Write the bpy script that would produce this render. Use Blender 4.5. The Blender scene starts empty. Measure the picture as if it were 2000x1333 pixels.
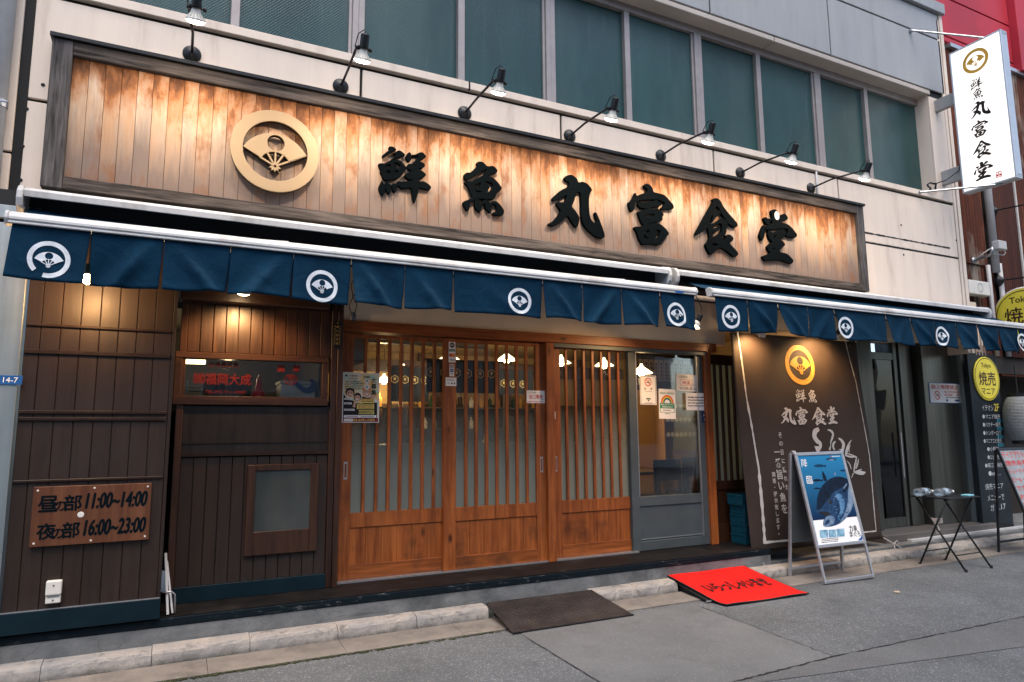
import bpy, bmesh, math, random
from mathutils import Vector, Matrix
random.seed(7)
SC = bpy.context.scene
COL = SC.collection
rad = math.radians

# ------------------------------------------------------------------ camera, sky, sun, exposure
CAM_H = 1.55
FOC, YAW, PITCH, ROLL = 1327.0, rad(-26.54), rad(7.63), rad(0.46)
def _rot():
    c, s = math.cos(ROLL), math.sin(ROLL); a = Matrix(((c, 0, s), (0, 1, 0), (-s, 0, c)))
    c, s = math.cos(PITCH), math.sin(PITCH); b = Matrix(((1, 0, 0), (0, c, -s), (0, s, c)))
    c, s = math.cos(YAW), math.sin(YAW); d = Matrix(((c, -s, 0), (s, c, 0), (0, 0, 1)))
    return d @ b @ a
ROT = _rot()
cam_data = bpy.data.cameras.new('camera')
cam_data.sensor_width = 36; cam_data.lens = FOC / 2000 * 36
cam_data.clip_start = 0.05; cam_data.clip_end = 600
cam = bpy.data.objects.new('camera', cam_data); COL.objects.link(cam)
m4 = Matrix.Identity(4)
for i in range(3):
    m4[i][0] = ROT[i][0]; m4[i][1] = ROT[i][2]; m4[i][2] = -ROT[i][1]
m4.translation = (0, 0, CAM_H)
cam.matrix_world = m4
SC.camera = cam

SUN_EL, SUN_AZ = rad(64), rad(192)          # direction the light comes from (azimuth from +Y clockwise)
world = bpy.data.worlds.new('World'); SC.world = world; world.use_nodes = True
wn = world.node_tree; bg = wn.nodes['Background']
sky = wn.nodes.new('ShaderNodeTexSky'); sky.sky_type = 'NISHITA'; sky.sun_disc = False
sky.sun_elevation = SUN_EL; sky.sun_rotation = SUN_AZ; sky.air_density = 1.0; sky.dust_density = 2.5; sky.ozone_density = 1.0
wn.links.new(sky.outputs[0], bg.inputs[0]); bg.inputs[1].default_value = 0.125
sun_d = bpy.data.lights.new('sun', 'SUN'); sun_d.energy = 0.9; sun_d.angle = rad(40); sun_d.color = (1, .93, .84)
sun = bpy.data.objects.new('sun', sun_d); COL.objects.link(sun)
sdir = Vector((math.sin(SUN_AZ) * math.cos(SUN_EL), math.cos(SUN_AZ) * math.cos(SUN_EL), math.sin(SUN_EL)))
sun.rotation_euler = sdir.to_track_quat('Z', 'Y').to_euler(); sun.location = sdir * 30
SC.view_settings.view_transform = 'Standard'; SC.view_settings.look = 'None'
SC.view_settings.exposure = 1.35; SC.view_settings.gamma = 1.0
SC.cycles.max_bounces = 8; SC.cycles.transparent_max_bounces = 24
SC.cycles.use_denoising = True
SC.cycles.sample_clamp_indirect = 4.0

# ------------------------------------------------------------------ measuring: a sight line of the photo -> metres on a real plane
def ray(px, py):
    return ROT @ Vector(((px - 1000) / FOC, 1, -(py - 666.5) / FOC))
def at_y(px, py, Y):
    d = ray(px, py); return Vector((d.x / d.y * Y, Y, CAM_H + d.z / d.y * Y))
def at_z(px, py, z):
    d = ray(px, py); k = (z - CAM_H) / d.z; return Vector((d.x * k, d.y * k, z))
def at_x(px, py, X):
    d = ray(px, py); k = X / d.x; return Vector((X, d.y * k, CAM_H + d.z * k))
def rect(x0, y0, x1, y1, Y):
    a, b = at_y(x0, y0, Y), at_y(x1, y1, Y)
    return min(a.x, b.x), max(a.x, b.x), min(a.z, b.z), max(a.z, b.z)

# ------------------------------------------------------------------ mesh helpers
class Fr:
    """a local frame: (a, b, c) -> o + a u + b v + c n"""
    def __init__(s, o, u=(1, 0, 0), v=(0, 0, 1)):
        s.o, s.u, s.v = Vector(o), Vector(u).normalized(), Vector(v).normalized(); s.n = s.u.cross(s.v)
    def __call__(s, a, b, c=0.0):
        return s.o + s.u * a + s.v * b + s.n * c
    def at(s, a, b, c=0.0):
        return Fr(s(a, b, c), s.u, s.v)

ORG = {}
class MB:
    def __init__(s): s.v, s.f, s.m = [], [], []
    def add(s, vs, fs, mi=0):
        k = len(s.v); s.v += [Vector(p) for p in vs]
        s.f += [tuple(k + i for i in f) for f in fs]; s.m += [mi] * len(fs); return s
    def hexa(s, p, mi=0):
        return s.add(p, [(0, 3, 2, 1), (4, 5, 6, 7), (0, 1, 5, 4), (1, 2, 6, 5), (2, 3, 7, 6), (3, 0, 4, 7)], mi)
    def box(s, x0, x1, y0, y1, z0, z1, mi=0):
        return s.hexa([(x0, y0, z0), (x1, y0, z0), (x1, y1, z0), (x0, y1, z0), (x0, y0, z1), (x1, y0, z1), (x1, y1, z1), (x0, y1, z1)], mi)
    def fbox(s, fr, a0, a1, b0, b1, c0, c1, mi=0):
        return s.hexa([fr(a0, b0, c0), fr(a1, b0, c0), fr(a1, b1, c0), fr(a0, b1, c0), fr(a0, b0, c1), fr(a1, b0, c1), fr(a1, b1, c1), fr(a0, b1, c1)], mi)
    def poly(s, pts, mi=0):
        return s.add(pts, [tuple(range(len(pts)))], mi)
    def prism(s, fr, pts, c0, c1, mi=0):
        n = len(pts); vs = [fr(a, b, c0) for a, b in pts] + [fr(a, b, c1) for a, b in pts]
        ar = sum(pts[i][0] * pts[(i + 1) % n][1] - pts[(i + 1) % n][0] * pts[i][1] for i in range(n))
        fs = [tuple(range(n - 1, -1, -1)), tuple(range(n, 2 * n))] + [(i, (i + 1) % n, n + (i + 1) % n, n + i) for i in range(n)]
        if ar < 0: fs = [tuple(reversed(f)) for f in fs]
        return s.add(vs, fs, mi)
    def tube(s, pts, r, seg=8, mi=0, caps=True):
        pts = [Vector(p) for p in pts]; k = len(s.v); n = len(pts)
        rs = r if isinstance(r, (list, tuple)) else [r] * n
        ref = None
        for i, p in enumerate(pts):
            d = (pts[min(i + 1, n - 1)] - pts[max(i - 1, 0)]).normalized()
            if ref is None:
                ref = Vector((0, 0, 1)) if abs(d.z) < .9 else Vector((1, 0, 0))
            a = (ref - d * ref.dot(d)).normalized(); b = d.cross(a); ref = a
            for j in range(seg):
                t = 2 * math.pi * j / seg
                s.v.append(p + (a * math.cos(t) + b * math.sin(t)) * rs[i])
        for i in range(n - 1):
            for j in range(seg):
                j2 = (j + 1) % seg
                s.f.append((k + i * seg + j, k + i * seg + j2, k + (i + 1) * seg + j2, k + (i + 1) * seg + j)); s.m.append(mi)
        if caps:
            s.f.append(tuple(k + j for j in reversed(range(seg)))); s.m.append(mi)
            s.f.append(tuple(k + (n - 1) * seg + j for j in range(seg))); s.m.append(mi)
        return s
    def bar(s, p, q, w, h, mi=0, up=(0, 0, 1)):
        p, q = Vector(p), Vector(q); d = (q - p).normalized(); up = Vector(up)
        a = d.cross(up).normalized() * w / 2; b = a.cross(d).normalized() * h / 2
        return s.hexa([p - a - b, p + a - b, q + a - b, q - a - b, p - a + b, p + a + b, q + a + b, q - a + b], mi)
    def lathe(s, o, axis, prof, seg=16, mi=0):
        """prof: (distance along axis, radius)"""
        o, d = Vector(o), Vector(axis).normalized()
        ref = Vector((0, 0, 1)) if abs(d.z) < .9 else Vector((1, 0, 0))
        a = (ref - d * ref.dot(d)).normalized(); b = d.cross(a); k = len(s.v)
        for h, r in prof:
            for j in range(seg):
                t = 2 * math.pi * j / seg; s.v.append(o + d * h + (a * math.cos(t) + b * math.sin(t)) * max(r, 1e-5))
        for i in range(len(prof) - 1):
            for j in range(seg):
                j2 = (j + 1) % seg
                s.f.append((k + i * seg + j, k + i * seg + j2, k + (i + 1) * seg + j2, k + (i + 1) * seg + j)); s.m.append(mi)
        s.f.append(tuple(k + j for j in reversed(range(seg)))); s.m.append(mi)
        s.f.append(tuple(k + (len(prof) - 1) * seg + j for j in range(seg))); s.m.append(mi)
        return s
    def put(s, flat, fr, sx=1.0, sz=None, c=0.0, mi=0):
        """flat = (verts, faces) in a local xy(z) system, laid into a frame"""
        sz = sx if sz is None else sz
        return s.add([fr(p[0] * sx, p[1] * sz, c + p[2]) for p in flat[0]], flat[1], mi)
    def build(s, name, mat, parent=None, bevel=0.0, smooth=False, origin=None, seg=1):
        me = bpy.data.meshes.new(name)
        if parent is not None: o = ORG[parent.name]
        elif origin is not None: o = Vector(origin)
        else:
            xs = [p.x for p in s.v]; ys = [p.y for p in s.v]; zs = [p.z for p in s.v]
            o = Vector(((min(xs) + max(xs)) / 2, (min(ys) + max(ys)) / 2, min(zs)))
        me.from_pydata([tuple(p - o) for p in s.v], [], s.f)
        for mm in (mat if isinstance(mat, (list, tuple)) else [mat]): me.materials.append(mm)
        me.polygons.foreach_set('material_index', s.m)
        if smooth: me.polygons.foreach_set('use_smooth', [True] * len(s.f))
        me.update()
        ob = bpy.data.objects.new(name, me); COL.objects.link(ob)
        ORG[ob.name] = o
        if parent is not None: ob.parent = parent
        else: ob.location = o
        if bevel > 0:
            bm = ob.modifiers.new('bevel', 'BEVEL'); bm.width = bevel; bm.segments = seg; bm.limit_method = 'ANGLE'; bm.angle_limit = rad(40)
        if smooth and bevel == 0:
            pass
        return ob

def thing(name, loc, label, cat, group=None):
    o = bpy.data.objects.new(name, None); COL.objects.link(o); o.location = loc; o.empty_display_size = .1
    ORG[o.name] = Vector(loc); o['label'] = label; o['category'] = cat
    if group: o['group'] = group
    return o
def tag(o, label, cat, group=None):
    o['label'] = label; o['category'] = cat
    if group: o['group'] = group
    return o
def structure(o): o['kind'] = 'structure'; return o
def copy_tree(o, parent=None):
    c = o.copy(); COL.objects.link(c); ORG[c.name] = ORG[o.name].copy()
    if parent is not None: c.parent = parent
    for ch in list(o.children): copy_tree(ch, c)
    return c

_txt = {}
def text(s, bold=0.0, shear=0.0):
    """outline text as a flat mesh, centred, one unit per em"""
    k = (s, bold, shear)
    if k in _txt: return _txt[k]
    c = bpy.data.curves.new('t', 'FONT'); c.body = s; c.size = 1; c.resolution_u = 3; c.offset = bold; c.shear = shear
    o = bpy.data.objects.new('t', c); me = o.to_mesh()
    vs = [tuple(v.co) for v in me.vertices]; fs = [tuple(p.vertices) for p in me.polygons]
    o.to_mesh_clear(); bpy.data.objects.remove(o); bpy.data.curves.remove(c)
    xs = [v[0] for v in vs]; ys = [v[1] for v in vs]; cx, cy = (min(xs) + max(xs)) / 2, (min(ys) + max(ys)) / 2
    vs = [(v[0] - cx, v[1] - cy, 0) for v in vs]
    _txt[k] = (vs, fs, max(xs) - min(xs), max(ys) - min(ys)); return _txt[k]
def write(mb, s, fr, a, b, h, c=.0015, mi=0, bold=0.0, width=None, shear=0.0):
    """h = glyph height; width squeezes the line to that width"""
    t = text(s, 0.0, shear); sz = h / max(t[3], 1e-4); sx = sz if width is None else width / t[2]
    if bold <= 0: mb.put(t, fr.at(a, b), sx, sz, c, mi); return
    d = bold * h * .9
    for i, (p, q) in enumerate(((-1, 0), (1, 0), (0, -1), (0, 1))): mb.put(t, fr.at(a + p * d, b + q * d), sx, sz, c + i * .00012, mi)
def column(mb, s, fr, a, b_top, h, pitch, c=.0015, mi=0, bold=0.0):
    for i, ch in enumerate(s):
        if ch == ' ': continue
        t = text(ch); k = h / .86; d = bold * h * .9
        for j, (p, q) in enumerate(((-1, 0), (1, 0), (0, -1), (0, 1)) if bold > 0 else ((0, 0),)): mb.put(t, fr.at(a + p * d, b_top - i * pitch - h / 2 + q * d), k, k, c + j * .00012, mi)
def marks(mb, fr, a0, a1, b, h, c=.0015, mi=0, rnd=None):
    """a line of print too small to read: short strokes"""
    r = rnd or random; a = a0
    while a < a1 - h * .3:
        w = h * r.uniform(.5, .95)
        mb.fbox(fr, a, min(a + w, a1), b - h * r.uniform(.2, .5), b + h * r.uniform(.2, .5), c - .0005, c, mi)
        a += w + h * r.uniform(.12, .35)

def outline(polys, extrude, bevel=0.0):
    """closed 2D outlines (holes by even-odd) -> solid mesh (verts, faces)"""
    c = bpy.data.curves.new('c', 'CURVE'); c.dimensions = '2D'; c.fill_mode = 'BOTH'; c.extrude = extrude; c.bevel_depth = bevel; c.bevel_resolution = 1
    for P in polys:
        sp = c.splines.new('POLY'); sp.points.add(len(P) - 1); sp.use_cyclic_u = True
        for i, p in enumerate(P): sp.points[i].co = (p[0], p[1], 0, 1)
    o = bpy.data.objects.new('c', c); me = o.to_mesh()
    r = ([tuple(v.co) for v in me.vertices], [tuple(p.vertices) for p in me.polygons])
    o.to_mesh_clear(); bpy.data.objects.remove(o); bpy.data.curves.remove(c)
    return r
def chaikin(P, k=.22):
    out = []
    for i in range(len(P)):
        a, b = P[i], P[(i + 1) % len(P)]
        out.append((a[0] + (b[0] - a[0]) * k, a[1] + (b[1] - a[1]) * k)); out.append((b[0] + (a[0] - b[0]) * k, b[1] + (a[1] - b[1]) * k))
    return out
def circle(r, n=48, cx=0, cy=0, rz=None):
    rz = r if rz is None else rz
    return [(cx + r * math.cos(2 * math.pi * i / n), cy + rz * math.sin(2 * math.pi * i / n)) for i in range(n)]

# ------------------------------------------------------------------ materials
class NT:
    def __init__(s, name):
        s.mat = bpy.data.materials.new(name); s.mat.use_nodes = True; s.t = s.mat.node_tree; s.p = s.t.nodes['Principled BSDF']
    def n(s, typ, **kw):
        nd = s.t.nodes.new('ShaderNode' + typ)
        for k, v in kw.items():
            if k.startswith('_'): setattr(nd, k[1:], v)
            else: s.set(nd, k, v)
        return nd
    def set(s, nd, k, v):
        i = nd.inputs[int(k[1:])] if (k[0] == 'i' and k[1:].isdigit()) else nd.inputs[k]
        if isinstance(v, bpy.types.NodeSocket): s.t.links.new(v, i)
        else: i.default_value = v
    def math(s, op, a, b=0.0, c=0.0, clamp=False):
        nd = s.t.nodes.new('ShaderNodeMath'); nd.operation = op; nd.use_clamp = clamp
        for i, v in enumerate((a, b, c)): s.set(nd, 'i%d' % i, v)
        return nd.outputs[0]
    def mix(s, f, a, b, blend='MIX'):
        nd = s.t.nodes.new('ShaderNodeMix'); nd.data_type = 'RGBA'; nd.blend_type = blend
        for k, v in ((0, f), (6, a), (7, b)):
            if isinstance(v, bpy.types.NodeSocket): s.t.links.new(v, nd.inputs[k])
            else: nd.inputs[k].default_value = v if k == 0 else (*v[:3], 1)
        return nd.outputs[2]
    def coord(s, scale=(1, 1, 1), rot=(0, 0, 0), loc=(0, 0, 0), src='Object'):
        c = s.t.nodes.new('ShaderNodeTexCoord'); m = s.t.nodes.new('ShaderNodeMapping')
        s.t.links.new(c.outputs[src], m.inputs[0]); m.inputs['Scale'].default_value = scale; m.inputs['Rotation'].default_value = rot; m.inputs['Location'].default_value = loc
        return m.outputs[0]
    def noise(s, scale, detail=4, rough=.55, vec=None, dist=0.0):
        nd = s.n('TexNoise', Scale=scale, Detail=detail, Roughness=rough, Distortion=dist)
        if vec is not None: s.t.links.new(vec, nd.inputs['Vector'])
        return nd.outputs['Fac']
    def ramp(s, f, a, b):
        return s.n('MapRange', Value=f, **{'From Min': a, 'From Max': b}).outputs[0]
    def bump(s, h, strength=.3, dist=.01):
        nd = s.n('Bump', Strength=strength, Distance=dist, Height=h); s.t.links.new(nd.outputs[0], s.p.inputs['Normal'])
    def xyz(s, src='Object'):
        c = s.t.nodes.new('ShaderNodeTexCoord'); x = s.t.nodes.new('ShaderNodeSeparateXYZ'); s.t.links.new(c.outputs[src], x.inputs[0]); return x.outputs
    def out(s, col=None, rough=None, metal=None, spec=None):
        for k, v in (('Base Color', col), ('Roughness', rough), ('Metallic', metal), ('Specular IOR Level', spec)):
            if v is None: continue
            if isinstance(v, bpy.types.NodeSocket): s.t.links.new(v, s.p.inputs[k])
            else: s.p.inputs[k].default_value = (*v, 1) if k == 'Base Color' else v
        return s.mat
def plain(name, col, rough=.5, metal=0.0, var=.12, scale=6.0, bump=0.0, bscale=60, dirt=None, spec=.28):
    m = NT(name); v = m.coord()
    f = m.noise(scale, 5, .6, v)
    c = m.mix(m.ramp(f, .3, .7), tuple(max(0, x * (1 - var)) for x in col), tuple(min(1, x * (1 + var)) for x in col))
    if dirt:
        d = m.noise(scale * .5, 6, .7, m.coord((1, 1, .35)))
        c = m.mix(m.math('MULTIPLY', m.ramp(d, .52, .75), dirt[3], clamp=True), c, dirt[:3])
    if bump: m.bump(m.noise(bscale, 3, .6, v), bump, .004)
    return m.out(c, m.ramp(f, -.6, 1.6) if rough is None else m.math('ADD', rough - .06, m.math('MULTIPLY', f, .12)), metal, spec)
def emit(name, col, strength):
    m = NT(name); m.p.inputs['Base Color'].default_value = (*col, 1)
    m.p.inputs['Emission Color'].default_value = (*col, 1); m.p.inputs['Emission Strength'].default_value = strength; m.p.inputs['Roughness'].default_value = .4
    return m.mat
def wood(name, dark, light, axis='z', rough=.55, fine=1.0, bump=.25, knots=True, spec=.35, blotch=None):
    m = NT(name); k = .07
    sc = {'x': (k, 1, 1), 'z': (1, 1, k), 'y': (1, k, 1)}[axis]
    v = m.coord(sc)
    g1 = m.noise(38 * fine, 5, .6, v, .4); g2 = m.noise(9 * fine, 4, .55, v, 1.2)
    f = m.math('ADD', m.math('MULTIPLY', g1, .55), m.math('MULTIPLY', g2, .45))
    c = m.mix(m.ramp(f, .36, .64), dark, light)
    if knots:
        vo = m.n('TexVoronoi', Scale=3.1 * fine, Vector=m.coord({'x': (.45, 1, 1), 'z': (1, 1, .45), 'y': (1, .45, 1)}[axis])).outputs['Distance']
        c = m.mix(m.ramp(vo, .085, .03), c, tuple(x * .28 for x in dark))
    if blotch:
        c = m.mix(m.math('MULTIPLY', m.ramp(m.noise(2.3, 4, .6, m.coord()), .5, .68), blotch[3]), c, blotch[:3])
    m.bump(f, bump, .004)
    return m.out(c, m.math('ADD', rough - .1, m.math('MULTIPLY', g1, .2)), 0, spec)

M = {}
def mat_navy():
    m = NT('navy_canvas'); v = m.coord(); f = m.noise(3, 5, .6, v); g = m.noise(9, 4, .6, m.coord((1, 1, .8)), 1.0); w = m.noise(600, 2, .5, v)
    c = m.mix(m.ramp(f, .3, .7), (.0009, .018, .041), (.0013, .027, .058)); c = m.mix(m.math('MULTIPLY', m.ramp(g, .58, .75), .30), c, (.004, .040, .078))
    m.bump(m.math('ADD', m.math('MULTIPLY', g, 1.0), m.math('MULTIPLY', w, .06)), .55, .02)
    return m.out(c, .85, 0, .12)
M['navy'] = mat_navy()
M['white_ink'] = plain('white_print', (.62, .66, .70), .6, 0, .12, 30)
M['awning_white'] = plain('white_painted_aluminium', (.47, .475, .48), .45, 0, .10, 4, dirt=(.17, .155, .13, .85))
M['cassette_dark'] = plain('black_awning_inside', (.012, .014, .018), .7)
M['black'] = plain('black_metal', (.012, .013, .015), .38, 0, .2)
M['black_letter'] = plain('black_painted_letter', (.0012, .0026, .0034), .6, 0, .2, 5, spec=.02)
M['gold'] = plain('matt_gold_paint', (.33, .235, .135), .5, .15, .05, 3)
M['bulb_body'] = plain('bulb_white_plastic', (.62, .60, .54), .4)
M['steel'] = plain('grey_steel', (.35, .36, .38), .35, .8, .1)
M['alu'] = plain('brushed_aluminium', (.55, .56, .58), .38, .85, .08, 30)
M['alu_grey'] = plain('grey_anodised_door_frame', (.082, .10, .108), .45, .25, .12, 5)
M['alu_light'] = plain('grey_window_frame', (.30, .27, .26), .4, .35, .1, 8)
M['paper'] = plain('white_paper', (.80, .79, .77), .65, 0, .03)
M['black_ink'] = plain('black_ink', (.012, .012, .014), .6)
M['red_ink'] = plain('red_ink', (.55, .03, .025), .55)
M['green_ink'] = plain('green_ink', (.02, .22, .12), .55)
M['blue_ink'] = plain('blue_ink', (.015, .09, .28), .5)
M['yellow_ink'] = plain('yellow_ink', (.75, .52, .06), .55)
M['orange_ink'] = plain('orange_ink', (.75, .22, .03), .55)
M['cyan_ink'] = plain('cyan_chalk', (.06, .42, .6), .6)
M['gold_ink'] = plain('gold_print', (.52, .33, .07), .6)
M['letter_grey'] = plain('off_white_print', (.46, .45, .44), .7, 0, .15, 40)
def mat_boards():
    m = NT('brown_painted_board'); o = m.xyz(); idx = m.math('FLOOR', m.math('DIVIDE', o[0], .113)); wnz = m.n('TexWhiteNoise', _noise_dimensions='1D', W=idx).outputs['Value']
    g = m.noise(30, 5, .6, m.coord((1, 1, .07)), .4); d = m.noise(2.2, 5, .7, m.coord()); sp = m.noise(5, 5, .7, m.coord())
    c = m.mix(m.ramp(g, .3, .7), (.0135, .0072, .0050), (.0250, .0142, .0098)); c = m.mix(m.math('MULTIPLY', wnz, .45), c, m.mix(1, c, (1.5, 1.35, 1.25), 'MULTIPLY'))
    c = m.mix(m.math('MULTIPLY', m.ramp(d, .52, .72), .35), c, (.026, .021, .019))
    low = m.math('SUBTRACT', m.math('MULTIPLY', sp, .9), m.math('MULTIPLY', o[2], .75))
    c = m.mix(m.math('MULTIPLY', m.ramp(low, .05, .42), .35), c, (.042, .038, .036))
    m.bump(g, .15, .004); return m.out(c, m.math('ADD', .38, m.math('MULTIPLY', d, .25)), 0, .4)
M['brown_board'] = mat_boards()
M['batten'] = plain('dark_brown_batten', (.022, .013, .010), .38, 0, .25, 12)
M['dark_wood'] = wood('dark_stained_wood', (.014, .0055, .003), (.050, .019, .008), 'z', .4, .8, .18, False, .5)
M['dark_wood_x'] = wood('dark_stained_rail', (.014, .0055, .003), (.050, .019, .008), 'x', .4, .8, .18, False, .5)
M['umber'] = wood('grained_umber_panel', (.0075, .0062, .0056), (.019, .0148, .0132), 'z', .5, .8, .2, False, .35)
M['teal_plinth'] = plain('dark_blue_grey_plinth', (.003, .013, .020), .55, 0, .2, 5, spec=.15)
CED = ((.15, .036, .008), (.36, .105, .023))
M['cedar_z'] = wood('cedar_upright', *CED, 'z', .42, 1, .2, True, .4, blotch=(.10, .022, .006, .6))
M['cedar_x'] = wood('cedar_rail', *CED, 'x', .42, 1, .2, True, .4, blotch=(.11, .026, .007, .5))
M['cedar_panel'] = wood('cedar_kick_boards', (.15, .036, .008), (.36, .105, .024), 'z', .5, .9, .25, True, .3, blotch=(.04, .016, .008, .85))
M['cedar_rail_dirty'] = wood('cedar_scuffed_rail', (.14, .036, .008), (.32, .095, .022), 'x', .5, 1, .15, True, .3, blotch=(.035, .016, .010, .8))
M['frame_x'] = wood('weathered_beam', (.005, .0045, .0045), (.115, .095, .083), 'x', .75, 1.3, .5, True, .15)
M['frame_z'] = wood('weathered_post', (.006, .006, .006), (.13, .12, .118), 'z', .75, 1.3, .5, True, .15)
M['hours_board'] = wood('varnished_hours_board', (.07, .023, .010), (.14, .053, .024), 'z', .4, .6, .1, True, .4)
M['letter_blue_black'] = plain('blue_black_paint', (.0022, .0060, .0085), .5, spec=.06)
M['plaster'] = plain('cream_plaster', (.74, .61, .46), .8, 0, .08, 3, .1, 90)
M['banner'] = plain('dark_brown_banner_cloth', (.034, .0235, .0185), .7, 0, .15, 2, .1, 600)
M['rubber'] = plain('black_rubber', (.015, .015, .016), .6)
M['checker'] = None
M['rope'] = plain('white_cord', (.5, .48, .45), .8)
M['teal_crate'] = plain('teal_plastic', (.005, .065, .10), .45, 0, .15, 8)
M['cable'] = plain('black_cable', (.01, .01, .011), .5)
M['pvc'] = plain('grey_pvc_pipe', (.42, .42, .42), .5, 0, .1, dirt=(.2, .18, .16, .4))
M['ivory'] = plain('ivory_plastic', (.66, .63, .57), .4, 0, .05)
M['red_paint'] = plain('red_metal_panel', (.40, .026, .042), .5, 0, .2, .9, dirt=(.20, .02, .03, .5))
M['granite'] = plain('dark_granite', (.11, .10, .095), .4, 0, .45, 120)
M['ochre'] = plain('ochre_wallpaper', (.36, .19, .045), .8, 0, .12, 1.2)
M['inside_wall'] = plain('tan_inside_wall', (.30, .20, .095), .8, 0, .15, 1.5)
M['hall'] = plain('dim_hall_wall', (.10, .115, .115), .5, 0, .2, 1)
M['inside_brown'] = wood('inside_brown_boards', (.035, .018, .009), (.075, .04, .02), 'z', .5, .6, .1, False)
M['inside_dark'] = plain('dark_inside', (.03, .022, .018), .7, 0, .3)
M['inside_floor'] = plain('dark_inside_floor', (.05, .04, .035), .5)
M['inside_metal'] = plain('kitchen_steel', (.40, .39, .37), .3, .8)
M['indigo'] = plain('indigo_cloth', (.008, .012, .025), .8)
M['cream_ink'] = plain('cream_print', (.60, .50, .28), .7)
M['yellow_sign'] = plain('yellow_sign_paint', (.72, .62, .06), .45, 0, .04)
M['blackboard'] = plain('blackboard', (.010, .016, .022), .55, 0, .4, 4)
M['chalk'] = plain('white_chalk', (.5, .53, .55), .85, 0, .3, 200)
M['red_glossy'] = plain('red_bottle_plastic', (.5, .015, .01), .25)
M['foam'] = plain('white_foam', (.7, .7, .68), .8)
M['lamp_shade'] = plain('pendant_enamel', (.75, .62, .42), .4)
WARM = (1.0, .70, .40)
M['bulb_lit'] = emit('lit_bulb_lens', (1, .86, .66), 14)
M['bulb_hot'] = emit('lit_bare_bulb', (1, .70, .38), 22)
M['shade_lit'] = emit('lit_pendant_shade', (1, .78, .46), 2.2)

def mat_cream(name, base, warm):
    m = NT(name)
    v = m.coord((1, 1, .12)); f = m.noise(5, 6, .65, v); g = m.noise(1.1, 3, .5, m.coord())
    c = m.mix(m.ramp(f, .35, .75), base, tuple(x * .86 for x in base))
    c = m.mix(m.math('MULTIPLY', m.ramp(f, .56, .76), .55), c, warm)
    e = m.noise(2.4, 6, .72, m.coord((1, 1, .22), loc=(7, 0, 3))); c = m.mix(m.math('MULTIPLY', m.ramp(e, .56, .74), .28), c, tuple(x * .66 for x in base))
    c = m.mix(m.ramp(g, .3, .8), c, m.mix(1, c, (.93, .95, .98), 'MULTIPLY'))
    m.bump(m.noise(2.2, 2, .5, m.coord()), .05, .02)
    return m.out(c, .42, 0, .4)
M['cream'] = mat_cream('cream_metal_cladding', (.76, .635, .52), (.38, .275, .19))
M['fascia'] = mat_cream('duller_lit_metal_cladding', (.32, .325, .325), (.22, .205, .19))  # same panels as the cream ones, their duller light put into the colour
M['joint'] = plain('black_sealant_joint', (.012, .013, .014), .7)
M['soffit'] = plain('painted_soffit', (.40, .36, .32), .6, 0, .1, 2)

def mat_pilaster():
    m = NT('worn_stainless_sheet'); v = m.coord((1, 1, .04)); f = m.noise(14, 5, .65, v)
    g = m.noise(1.6, 4, .6, m.coord((.3, 1, 1.6)))
    c = m.mix(m.ramp(f, .3, .7), (.30, .34, .355), (.42, .47, .49)); c = m.mix(m.ramp(g, .35, .7), c, (.30, .37, .38))
    m.bump(g, .25, .02)
    return m.out(c, m.ramp(f, -1.2, 2.4), .8)
M['pilaster'] = mat_pilaster()
def mat_dark_steel():
    m = NT('dark_stainless_sheet'); v = m.coord((1, 1, .03)); f = m.noise(20, 4, .6, v); g = m.noise(2.5, 3, .5, m.coord((1, 1, .5)))
    c = m.mix(m.ramp(f, .3, .7), (.10, .103, .095), (.17, .17, .155)); m.bump(g, .12, .02)
    return m.out(c, m.math('ADD', .24, m.math('MULTIPLY', g, .18)), .85)
M['dark_steel'] = mat_dark_steel()

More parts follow.
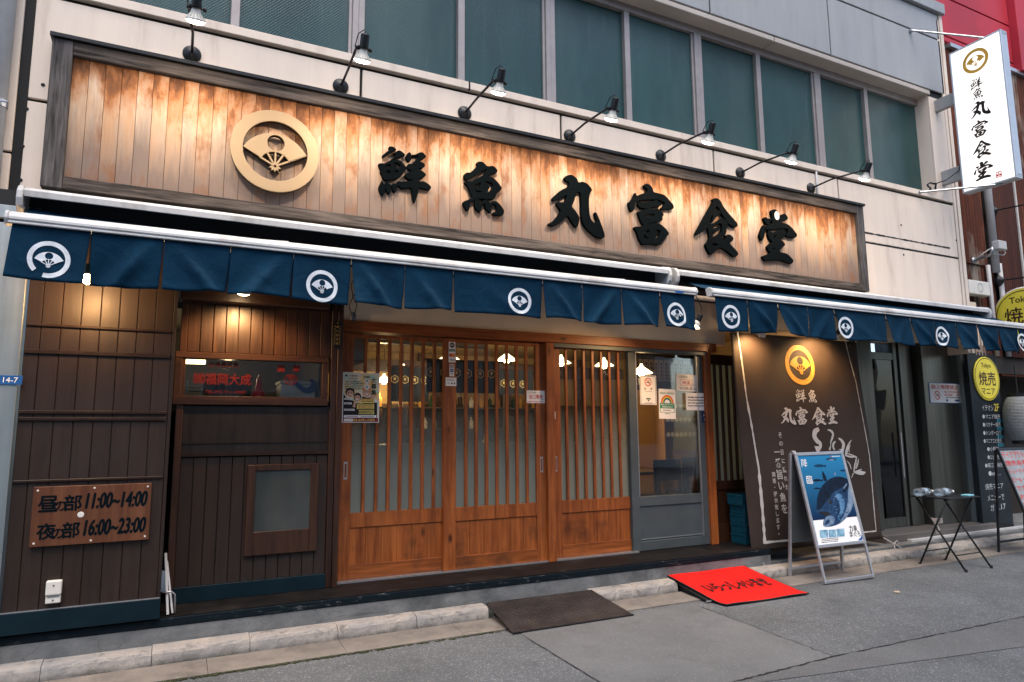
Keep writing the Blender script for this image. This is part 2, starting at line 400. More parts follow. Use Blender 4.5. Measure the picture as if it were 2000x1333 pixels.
def mat_planks(pw):
    m = NT('weathered_sign_planks'); o = m.xyz()
    idx = m.math('FLOOR', m.math('DIVIDE', o[0], pw))
    wnz = m.n('TexWhiteNoise', _noise_dimensions='1D', W=idx).outputs['Value']
    cmb = m.n('CombineXYZ', X=m.math('ADD', o[0], m.math('MULTIPLY', wnz, 37.0)), Y=0.0, Z=m.math('MULTIPLY', o[2], .10)).outputs[0]
    g1 = m.n('TexNoise', Scale=46.0, Detail=5.0, Roughness=.6, Vector=cmb).outputs['Fac']
    g2 = m.n('TexNoise', Scale=11.0, Detail=4.0, Roughness=.6, Distortion=.6, Vector=cmb).outputs['Fac']
    cm2 = m.n('CombineXYZ', X=m.math('ADD', o[0], m.math('MULTIPLY', wnz, 11.0)), Y=1.0, Z=m.math('MULTIPLY', o[2], .42)).outputs[0]
    g3 = m.n('TexNoise', Scale=7.5, Detail=5.0, Roughness=.65, Vector=cm2).outputs['Fac']
    c = m.mix(m.ramp(g1, .3, .7), (.40, .285, .20), (.59, .465, .35))
    c = m.mix(m.math('MULTIPLY', m.ramp(m.math('ADD', g2, m.math('MULTIPLY', wnz, .25)), .5, .85), .75), c, (.40, .20, .08))
    c = m.mix(m.math('MULTIPLY', m.ramp(wnz, .4, 1.0), .35), c, (.30, .19, .12))
    # weathering: bare dark-stained strip below the top rail, silver-grey towards the bottom
    zt = m.math('ADD', o[2], m.math('MULTIPLY', m.math('SUBTRACT', g3, .5), 1.15))
    zt = m.math('ADD', zt, m.math('MULTIPLY', m.math('SUBTRACT', wnz, .5), .14))
    c = m.mix(m.math('MULTIPLY', m.ramp(zt, .53, .82), .92), c, (.34, .125, .036))
    c = m.mix(m.math('MULTIPLY', m.ramp(zt, .77, .98), .92), c, (.065, .024, .011))
    zb = m.math('ADD', o[2], m.math('MULTIPLY', m.math('SUBTRACT', g2, .5), .55))
    zb = m.math('ADD', zb, m.math('MULTIPLY', m.math('SUBTRACT', wnz, .5), .22))
    c = m.mix(m.math('MULTIPLY', m.ramp(zb, .60, .14), .92), c, (.145, .108, .092))
    # rust-brown runs
    c = m.mix(m.math('MULTIPLY', m.ramp(g3, .53, .68), .7), c, (.19, .08, .034))
    m.bump(g1, .25, .003)
    return m.out(c, .72, 0, .2)
PLANK_W = .1045
M['planks'] = mat_planks(PLANK_W)

def mat_wire_glass():
    m = NT('teal_wired_figured_glass')
    v = m.coord((1, 1, 1), (0, rad(45), 0))
    w1 = m.n('TexWave', _wave_type='BANDS', _bands_direction='X', Scale=16.0, Distortion=.6, Detail=1.0, Vector=v).outputs['Fac']
    w2 = m.n('TexWave', _wave_type='BANDS', _bands_direction='Z', Scale=16.0, Distortion=.6, Detail=1.0, Vector=v).outputs['Fac']
    rnd = m.n('ObjectInfo').outputs['Random']
    n1 = m.noise(1.2, 4, .6, m.coord((1, 1, .5))); n2 = m.noise(5, 5, .7, m.coord((1, 1, .12)))
    h = m.math('ADD', m.math('POWER', w1, 4.0), m.math('POWER', w2, 4.0))
    c = m.mix(m.ramp(n1, .3, .7), (.0035, .023, .0245), (.010, .046, .046))
    c = m.mix(m.math('MULTIPLY', rnd, .8), c, m.mix(1, c, (2.2, 1.6, 1.5), 'MULTIPLY'))
    n3 = m.n('TexNoise', Scale=.9, Detail=3.0, Vector=m.coord((1.6, 1, .45), loc=(2, 0, 8))).outputs['Fac']; c = m.mix(m.math('MULTIPLY', m.ramp(n3, .46, .66), .6), c, (.045, .082, .078))  # paler clouds and upright streaks painted in place of glass reflections
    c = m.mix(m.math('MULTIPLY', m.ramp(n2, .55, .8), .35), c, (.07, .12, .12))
    c = m.mix(m.math('MULTIPLY', m.ramp(h, .7, 1.7), .5), c, (.055, .125, .13))
    m.bump(m.math('ADD', m.math('MULTIPLY', h, .6), m.math('MULTIPLY', n1, 4.0)), .16, .012)
    return m.out(c, .12, 0, .38)
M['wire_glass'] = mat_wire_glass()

def mat_glass(name, tint, ior=1.45, rough=0.0, frost=0.0, film=(.5, .55, .55), wave=.0, grade=None):
    """thin pane: clear share + mirror share by Fresnel, optional white film"""
    m = NT(name); t = m.t
    tr = m.n('BsdfTransparent', Color=(*tint, 1)); gl = m.n('BsdfAnisotropic', Roughness=rough) if False else m.n('BsdfGlossy', Roughness=rough)
    fr = m.n('Fresnel', IOR=ior)
    if wave:
        b = m.n('Bump', Strength=wave, Distance=.02, Height=m.noise(1.7, 2, .5, m.coord()))
        t.links.new(b.outputs[0], gl.inputs['Normal']); t.links.new(b.outputs[0], fr.inputs['Normal'])
    mx = m.n('MixShader', i0=fr.outputs[0]); t.links.new(tr.outputs[0], mx.inputs[1]); t.links.new(gl.outputs[0], mx.inputs[2])
    last = mx.outputs[0]
    if frost:
        df = m.n('BsdfDiffuse', Color=(*film, 1)); tl = m.n('BsdfTranslucent', Color=(*film, 1))
        a = m.n('MixShader', i0=.45); t.links.new(df.outputs[0], a.inputs[1]); t.links.new(tl.outputs[0], a.inputs[2])
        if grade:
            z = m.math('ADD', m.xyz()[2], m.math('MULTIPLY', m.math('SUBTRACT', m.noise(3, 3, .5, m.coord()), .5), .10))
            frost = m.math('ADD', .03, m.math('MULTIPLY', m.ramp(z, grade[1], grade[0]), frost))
        f2 = m.n('MixShader', i0=frost); t.links.new(last, f2.inputs[1]); t.links.new(a.outputs[0], f2.inputs[2]); last = f2.outputs[0]
    o = [x for x in t.nodes if x.type == 'OUTPUT_MATERIAL'][0]; t.links.new(last, o.inputs[0]); t.nodes.remove(m.p)
    return m.mat
M['pane'] = mat_glass('clear_door_glass', (.93, .96, .95), 1.5, 0.02, 0, wave=.1)
M['pane_graded'] = mat_glass('door_glass_film_and_street_reflection', (.90, .94, .93), 1.5, .02, .72, (.37, .40, .355), .1, (1.22, 1.80))  # film thins upward; its milky tone also stands in for the mirrored street
M['pane_film'] = mat_glass('frosted_door_glass', (.9, .95, .95), 1.5, .05, .66, (.24, .29, .28))
M['shop_glass'] = mat_glass('dark_entrance_glass', (.30, .36, .36), 1.55, 0.02, 0, wave=.1)
M['bottle_pet'] = mat_glass('clear_pet_plastic', (.88, .93, .95), 1.5, .08, .10, (.6, .65, .68))

def mat_asphalt():
    m = NT('asphalt'); v = m.coord()
    vo = m.n('TexVoronoi', Scale=130.0, Vector=v).outputs['Color']
    sep = m.n('SeparateColor', i0=vo).outputs[0]
    f = m.noise(150, 3, .7, v); g = m.noise(1.1, 5, .6, v); h = m.noise(9, 4, .6, v)
    c = m.mix(m.ramp(f, .3, .7), (.050, .056, .061), (.112, .119, .125))
    c = m.mix(m.math('MULTIPLY', m.ramp(sep, .84, .98), .6), c, (.25, .255, .26))
    c = m.mix(m.ramp(g, .35, .68), c, m.mix(1, c, (1.35, 1.35, 1.36), 'MULTIPLY'))
    c = m.mix(m.math('MULTIPLY', m.ramp(h, .5, .72), .4), c, m.mix(1, c, (.62, .62, .62), 'MULTIPLY'))
    c = m.mix(m.math('MULTIPLY', m.ramp(m.noise(.7, 6, .68, m.coord(loc=(5, 2, 0))), .50, .66), .45), c, m.mix(1, c, (.55, .55, .56), 'MULTIPLY'))
    m.bump(m.math('ADD', f, m.math('MULTIPLY', sep, .6)), .6, .006)
    return m.out(c, .85, 0, .15)
M['asphalt'] = mat_asphalt()
def mat_asphalt_smooth(name, k):
    m = NT(name); v = m.coord()
    f = m.noise(190, 3, .7, v); g = m.noise(1.6, 5, .6, v)
    c = m.mix(m.ramp(f, .3, .7), tuple(x * k for x in (.105, .112, .118)), tuple(x * k for x in (.185, .194, .20))); c = m.mix(m.ramp(g, .35, .7), c, m.mix(1, c, (.78, .78, .78), 'MULTIPLY'))
    st = m.noise(3.5, 6, .7, v); c = m.mix(m.math('MULTIPLY', m.ramp(st, .54, .70), .45), c, m.mix(1, c, (.55, .55, .55), 'MULTIPLY'))
    fl = m.n('SeparateColor', i0=m.n('TexVoronoi', Scale=150.0, Vector=v).outputs['Color']).outputs[0]; c = m.mix(m.math('MULTIPLY', m.ramp(fl, .93, 1), .6), c, (.24, .24, .25))
    m.bump(f, .35, .004); return m.out(c, .8, 0, .3)
M['asphalt_patch'] = mat_asphalt_smooth('worn_asphalt_patch', .80)
M['asphalt_patch2'] = mat_asphalt_smooth('dark_asphalt_patch', .66)
def mat_concrete(name, a, b, stain, crack=True, amt=.7):
    m = NT(name); v = m.coord()
    f = m.noise(4.5, 6, .65, m.coord((1, 1, 1.6))); g = m.noise(70, 3, .6, v); s = m.noise(1.7, 6, .7, m.coord((1, 1, 1.3), loc=(3, 0, 0)))
    c = m.mix(m.ramp(f, .32, .68), a, b); c = m.mix(m.math('MULTIPLY', m.ramp(g, .45, .75), .35), c, tuple(x * .55 for x in a))
    c = m.mix(m.math('MULTIPLY', m.ramp(s, .5, .68), amt), c, stain)
    if crack:
        wv = m.n('MixRGB') if False else None
        d = m.n('TexVoronoi', _feature='DISTANCE_TO_EDGE', Scale=3.2, Vector=m.mix(.12, m.coord((1, 1, 2.0)), m.n('TexNoise', Scale=6.0, Detail=4.0).outputs['Color'])).outputs['Distance']
        c = m.mix(m.math('MULTIPLY', m.ramp(d, .007, .001), .6), c, (.05, .045, .04))
    vo = m.n('TexVoronoi', Scale=34.0, Vector=v).outputs['Distance']
    c = m.mix(m.math('MULTIPLY', m.ramp(vo, .09, .05), .7), c, (.05, .05, .05))
    m.bump(m.math('ADD', g, f), .35, .006)
    return m.out(c, .85, 0, .25)
M['kerb'] = mat_concrete('old_kerb_concrete', (.34, .305, .27), (.175, .172, .17), (.055, .052, .046), False, .9)
def mat_kerb():
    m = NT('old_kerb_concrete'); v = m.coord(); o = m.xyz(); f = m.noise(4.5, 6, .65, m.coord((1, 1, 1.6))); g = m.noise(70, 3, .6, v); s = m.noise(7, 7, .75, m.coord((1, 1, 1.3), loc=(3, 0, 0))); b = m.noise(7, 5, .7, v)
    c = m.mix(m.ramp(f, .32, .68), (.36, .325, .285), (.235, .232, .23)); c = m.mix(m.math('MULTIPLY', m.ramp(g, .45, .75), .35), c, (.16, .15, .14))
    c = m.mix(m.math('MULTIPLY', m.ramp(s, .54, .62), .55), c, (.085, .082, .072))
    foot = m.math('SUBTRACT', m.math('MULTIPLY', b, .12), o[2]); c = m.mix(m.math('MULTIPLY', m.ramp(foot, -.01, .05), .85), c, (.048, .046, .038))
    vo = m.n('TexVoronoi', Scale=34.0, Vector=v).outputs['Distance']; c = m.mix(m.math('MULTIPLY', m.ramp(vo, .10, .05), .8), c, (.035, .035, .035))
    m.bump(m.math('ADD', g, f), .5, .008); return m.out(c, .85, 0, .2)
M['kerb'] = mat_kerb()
M['gutter'] = mat_concrete('gutter_concrete', (.215, .19, .165), (.13, .12, .11), (.055, .05, .044), False)
M['riser'] = mat_concrete('cracked_cement_render', (.195, .20, .20), (.105, .112, .115), (.032, .036, .036))
def mat_band():
    m = NT('worn_dark_blue_band'); f = m.noise(9, 6, .7, m.coord((1, 1, 3)))
    z = m.noise(1.3, 3, .5, m.coord())
    w = m.math('MULTIPLY', m.ramp(f, .56, .66), m.ramp(z, .42, .66))
    return m.out(m.mix(m.math('MULTIPLY', w, .8), (.003, .008, .012), (.20, .21, .22)), .75, 0, .12)
M['band'] = mat_band()
M['step_top'] = plain('dark_stone_step', (.0085, .008, .0082), .55, 0, .4, 7, .3, 60, dirt=(.045, .040, .036, .5), spec=.12)

def mat_rust():
    m = NT('rusty_corrugated_iron'); f = m.noise(8, 6, .7, m.coord((1, 1, .10))); g = m.noise(2.2, 4, .6, m.coord((1, 1, .3)))
    c = m.mix(m.ramp(f, .35, .65), (.12, .030, .014), (.055, .020, .014)); c = m.mix(m.math('MULTIPLY', m.ramp(g, .52, .66), .8), c, (.40, .35, .29))
    c = m.mix(m.math('MULTIPLY', m.ramp(f, .58, .7), .6), c, (.30, .085, .03))
    return m.out(c, .75, .15, .3)
M['rust'] = mat_rust()
def mat_carpet():
    m = NT('red_carpet_mat'); f = m.noise(260, 2, .6, m.coord()); g = m.noise(3, 4, .6, m.coord())
    c = m.mix(m.ramp(f, .3, .7), (.55, .008, .008), (.80, .022, .016)); c = m.mix(m.math('MULTIPLY', m.ramp(g, .5, .75), .35), c, (.35, .01, .01))
    m.bump(f, .8, .006); return m.out(c, .95, 0, .1)
M['carpet'] = mat_carpet()
def mat_checker():
    m = NT('rusty_checker_plate'); v = m.coord()
    a = m.n('TexVoronoi', Scale=24.0, Randomness=.25, Vector=m.coord((1, 1.9, 1), (0, 0, rad(45)))).outputs['Distance']
    f = m.noise(6, 5, .6, v); c = m.mix(m.ramp(f, .35, .7), (.020, .016, .0155), (.040, .032, .030))
    m.bump(m.ramp(a, .45, .2), .8, .006); return m.out(c, .55, .35, .4)
M['checker'] = mat_checker()
def mat_screen():
    m = NT('mesh_behind_hatch_glass'); f = m.noise(3, 4, .6, m.coord((1, 1, .35)))
    return m.out(m.mix(m.ramp(f, .3, .7), (.018, .026, .026), (.060, .068, .066)), .28, 0, .5)
M['hatch_glass'] = mat_screen()

# ------------------------------------------------------------------ reference planes of the place (metres)
Y_WALL = 5.60      # upper metal wall
Y_SIGN = 5.50      # front of the sign frame
Y_CLAD = 5.45      # brown cladding at the left
Y_MID = 5.86       # serving-window front
Y_DOOR = 6.00      # sliding doors
Z_STEP = .30
F0 = lambda Y, X=0, Z=0: Fr((X, Y, Z))   # facade frame facing the street

# ------------------------------------------------------------------ road, gutter, kerb, steps
mb = MB()
mb.add([(-60, -30, 0), (70, -30, 0), (70, 5.05, 0), (-60, 5.05, 0)], [(0, 1, 2, 3)])
mb.add([(-60, 5.05, -.004), (70, 5.05, -.004), (70, 60, -.004), (-60, 60, -.004)], [(0, 1, 2, 3)])
structure(mb.build('road', M['asphalt'], origin=(0, 0, 0)))
# resurfaced strips of the road, a few mm proud, meeting at worn seams
def pz(px, py, z=.004): return at_z(px, py, z)
P1, P2, P3, P4, P5 = pz(1031, 1247), pz(1168, 1331), pz(1372, 1187), pz(1628, 1283), pz(1440, 1331)
P2x = P1 + (P2 - P1) * 1.3; P5x = P4 + (P5 - P4) * 1.3; P6 = pz(2000, 1205); P6x = P4 + (P6 - P4) * 2.0
mb = MB(); mb.poly([P1, P2x, P5x, P4, P3, (P3.x, 4.99, .004), (P1.x + .02, 4.99, .004)])
structure(mb.build('road_patch', M['asphalt_patch'], origin=(0, 0, .004)))
mb = MB(); mb.poly([P4, P5x, (P5x.x + 3, P5x.y - .5, .004), (P6x.x, P5x.y - .5, .004), P6x, P6])
structure(mb.build('road_patch', M['asphalt_patch2'], origin=(0, 0, .004)))
mb = MB()
def seam(p, q, w, n=40, z=.0075):
    p, q = Vector(p), Vector(q); d = (q - p).normalized(); nrm = Vector((-d.y, d.x, 0)); L = []; R_ = []
    for i in range(n + 1):
        c = p + (q - p) * i / n + nrm * random.uniform(-.006, .006); h = w * random.uniform(.15, 1)
        L.append((c.x + nrm.x * h, c.y + nrm.y * h, z)); R_.append((c.x - nrm.x * h, c.y - nrm.y * h, z))
    mb.add(L + R_, [(i, n + 1 + i, n + 2 + i, i + 1) for i in range(n)])
seam(P1, P2x, .004); seam(P3, P4, .005); seam(P4, P5x, .010); seam(P4, P6, .009); seam(P6, P6x, .009)
structure(mb.build('road_seam', M['joint'], origin=(0, 0, .004)))
# gutter slabs with open joints
mb = MB(); x = -6.0
while x < 16:
    w = .90
    if not (2.9 < x + .3 < 3.0):
        mb.hexa([(x + .0015, 5.05, -.02), (x + w - .0015, 5.05, -.02), (x + w - .0015, 5.33, -.02), (x + .0015, 5.33, -.02),
                 (x + .0015, 5.05, .012), (x + w - .0015, 5.05, .012), (x + w - .0015, 5.33, .028), (x + .0015, 5.33, .028)])
    x += w
structure(mb.build('gutter', M['gutter'], origin=(0, 0, 0)))
# moss and grit along the gutter edge
m = NT('moss'); f = m.noise(40, 4, .7, m.coord()); M['moss'] = m.out(m.mix(m.ramp(f, .3, .7), (.012, .014, .008), (.045, .055, .014)), .95)
mb = MB()
r = random.Random(3)
for k in range(420):
    px = r.choice((r.uniform(-.6, 1.3), r.uniform(-.3, .9), r.uniform(.9, 2.4))); py = 5.045 + r.gauss(0, .010); s = r.uniform(.004, .016); h = r.uniform(.003, .010)
    mb.prism(Fr((px, py, .0005), (1, 0, 0), (0, 1, 0)), [(s * 1.6 * math.cos(t) * r.uniform(.6, 1), s * math.sin(t) * r.uniform(.6, 1)) for t in (0, 1.05, 2.1, 3.15, 4.2, 5.25)], 0, h)
o = mb.build('moss', M['moss'], origin=(1, 5.05, 0)); o['kind'] = 'stuff'
# kerb
def kerb_run(mb, x0, x1, L=.62):
    n = max(1, round((x1 - x0) / L)); L = (x1 - x0) / n; r = random.Random(int(x0 * 10))
    for i in range(n):
        a, b = x0 + i * L + .0018, x0 + (i + 1) * L - .0018; j = r.uniform(-.005, .005); c = .024; K = 15; rings = []
        for s in range(K + 1):
            x = a + (b - a) * s / K; e = .010 * max(0, 1 - min(s, K - s) / 1.0) * r.uniform(.2, 1.2); ch = r.uniform(.004, .016) if r.random() < .14 else 0; w = lambda k=.0022: r.gauss(0, k)
            rings.append([(x, 5.33 + j, -.01), (x, 5.338 + j + w() + e * .3, .05 + w()), (x, 5.345 + j + w() + e * .4, .118 - c + w()), (x, 5.345 + j + c * .35 + e + ch * .6 + w(.0012), .118 - c * .3 - e * .5 - ch + w(.0012)), (x, 5.345 + j + c + e, .118 - e * .6 - ch * .4 + w(.001)), (x, 5.41, .121 + w(.001)), (x, 5.475, .125 + j), (x, 5.475, -.01)])
        k = 8; vs = [p for R_ in rings for p in R_]
        fs = [tuple(range(k)), tuple(range(K * k + k - 1, K * k - 1, -1))]
        fs += [(s * k + q, (s + 1) * k + q, (s + 1) * k + (q + 1) % k, s * k + (q + 1) % k) for s in range(K) for q in range(k)]
        mb.add(vs, fs)
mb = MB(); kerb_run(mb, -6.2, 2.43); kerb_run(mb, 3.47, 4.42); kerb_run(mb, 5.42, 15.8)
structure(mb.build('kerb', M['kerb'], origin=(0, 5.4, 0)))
# entrance step: rendered riser, dark painted band, stone top
mb = MB(); mb.box(-3.2, 5.80, 5.48, 6.02, -.02, .232); structure(mb.build('entrance_step', M['riser'], origin=(0, 5.48, 0)))
mb = MB(); mb.box(-3.2, 5.803, 5.472, 6.02, .232, .294); structure(mb.build('step_band', M['band'], origin=(0, 5.48, .2), bevel=.008))
mb = MB(); mb.box(-3.2, 6.35, 5.476, 6.35, .295, .300); structure(mb.build('step_top', M['step_top'], origin=(0, 5.48, .2)))
# lower ledge under the banner and the granite entrance steps
mb = MB(); mb.box(5.81, 13.0, 5.50, 7.2, -.02, .15); mb.box(5.81, 6.35, 5.74, 6.4, .15, .294); structure(mb.build('side_ledge', M['riser'], origin=(7, 5.5, 0)))
mb = MB(); mb.box(7.95, 10.35, 5.66, 7.2, .08, .245); structure(mb.build('granite_step', M['granite'], origin=(9, 5.6, 0), bevel=.008))
mb = MB(); mb.box(8.35, 11.2, 5.60, 5.66, .15, .175); structure(mb.build('ledge_trim', M['awning_white'], origin=(9, 5.6, 0)))

# ------------------------------------------------------------------ the restaurant building
BLD = thing('restaurant_building', (4.5, 5.6, 0), 'cream metal clad restaurant front with a teal window strip above timber sliding doors', 'building')
ZG = (at_y(1093, 222, Y_WALL).z + at_y(700, 131, Y_WALL).z + at_y(1500, 313, Y_WALL).z) / 3          # joint under the window strip
Y_GL = 5.82
ZB = sum(at_y(a, b, 5.58).z for a, b in ((697, 92), (1073, 205), (1364, 272), (1600, 326))) / 4 + .012   # sill top
ZSOF = at_y(1818, 187, Y_WALL).z        # soffit over the windows
ZTOP = at_y(1844, 17, Y_WALL).z
ZMID = at_y(1841, 82, Y_WALL).z         # joint across the fascia
XR = 10.08; XREV = at_y(1831, 371, Y_WALL).x
XL = at_y(50, 120, Y_WALL).x            # wide joint at the left
G = .012
def panels(mb, xs, zs, y0, y1, g=G):
    for i in range(len(xs) - 1):
        for j in range(len(zs) - 1):
            mb.box(xs[i] + g, xs[i + 1] - g, y0, y1, zs[j] + g, zs[j + 1] - g)
vx = [at_y(px, py, Y_WALL).x for px, py in ((705, 180), (1096, 250), (1394, 308), (1637, 365))]
mb = MB(); mb.box(-1.6, XR - .03, 5.63, 5.66, 2.95, ZB - .02); mb.box(-1.6, XR - .03, 5.63, 5.66, ZSOF + .08, ZTOP - .02); mb.box(XREV + .02, XR - .03, 5.63, 5.66, ZB - .05, ZSOF + .1)
mb.build('joint_backing', M['joint'], BLD)
mb = MB()
zl = at_y(70, 196, Y_WALL).z; zr = at_y(1780, 489, Y_WALL).z
panels(mb, [XL + .02] + vx, [zl, ZG - .012], Y_WALL, 5.628); panels(mb, [XL + .02, vx[0]], [2.95, zl], Y_WALL, 5.628)
panels(mb, vx[-1:] + [XR - .16], [zr, ZG - .012], Y_WALL, 5.628); panels(mb, [vx[-1], XR - .16], [2.95, zr], Y_WALL, 5.628)
panels(mb, vx[0:], [2.95, zl], Y_WALL + .002, 5.628)
mb.box(-1.40, XL - .035, Y_WALL, 5.628, zl - .4, 8.0); mb.box(-1.40, XL - .035, Y_WALL, 5.628, 2.6, zl - .42)
mb.build('wall_cladding', M['cream'], BLD, bevel=.004)
mb = MB()      # corner strips at the right end, with two open joints
mb.box(XR - .15, XR - .09, Y_WALL, 5.628, 2.6, ZTOP - .25); mb.box(XR - .07, XR, Y_WALL - .004, 6.6, 2.6, ZTOP)
mb.box(XREV, XR - .16, Y_WALL, 5.628, ZG + .02, ZSOF - .02)
mb.build('corner_trim', M['cream'], BLD, bevel=.004)
mb = MB(); mb.box(XREV, XREV + .06, 5.63, Y_GL + .06, ZB - .04, ZSOF + .02); mb.build('window_reveal', M['cream'], BLD)
mb = MB(); mb.box(-.9, XREV + .1, 5.575, Y_GL + .05, ZG + .012, ZB - .012); mb.build('window_sill', M['cream'], BLD, bevel=.004)
jx = at_y(917, 168, 5.575).x
mb = MB(); mb.box(jx - .008, jx + .008, 5.572, 5.60, ZG + .01, ZB - .008); mb.build('sill_joint', M['joint'], BLD)
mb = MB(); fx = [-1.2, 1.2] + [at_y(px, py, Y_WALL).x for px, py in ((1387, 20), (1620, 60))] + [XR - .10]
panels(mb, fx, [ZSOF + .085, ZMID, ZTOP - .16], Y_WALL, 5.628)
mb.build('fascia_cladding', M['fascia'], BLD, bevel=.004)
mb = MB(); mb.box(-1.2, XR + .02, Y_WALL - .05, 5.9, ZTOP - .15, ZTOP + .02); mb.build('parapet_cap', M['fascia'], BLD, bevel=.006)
jx = at_y(1512, 88, Y_WALL).x
mb = MB()
for a, b in ((-1.2, jx - .008), (jx + .008, XREV + .02)):
    mb.box(a, b, Y_WALL - .012, Y_GL + .05, ZSOF, ZSOF + .065)
mb.build('soffit', M['soffit'], BLD, bevel=.005)
# five pairs of sashes
ex = [at_y(px, py, Y_GL).x for px, py in ((697, 92), (1073, 205), (1366, 272), (1602, 325), (1806, 367))]
th = [at_y(px, py, Y_GL).x for px, py in ((898, 155), (1226, 243), (1486, 300), (1698, 345))]
ex = [ex[0] - (ex[1] - ex[0])] + ex; th = [at_y(460, 15, Y_GL).x] + th
ZT = ZSOF + .01
for i in range(5):
    a, b, c = ex[i], th[i], ex[i + 1]
    mb = MB(); k = .055 if i < 4 else .03
    mb.box(a, c, Y_GL - .05, Y_GL + .04, ZB - .03, ZB + .035); mb.box(a, c, Y_GL - .05, Y_GL + .04, ZT - .10, ZT - .002)
    mb.box(a, a + .055, Y_GL - .052, Y_GL + .04, ZB + .035, ZT - .10); mb.box(c - k, c, Y_GL - .052, Y_GL + .04, ZB + .035, ZT - .10)
    mb.box(b - .035, b + .035, Y_GL - .045, Y_GL + .03, ZB + .035, ZT - .10)
    mb.box(c - k - .03, c - k, Y_GL - .03, Y_GL + .03, ZB + .035, ZT - .10); mb.box(a + .055, b, Y_GL - .03, Y_GL + .03, ZB + .035, ZB + .06)
    w = mb.build('window', M['alu_light'], BLD, bevel=.003)
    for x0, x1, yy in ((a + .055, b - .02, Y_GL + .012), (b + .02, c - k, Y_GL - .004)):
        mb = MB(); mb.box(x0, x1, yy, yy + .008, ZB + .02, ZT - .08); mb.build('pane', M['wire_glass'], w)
mb = MB(); mb.box(-.9, XREV, Y_GL + .25, Y_GL + .3, ZB - .1, ZT + .1); mb.build('dark_room', M['inside_dark'], BLD)
# stains and an open crack right of the signboard
mb = MB(); rr = random.Random(5)
for (x0, x1, zc, hh) in ((vx[-1] + .35, XR - .35, at_y(1800, 475, Y_WALL).z, .016), (vx[-1] + .3, XR - .17, zr, .016)):
    n = 40; L = []; U = []
    for i in range(n + 1):
        x = x0 + (x1 - x0) * i / n; h = hh * rr.uniform(.5, 1.3); L.append((x, Y_WALL - .003, zc - h * .6)); U.append((x, Y_WALL - .003, zc + h * .6))
    mb.add(L + U, [(i, i + 1, n + 2 + i, n + 1 + i) for i in range(n)])
mb.build('sealant_smear', M['joint'], BLD)

mb = MB()
for px, py in ((84, 166), (52, 213), (44, 286), (40, 352), (1893, 600), (1765, 498), (1868, 470), (1760, 440)):
    p = at_y(px, py, Y_WALL - .001); mb.lathe(p, (0, -1, 0), [(0, .014), (.004, .012)], 9)
mb.build('wall_fixing', M['joint'], BLD)
p = at_y(1594, 334, Y_WALL - .02); mb = MB(); mb.tube([(p.x, Y_WALL - .02, ZG), (p.x, Y_WALL - .02, ZG - .5)], .012, 8); mb.build('wall_conduit', M['pvc'], BLD, smooth=True)
# --- lower front: plaster header, lintel, posts
mb = MB(); mb.box(1.18, 5.75, 5.93, 6.25, 2.535, 3.3); mb.box(5.70, 10.6, 5.75, 6.25, 2.75, 3.3); mb.box(-1.6, 10.3, 5.64, 6.3, 3.25, 3.35)
mb.build('plaster_header', M['plaster'], BLD)
ZL = at_y(865, 662, Y_DOOR).z                       # top of the door leaves
mb = MB(); mb.box(1.27, 5.58, 5.90, 6.08, ZL + .012, 2.535); mb.build('lintel', M['cedar_x'], BLD, bevel=.004)
mb = MB(); mb.box(1.30, 4.42, 5.93, 6.10, Z_STEP, Z_STEP + .012); mb.build('door_track', M['alu'], BLD)
xp = at_y(1074, 880, 5.95).x
mb = MB(); mb.box(xp - .045, xp + .045, 5.915, 6.10, Z_STEP, ZL + .012); mb.build('door_post', M['cedar_z'], BLD, bevel=.004)
x1 = at_y(1387, 870, 5.95).x
mb = MB(); mb.box(x1 - .05, x1 + .05, 5.93, 6.10, Z_STEP, ZL + .012); mb.build('door_post', M['cedar_z'], BLD, bevel=.004)

def lattice_door(x0, x1, y, slats, sl, sr, kick_px, handle_x):
    """one sliding leaf: frame with slats, glass behind, boarded kick panel, recessed pull"""
    z0, z1 = Z_STEP + .012, ZL
    zt = at_y(775, 664, 6.0).z; zg = at_y(770, 998, 6.0).z; zr_ = at_y(770, 1026, 6.0).z; zk = at_y(770, 1097, 6.0).z
    f = MB(); d = .036
    f.box(x0, x0 + sl, y, y + d, z0, z1); f.box(x1 - sr, x1, y, y + d, z0, z1)
    f.box(x0 + sl, x1 - sr, y + .002, y + d - .002, zt, z1 - .001); f.box(x0 + sl, x1 - sr, y + .002, y + d - .002, zr_, zg)
    for s in slats: f.box(s - .0145, s + .0145, y + .003, y + .026, zg, zt)
    o = f.build('sliding_door', [M['cedar_z'], M['cedar_x']], BLD, bevel=.003)
    for p in o.data.polygons: pass
    mb = MB(); mb.box(x0 + sl, x1 - sr, y + .001, y + d - .001, z0 + .001, zk); mb.build('bottom_rail', M['cedar_rail_dirty'], o, bevel=.003)
    mb = MB(); n = 6; w = (x1 - sr - x0 - sl) / n
    for i in range(n): mb.box(x0 + sl + i * w + .0015, x0 + sl + (i + 1) * w - .0015, y + .014, y + .028, zk, zr_)
    mb.build('kick_panel', M['cedar_panel'], o)
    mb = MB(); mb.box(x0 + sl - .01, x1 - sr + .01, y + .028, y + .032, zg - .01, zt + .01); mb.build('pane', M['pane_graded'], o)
    if handle_x:
        fr = Fr((handle_x, y, Z_STEP + .93)); mb = MB()
        mb.fbox(fr, -.016, .016, -.075, -.06, -.002, .004); mb.fbox(fr, -.016, .016, .06, .075, -.002, .004)
        mb.fbox(fr, -.016, -.010, -.06, .06, -.002, .004); mb.fbox(fr, .010, .016, -.06, .06, -.002, .004); mb.fbox(fr, -.010, .010, -.06, .06, -.004, -.001)
        mb.build('handle', M['alu'], o)
    return o
def sx(px, y=5.98, py=800): return at_y(px, py, y).x
d1l, d1r = at_y(660, 1000, 6.0).x - .01, sx(885, 6.0)
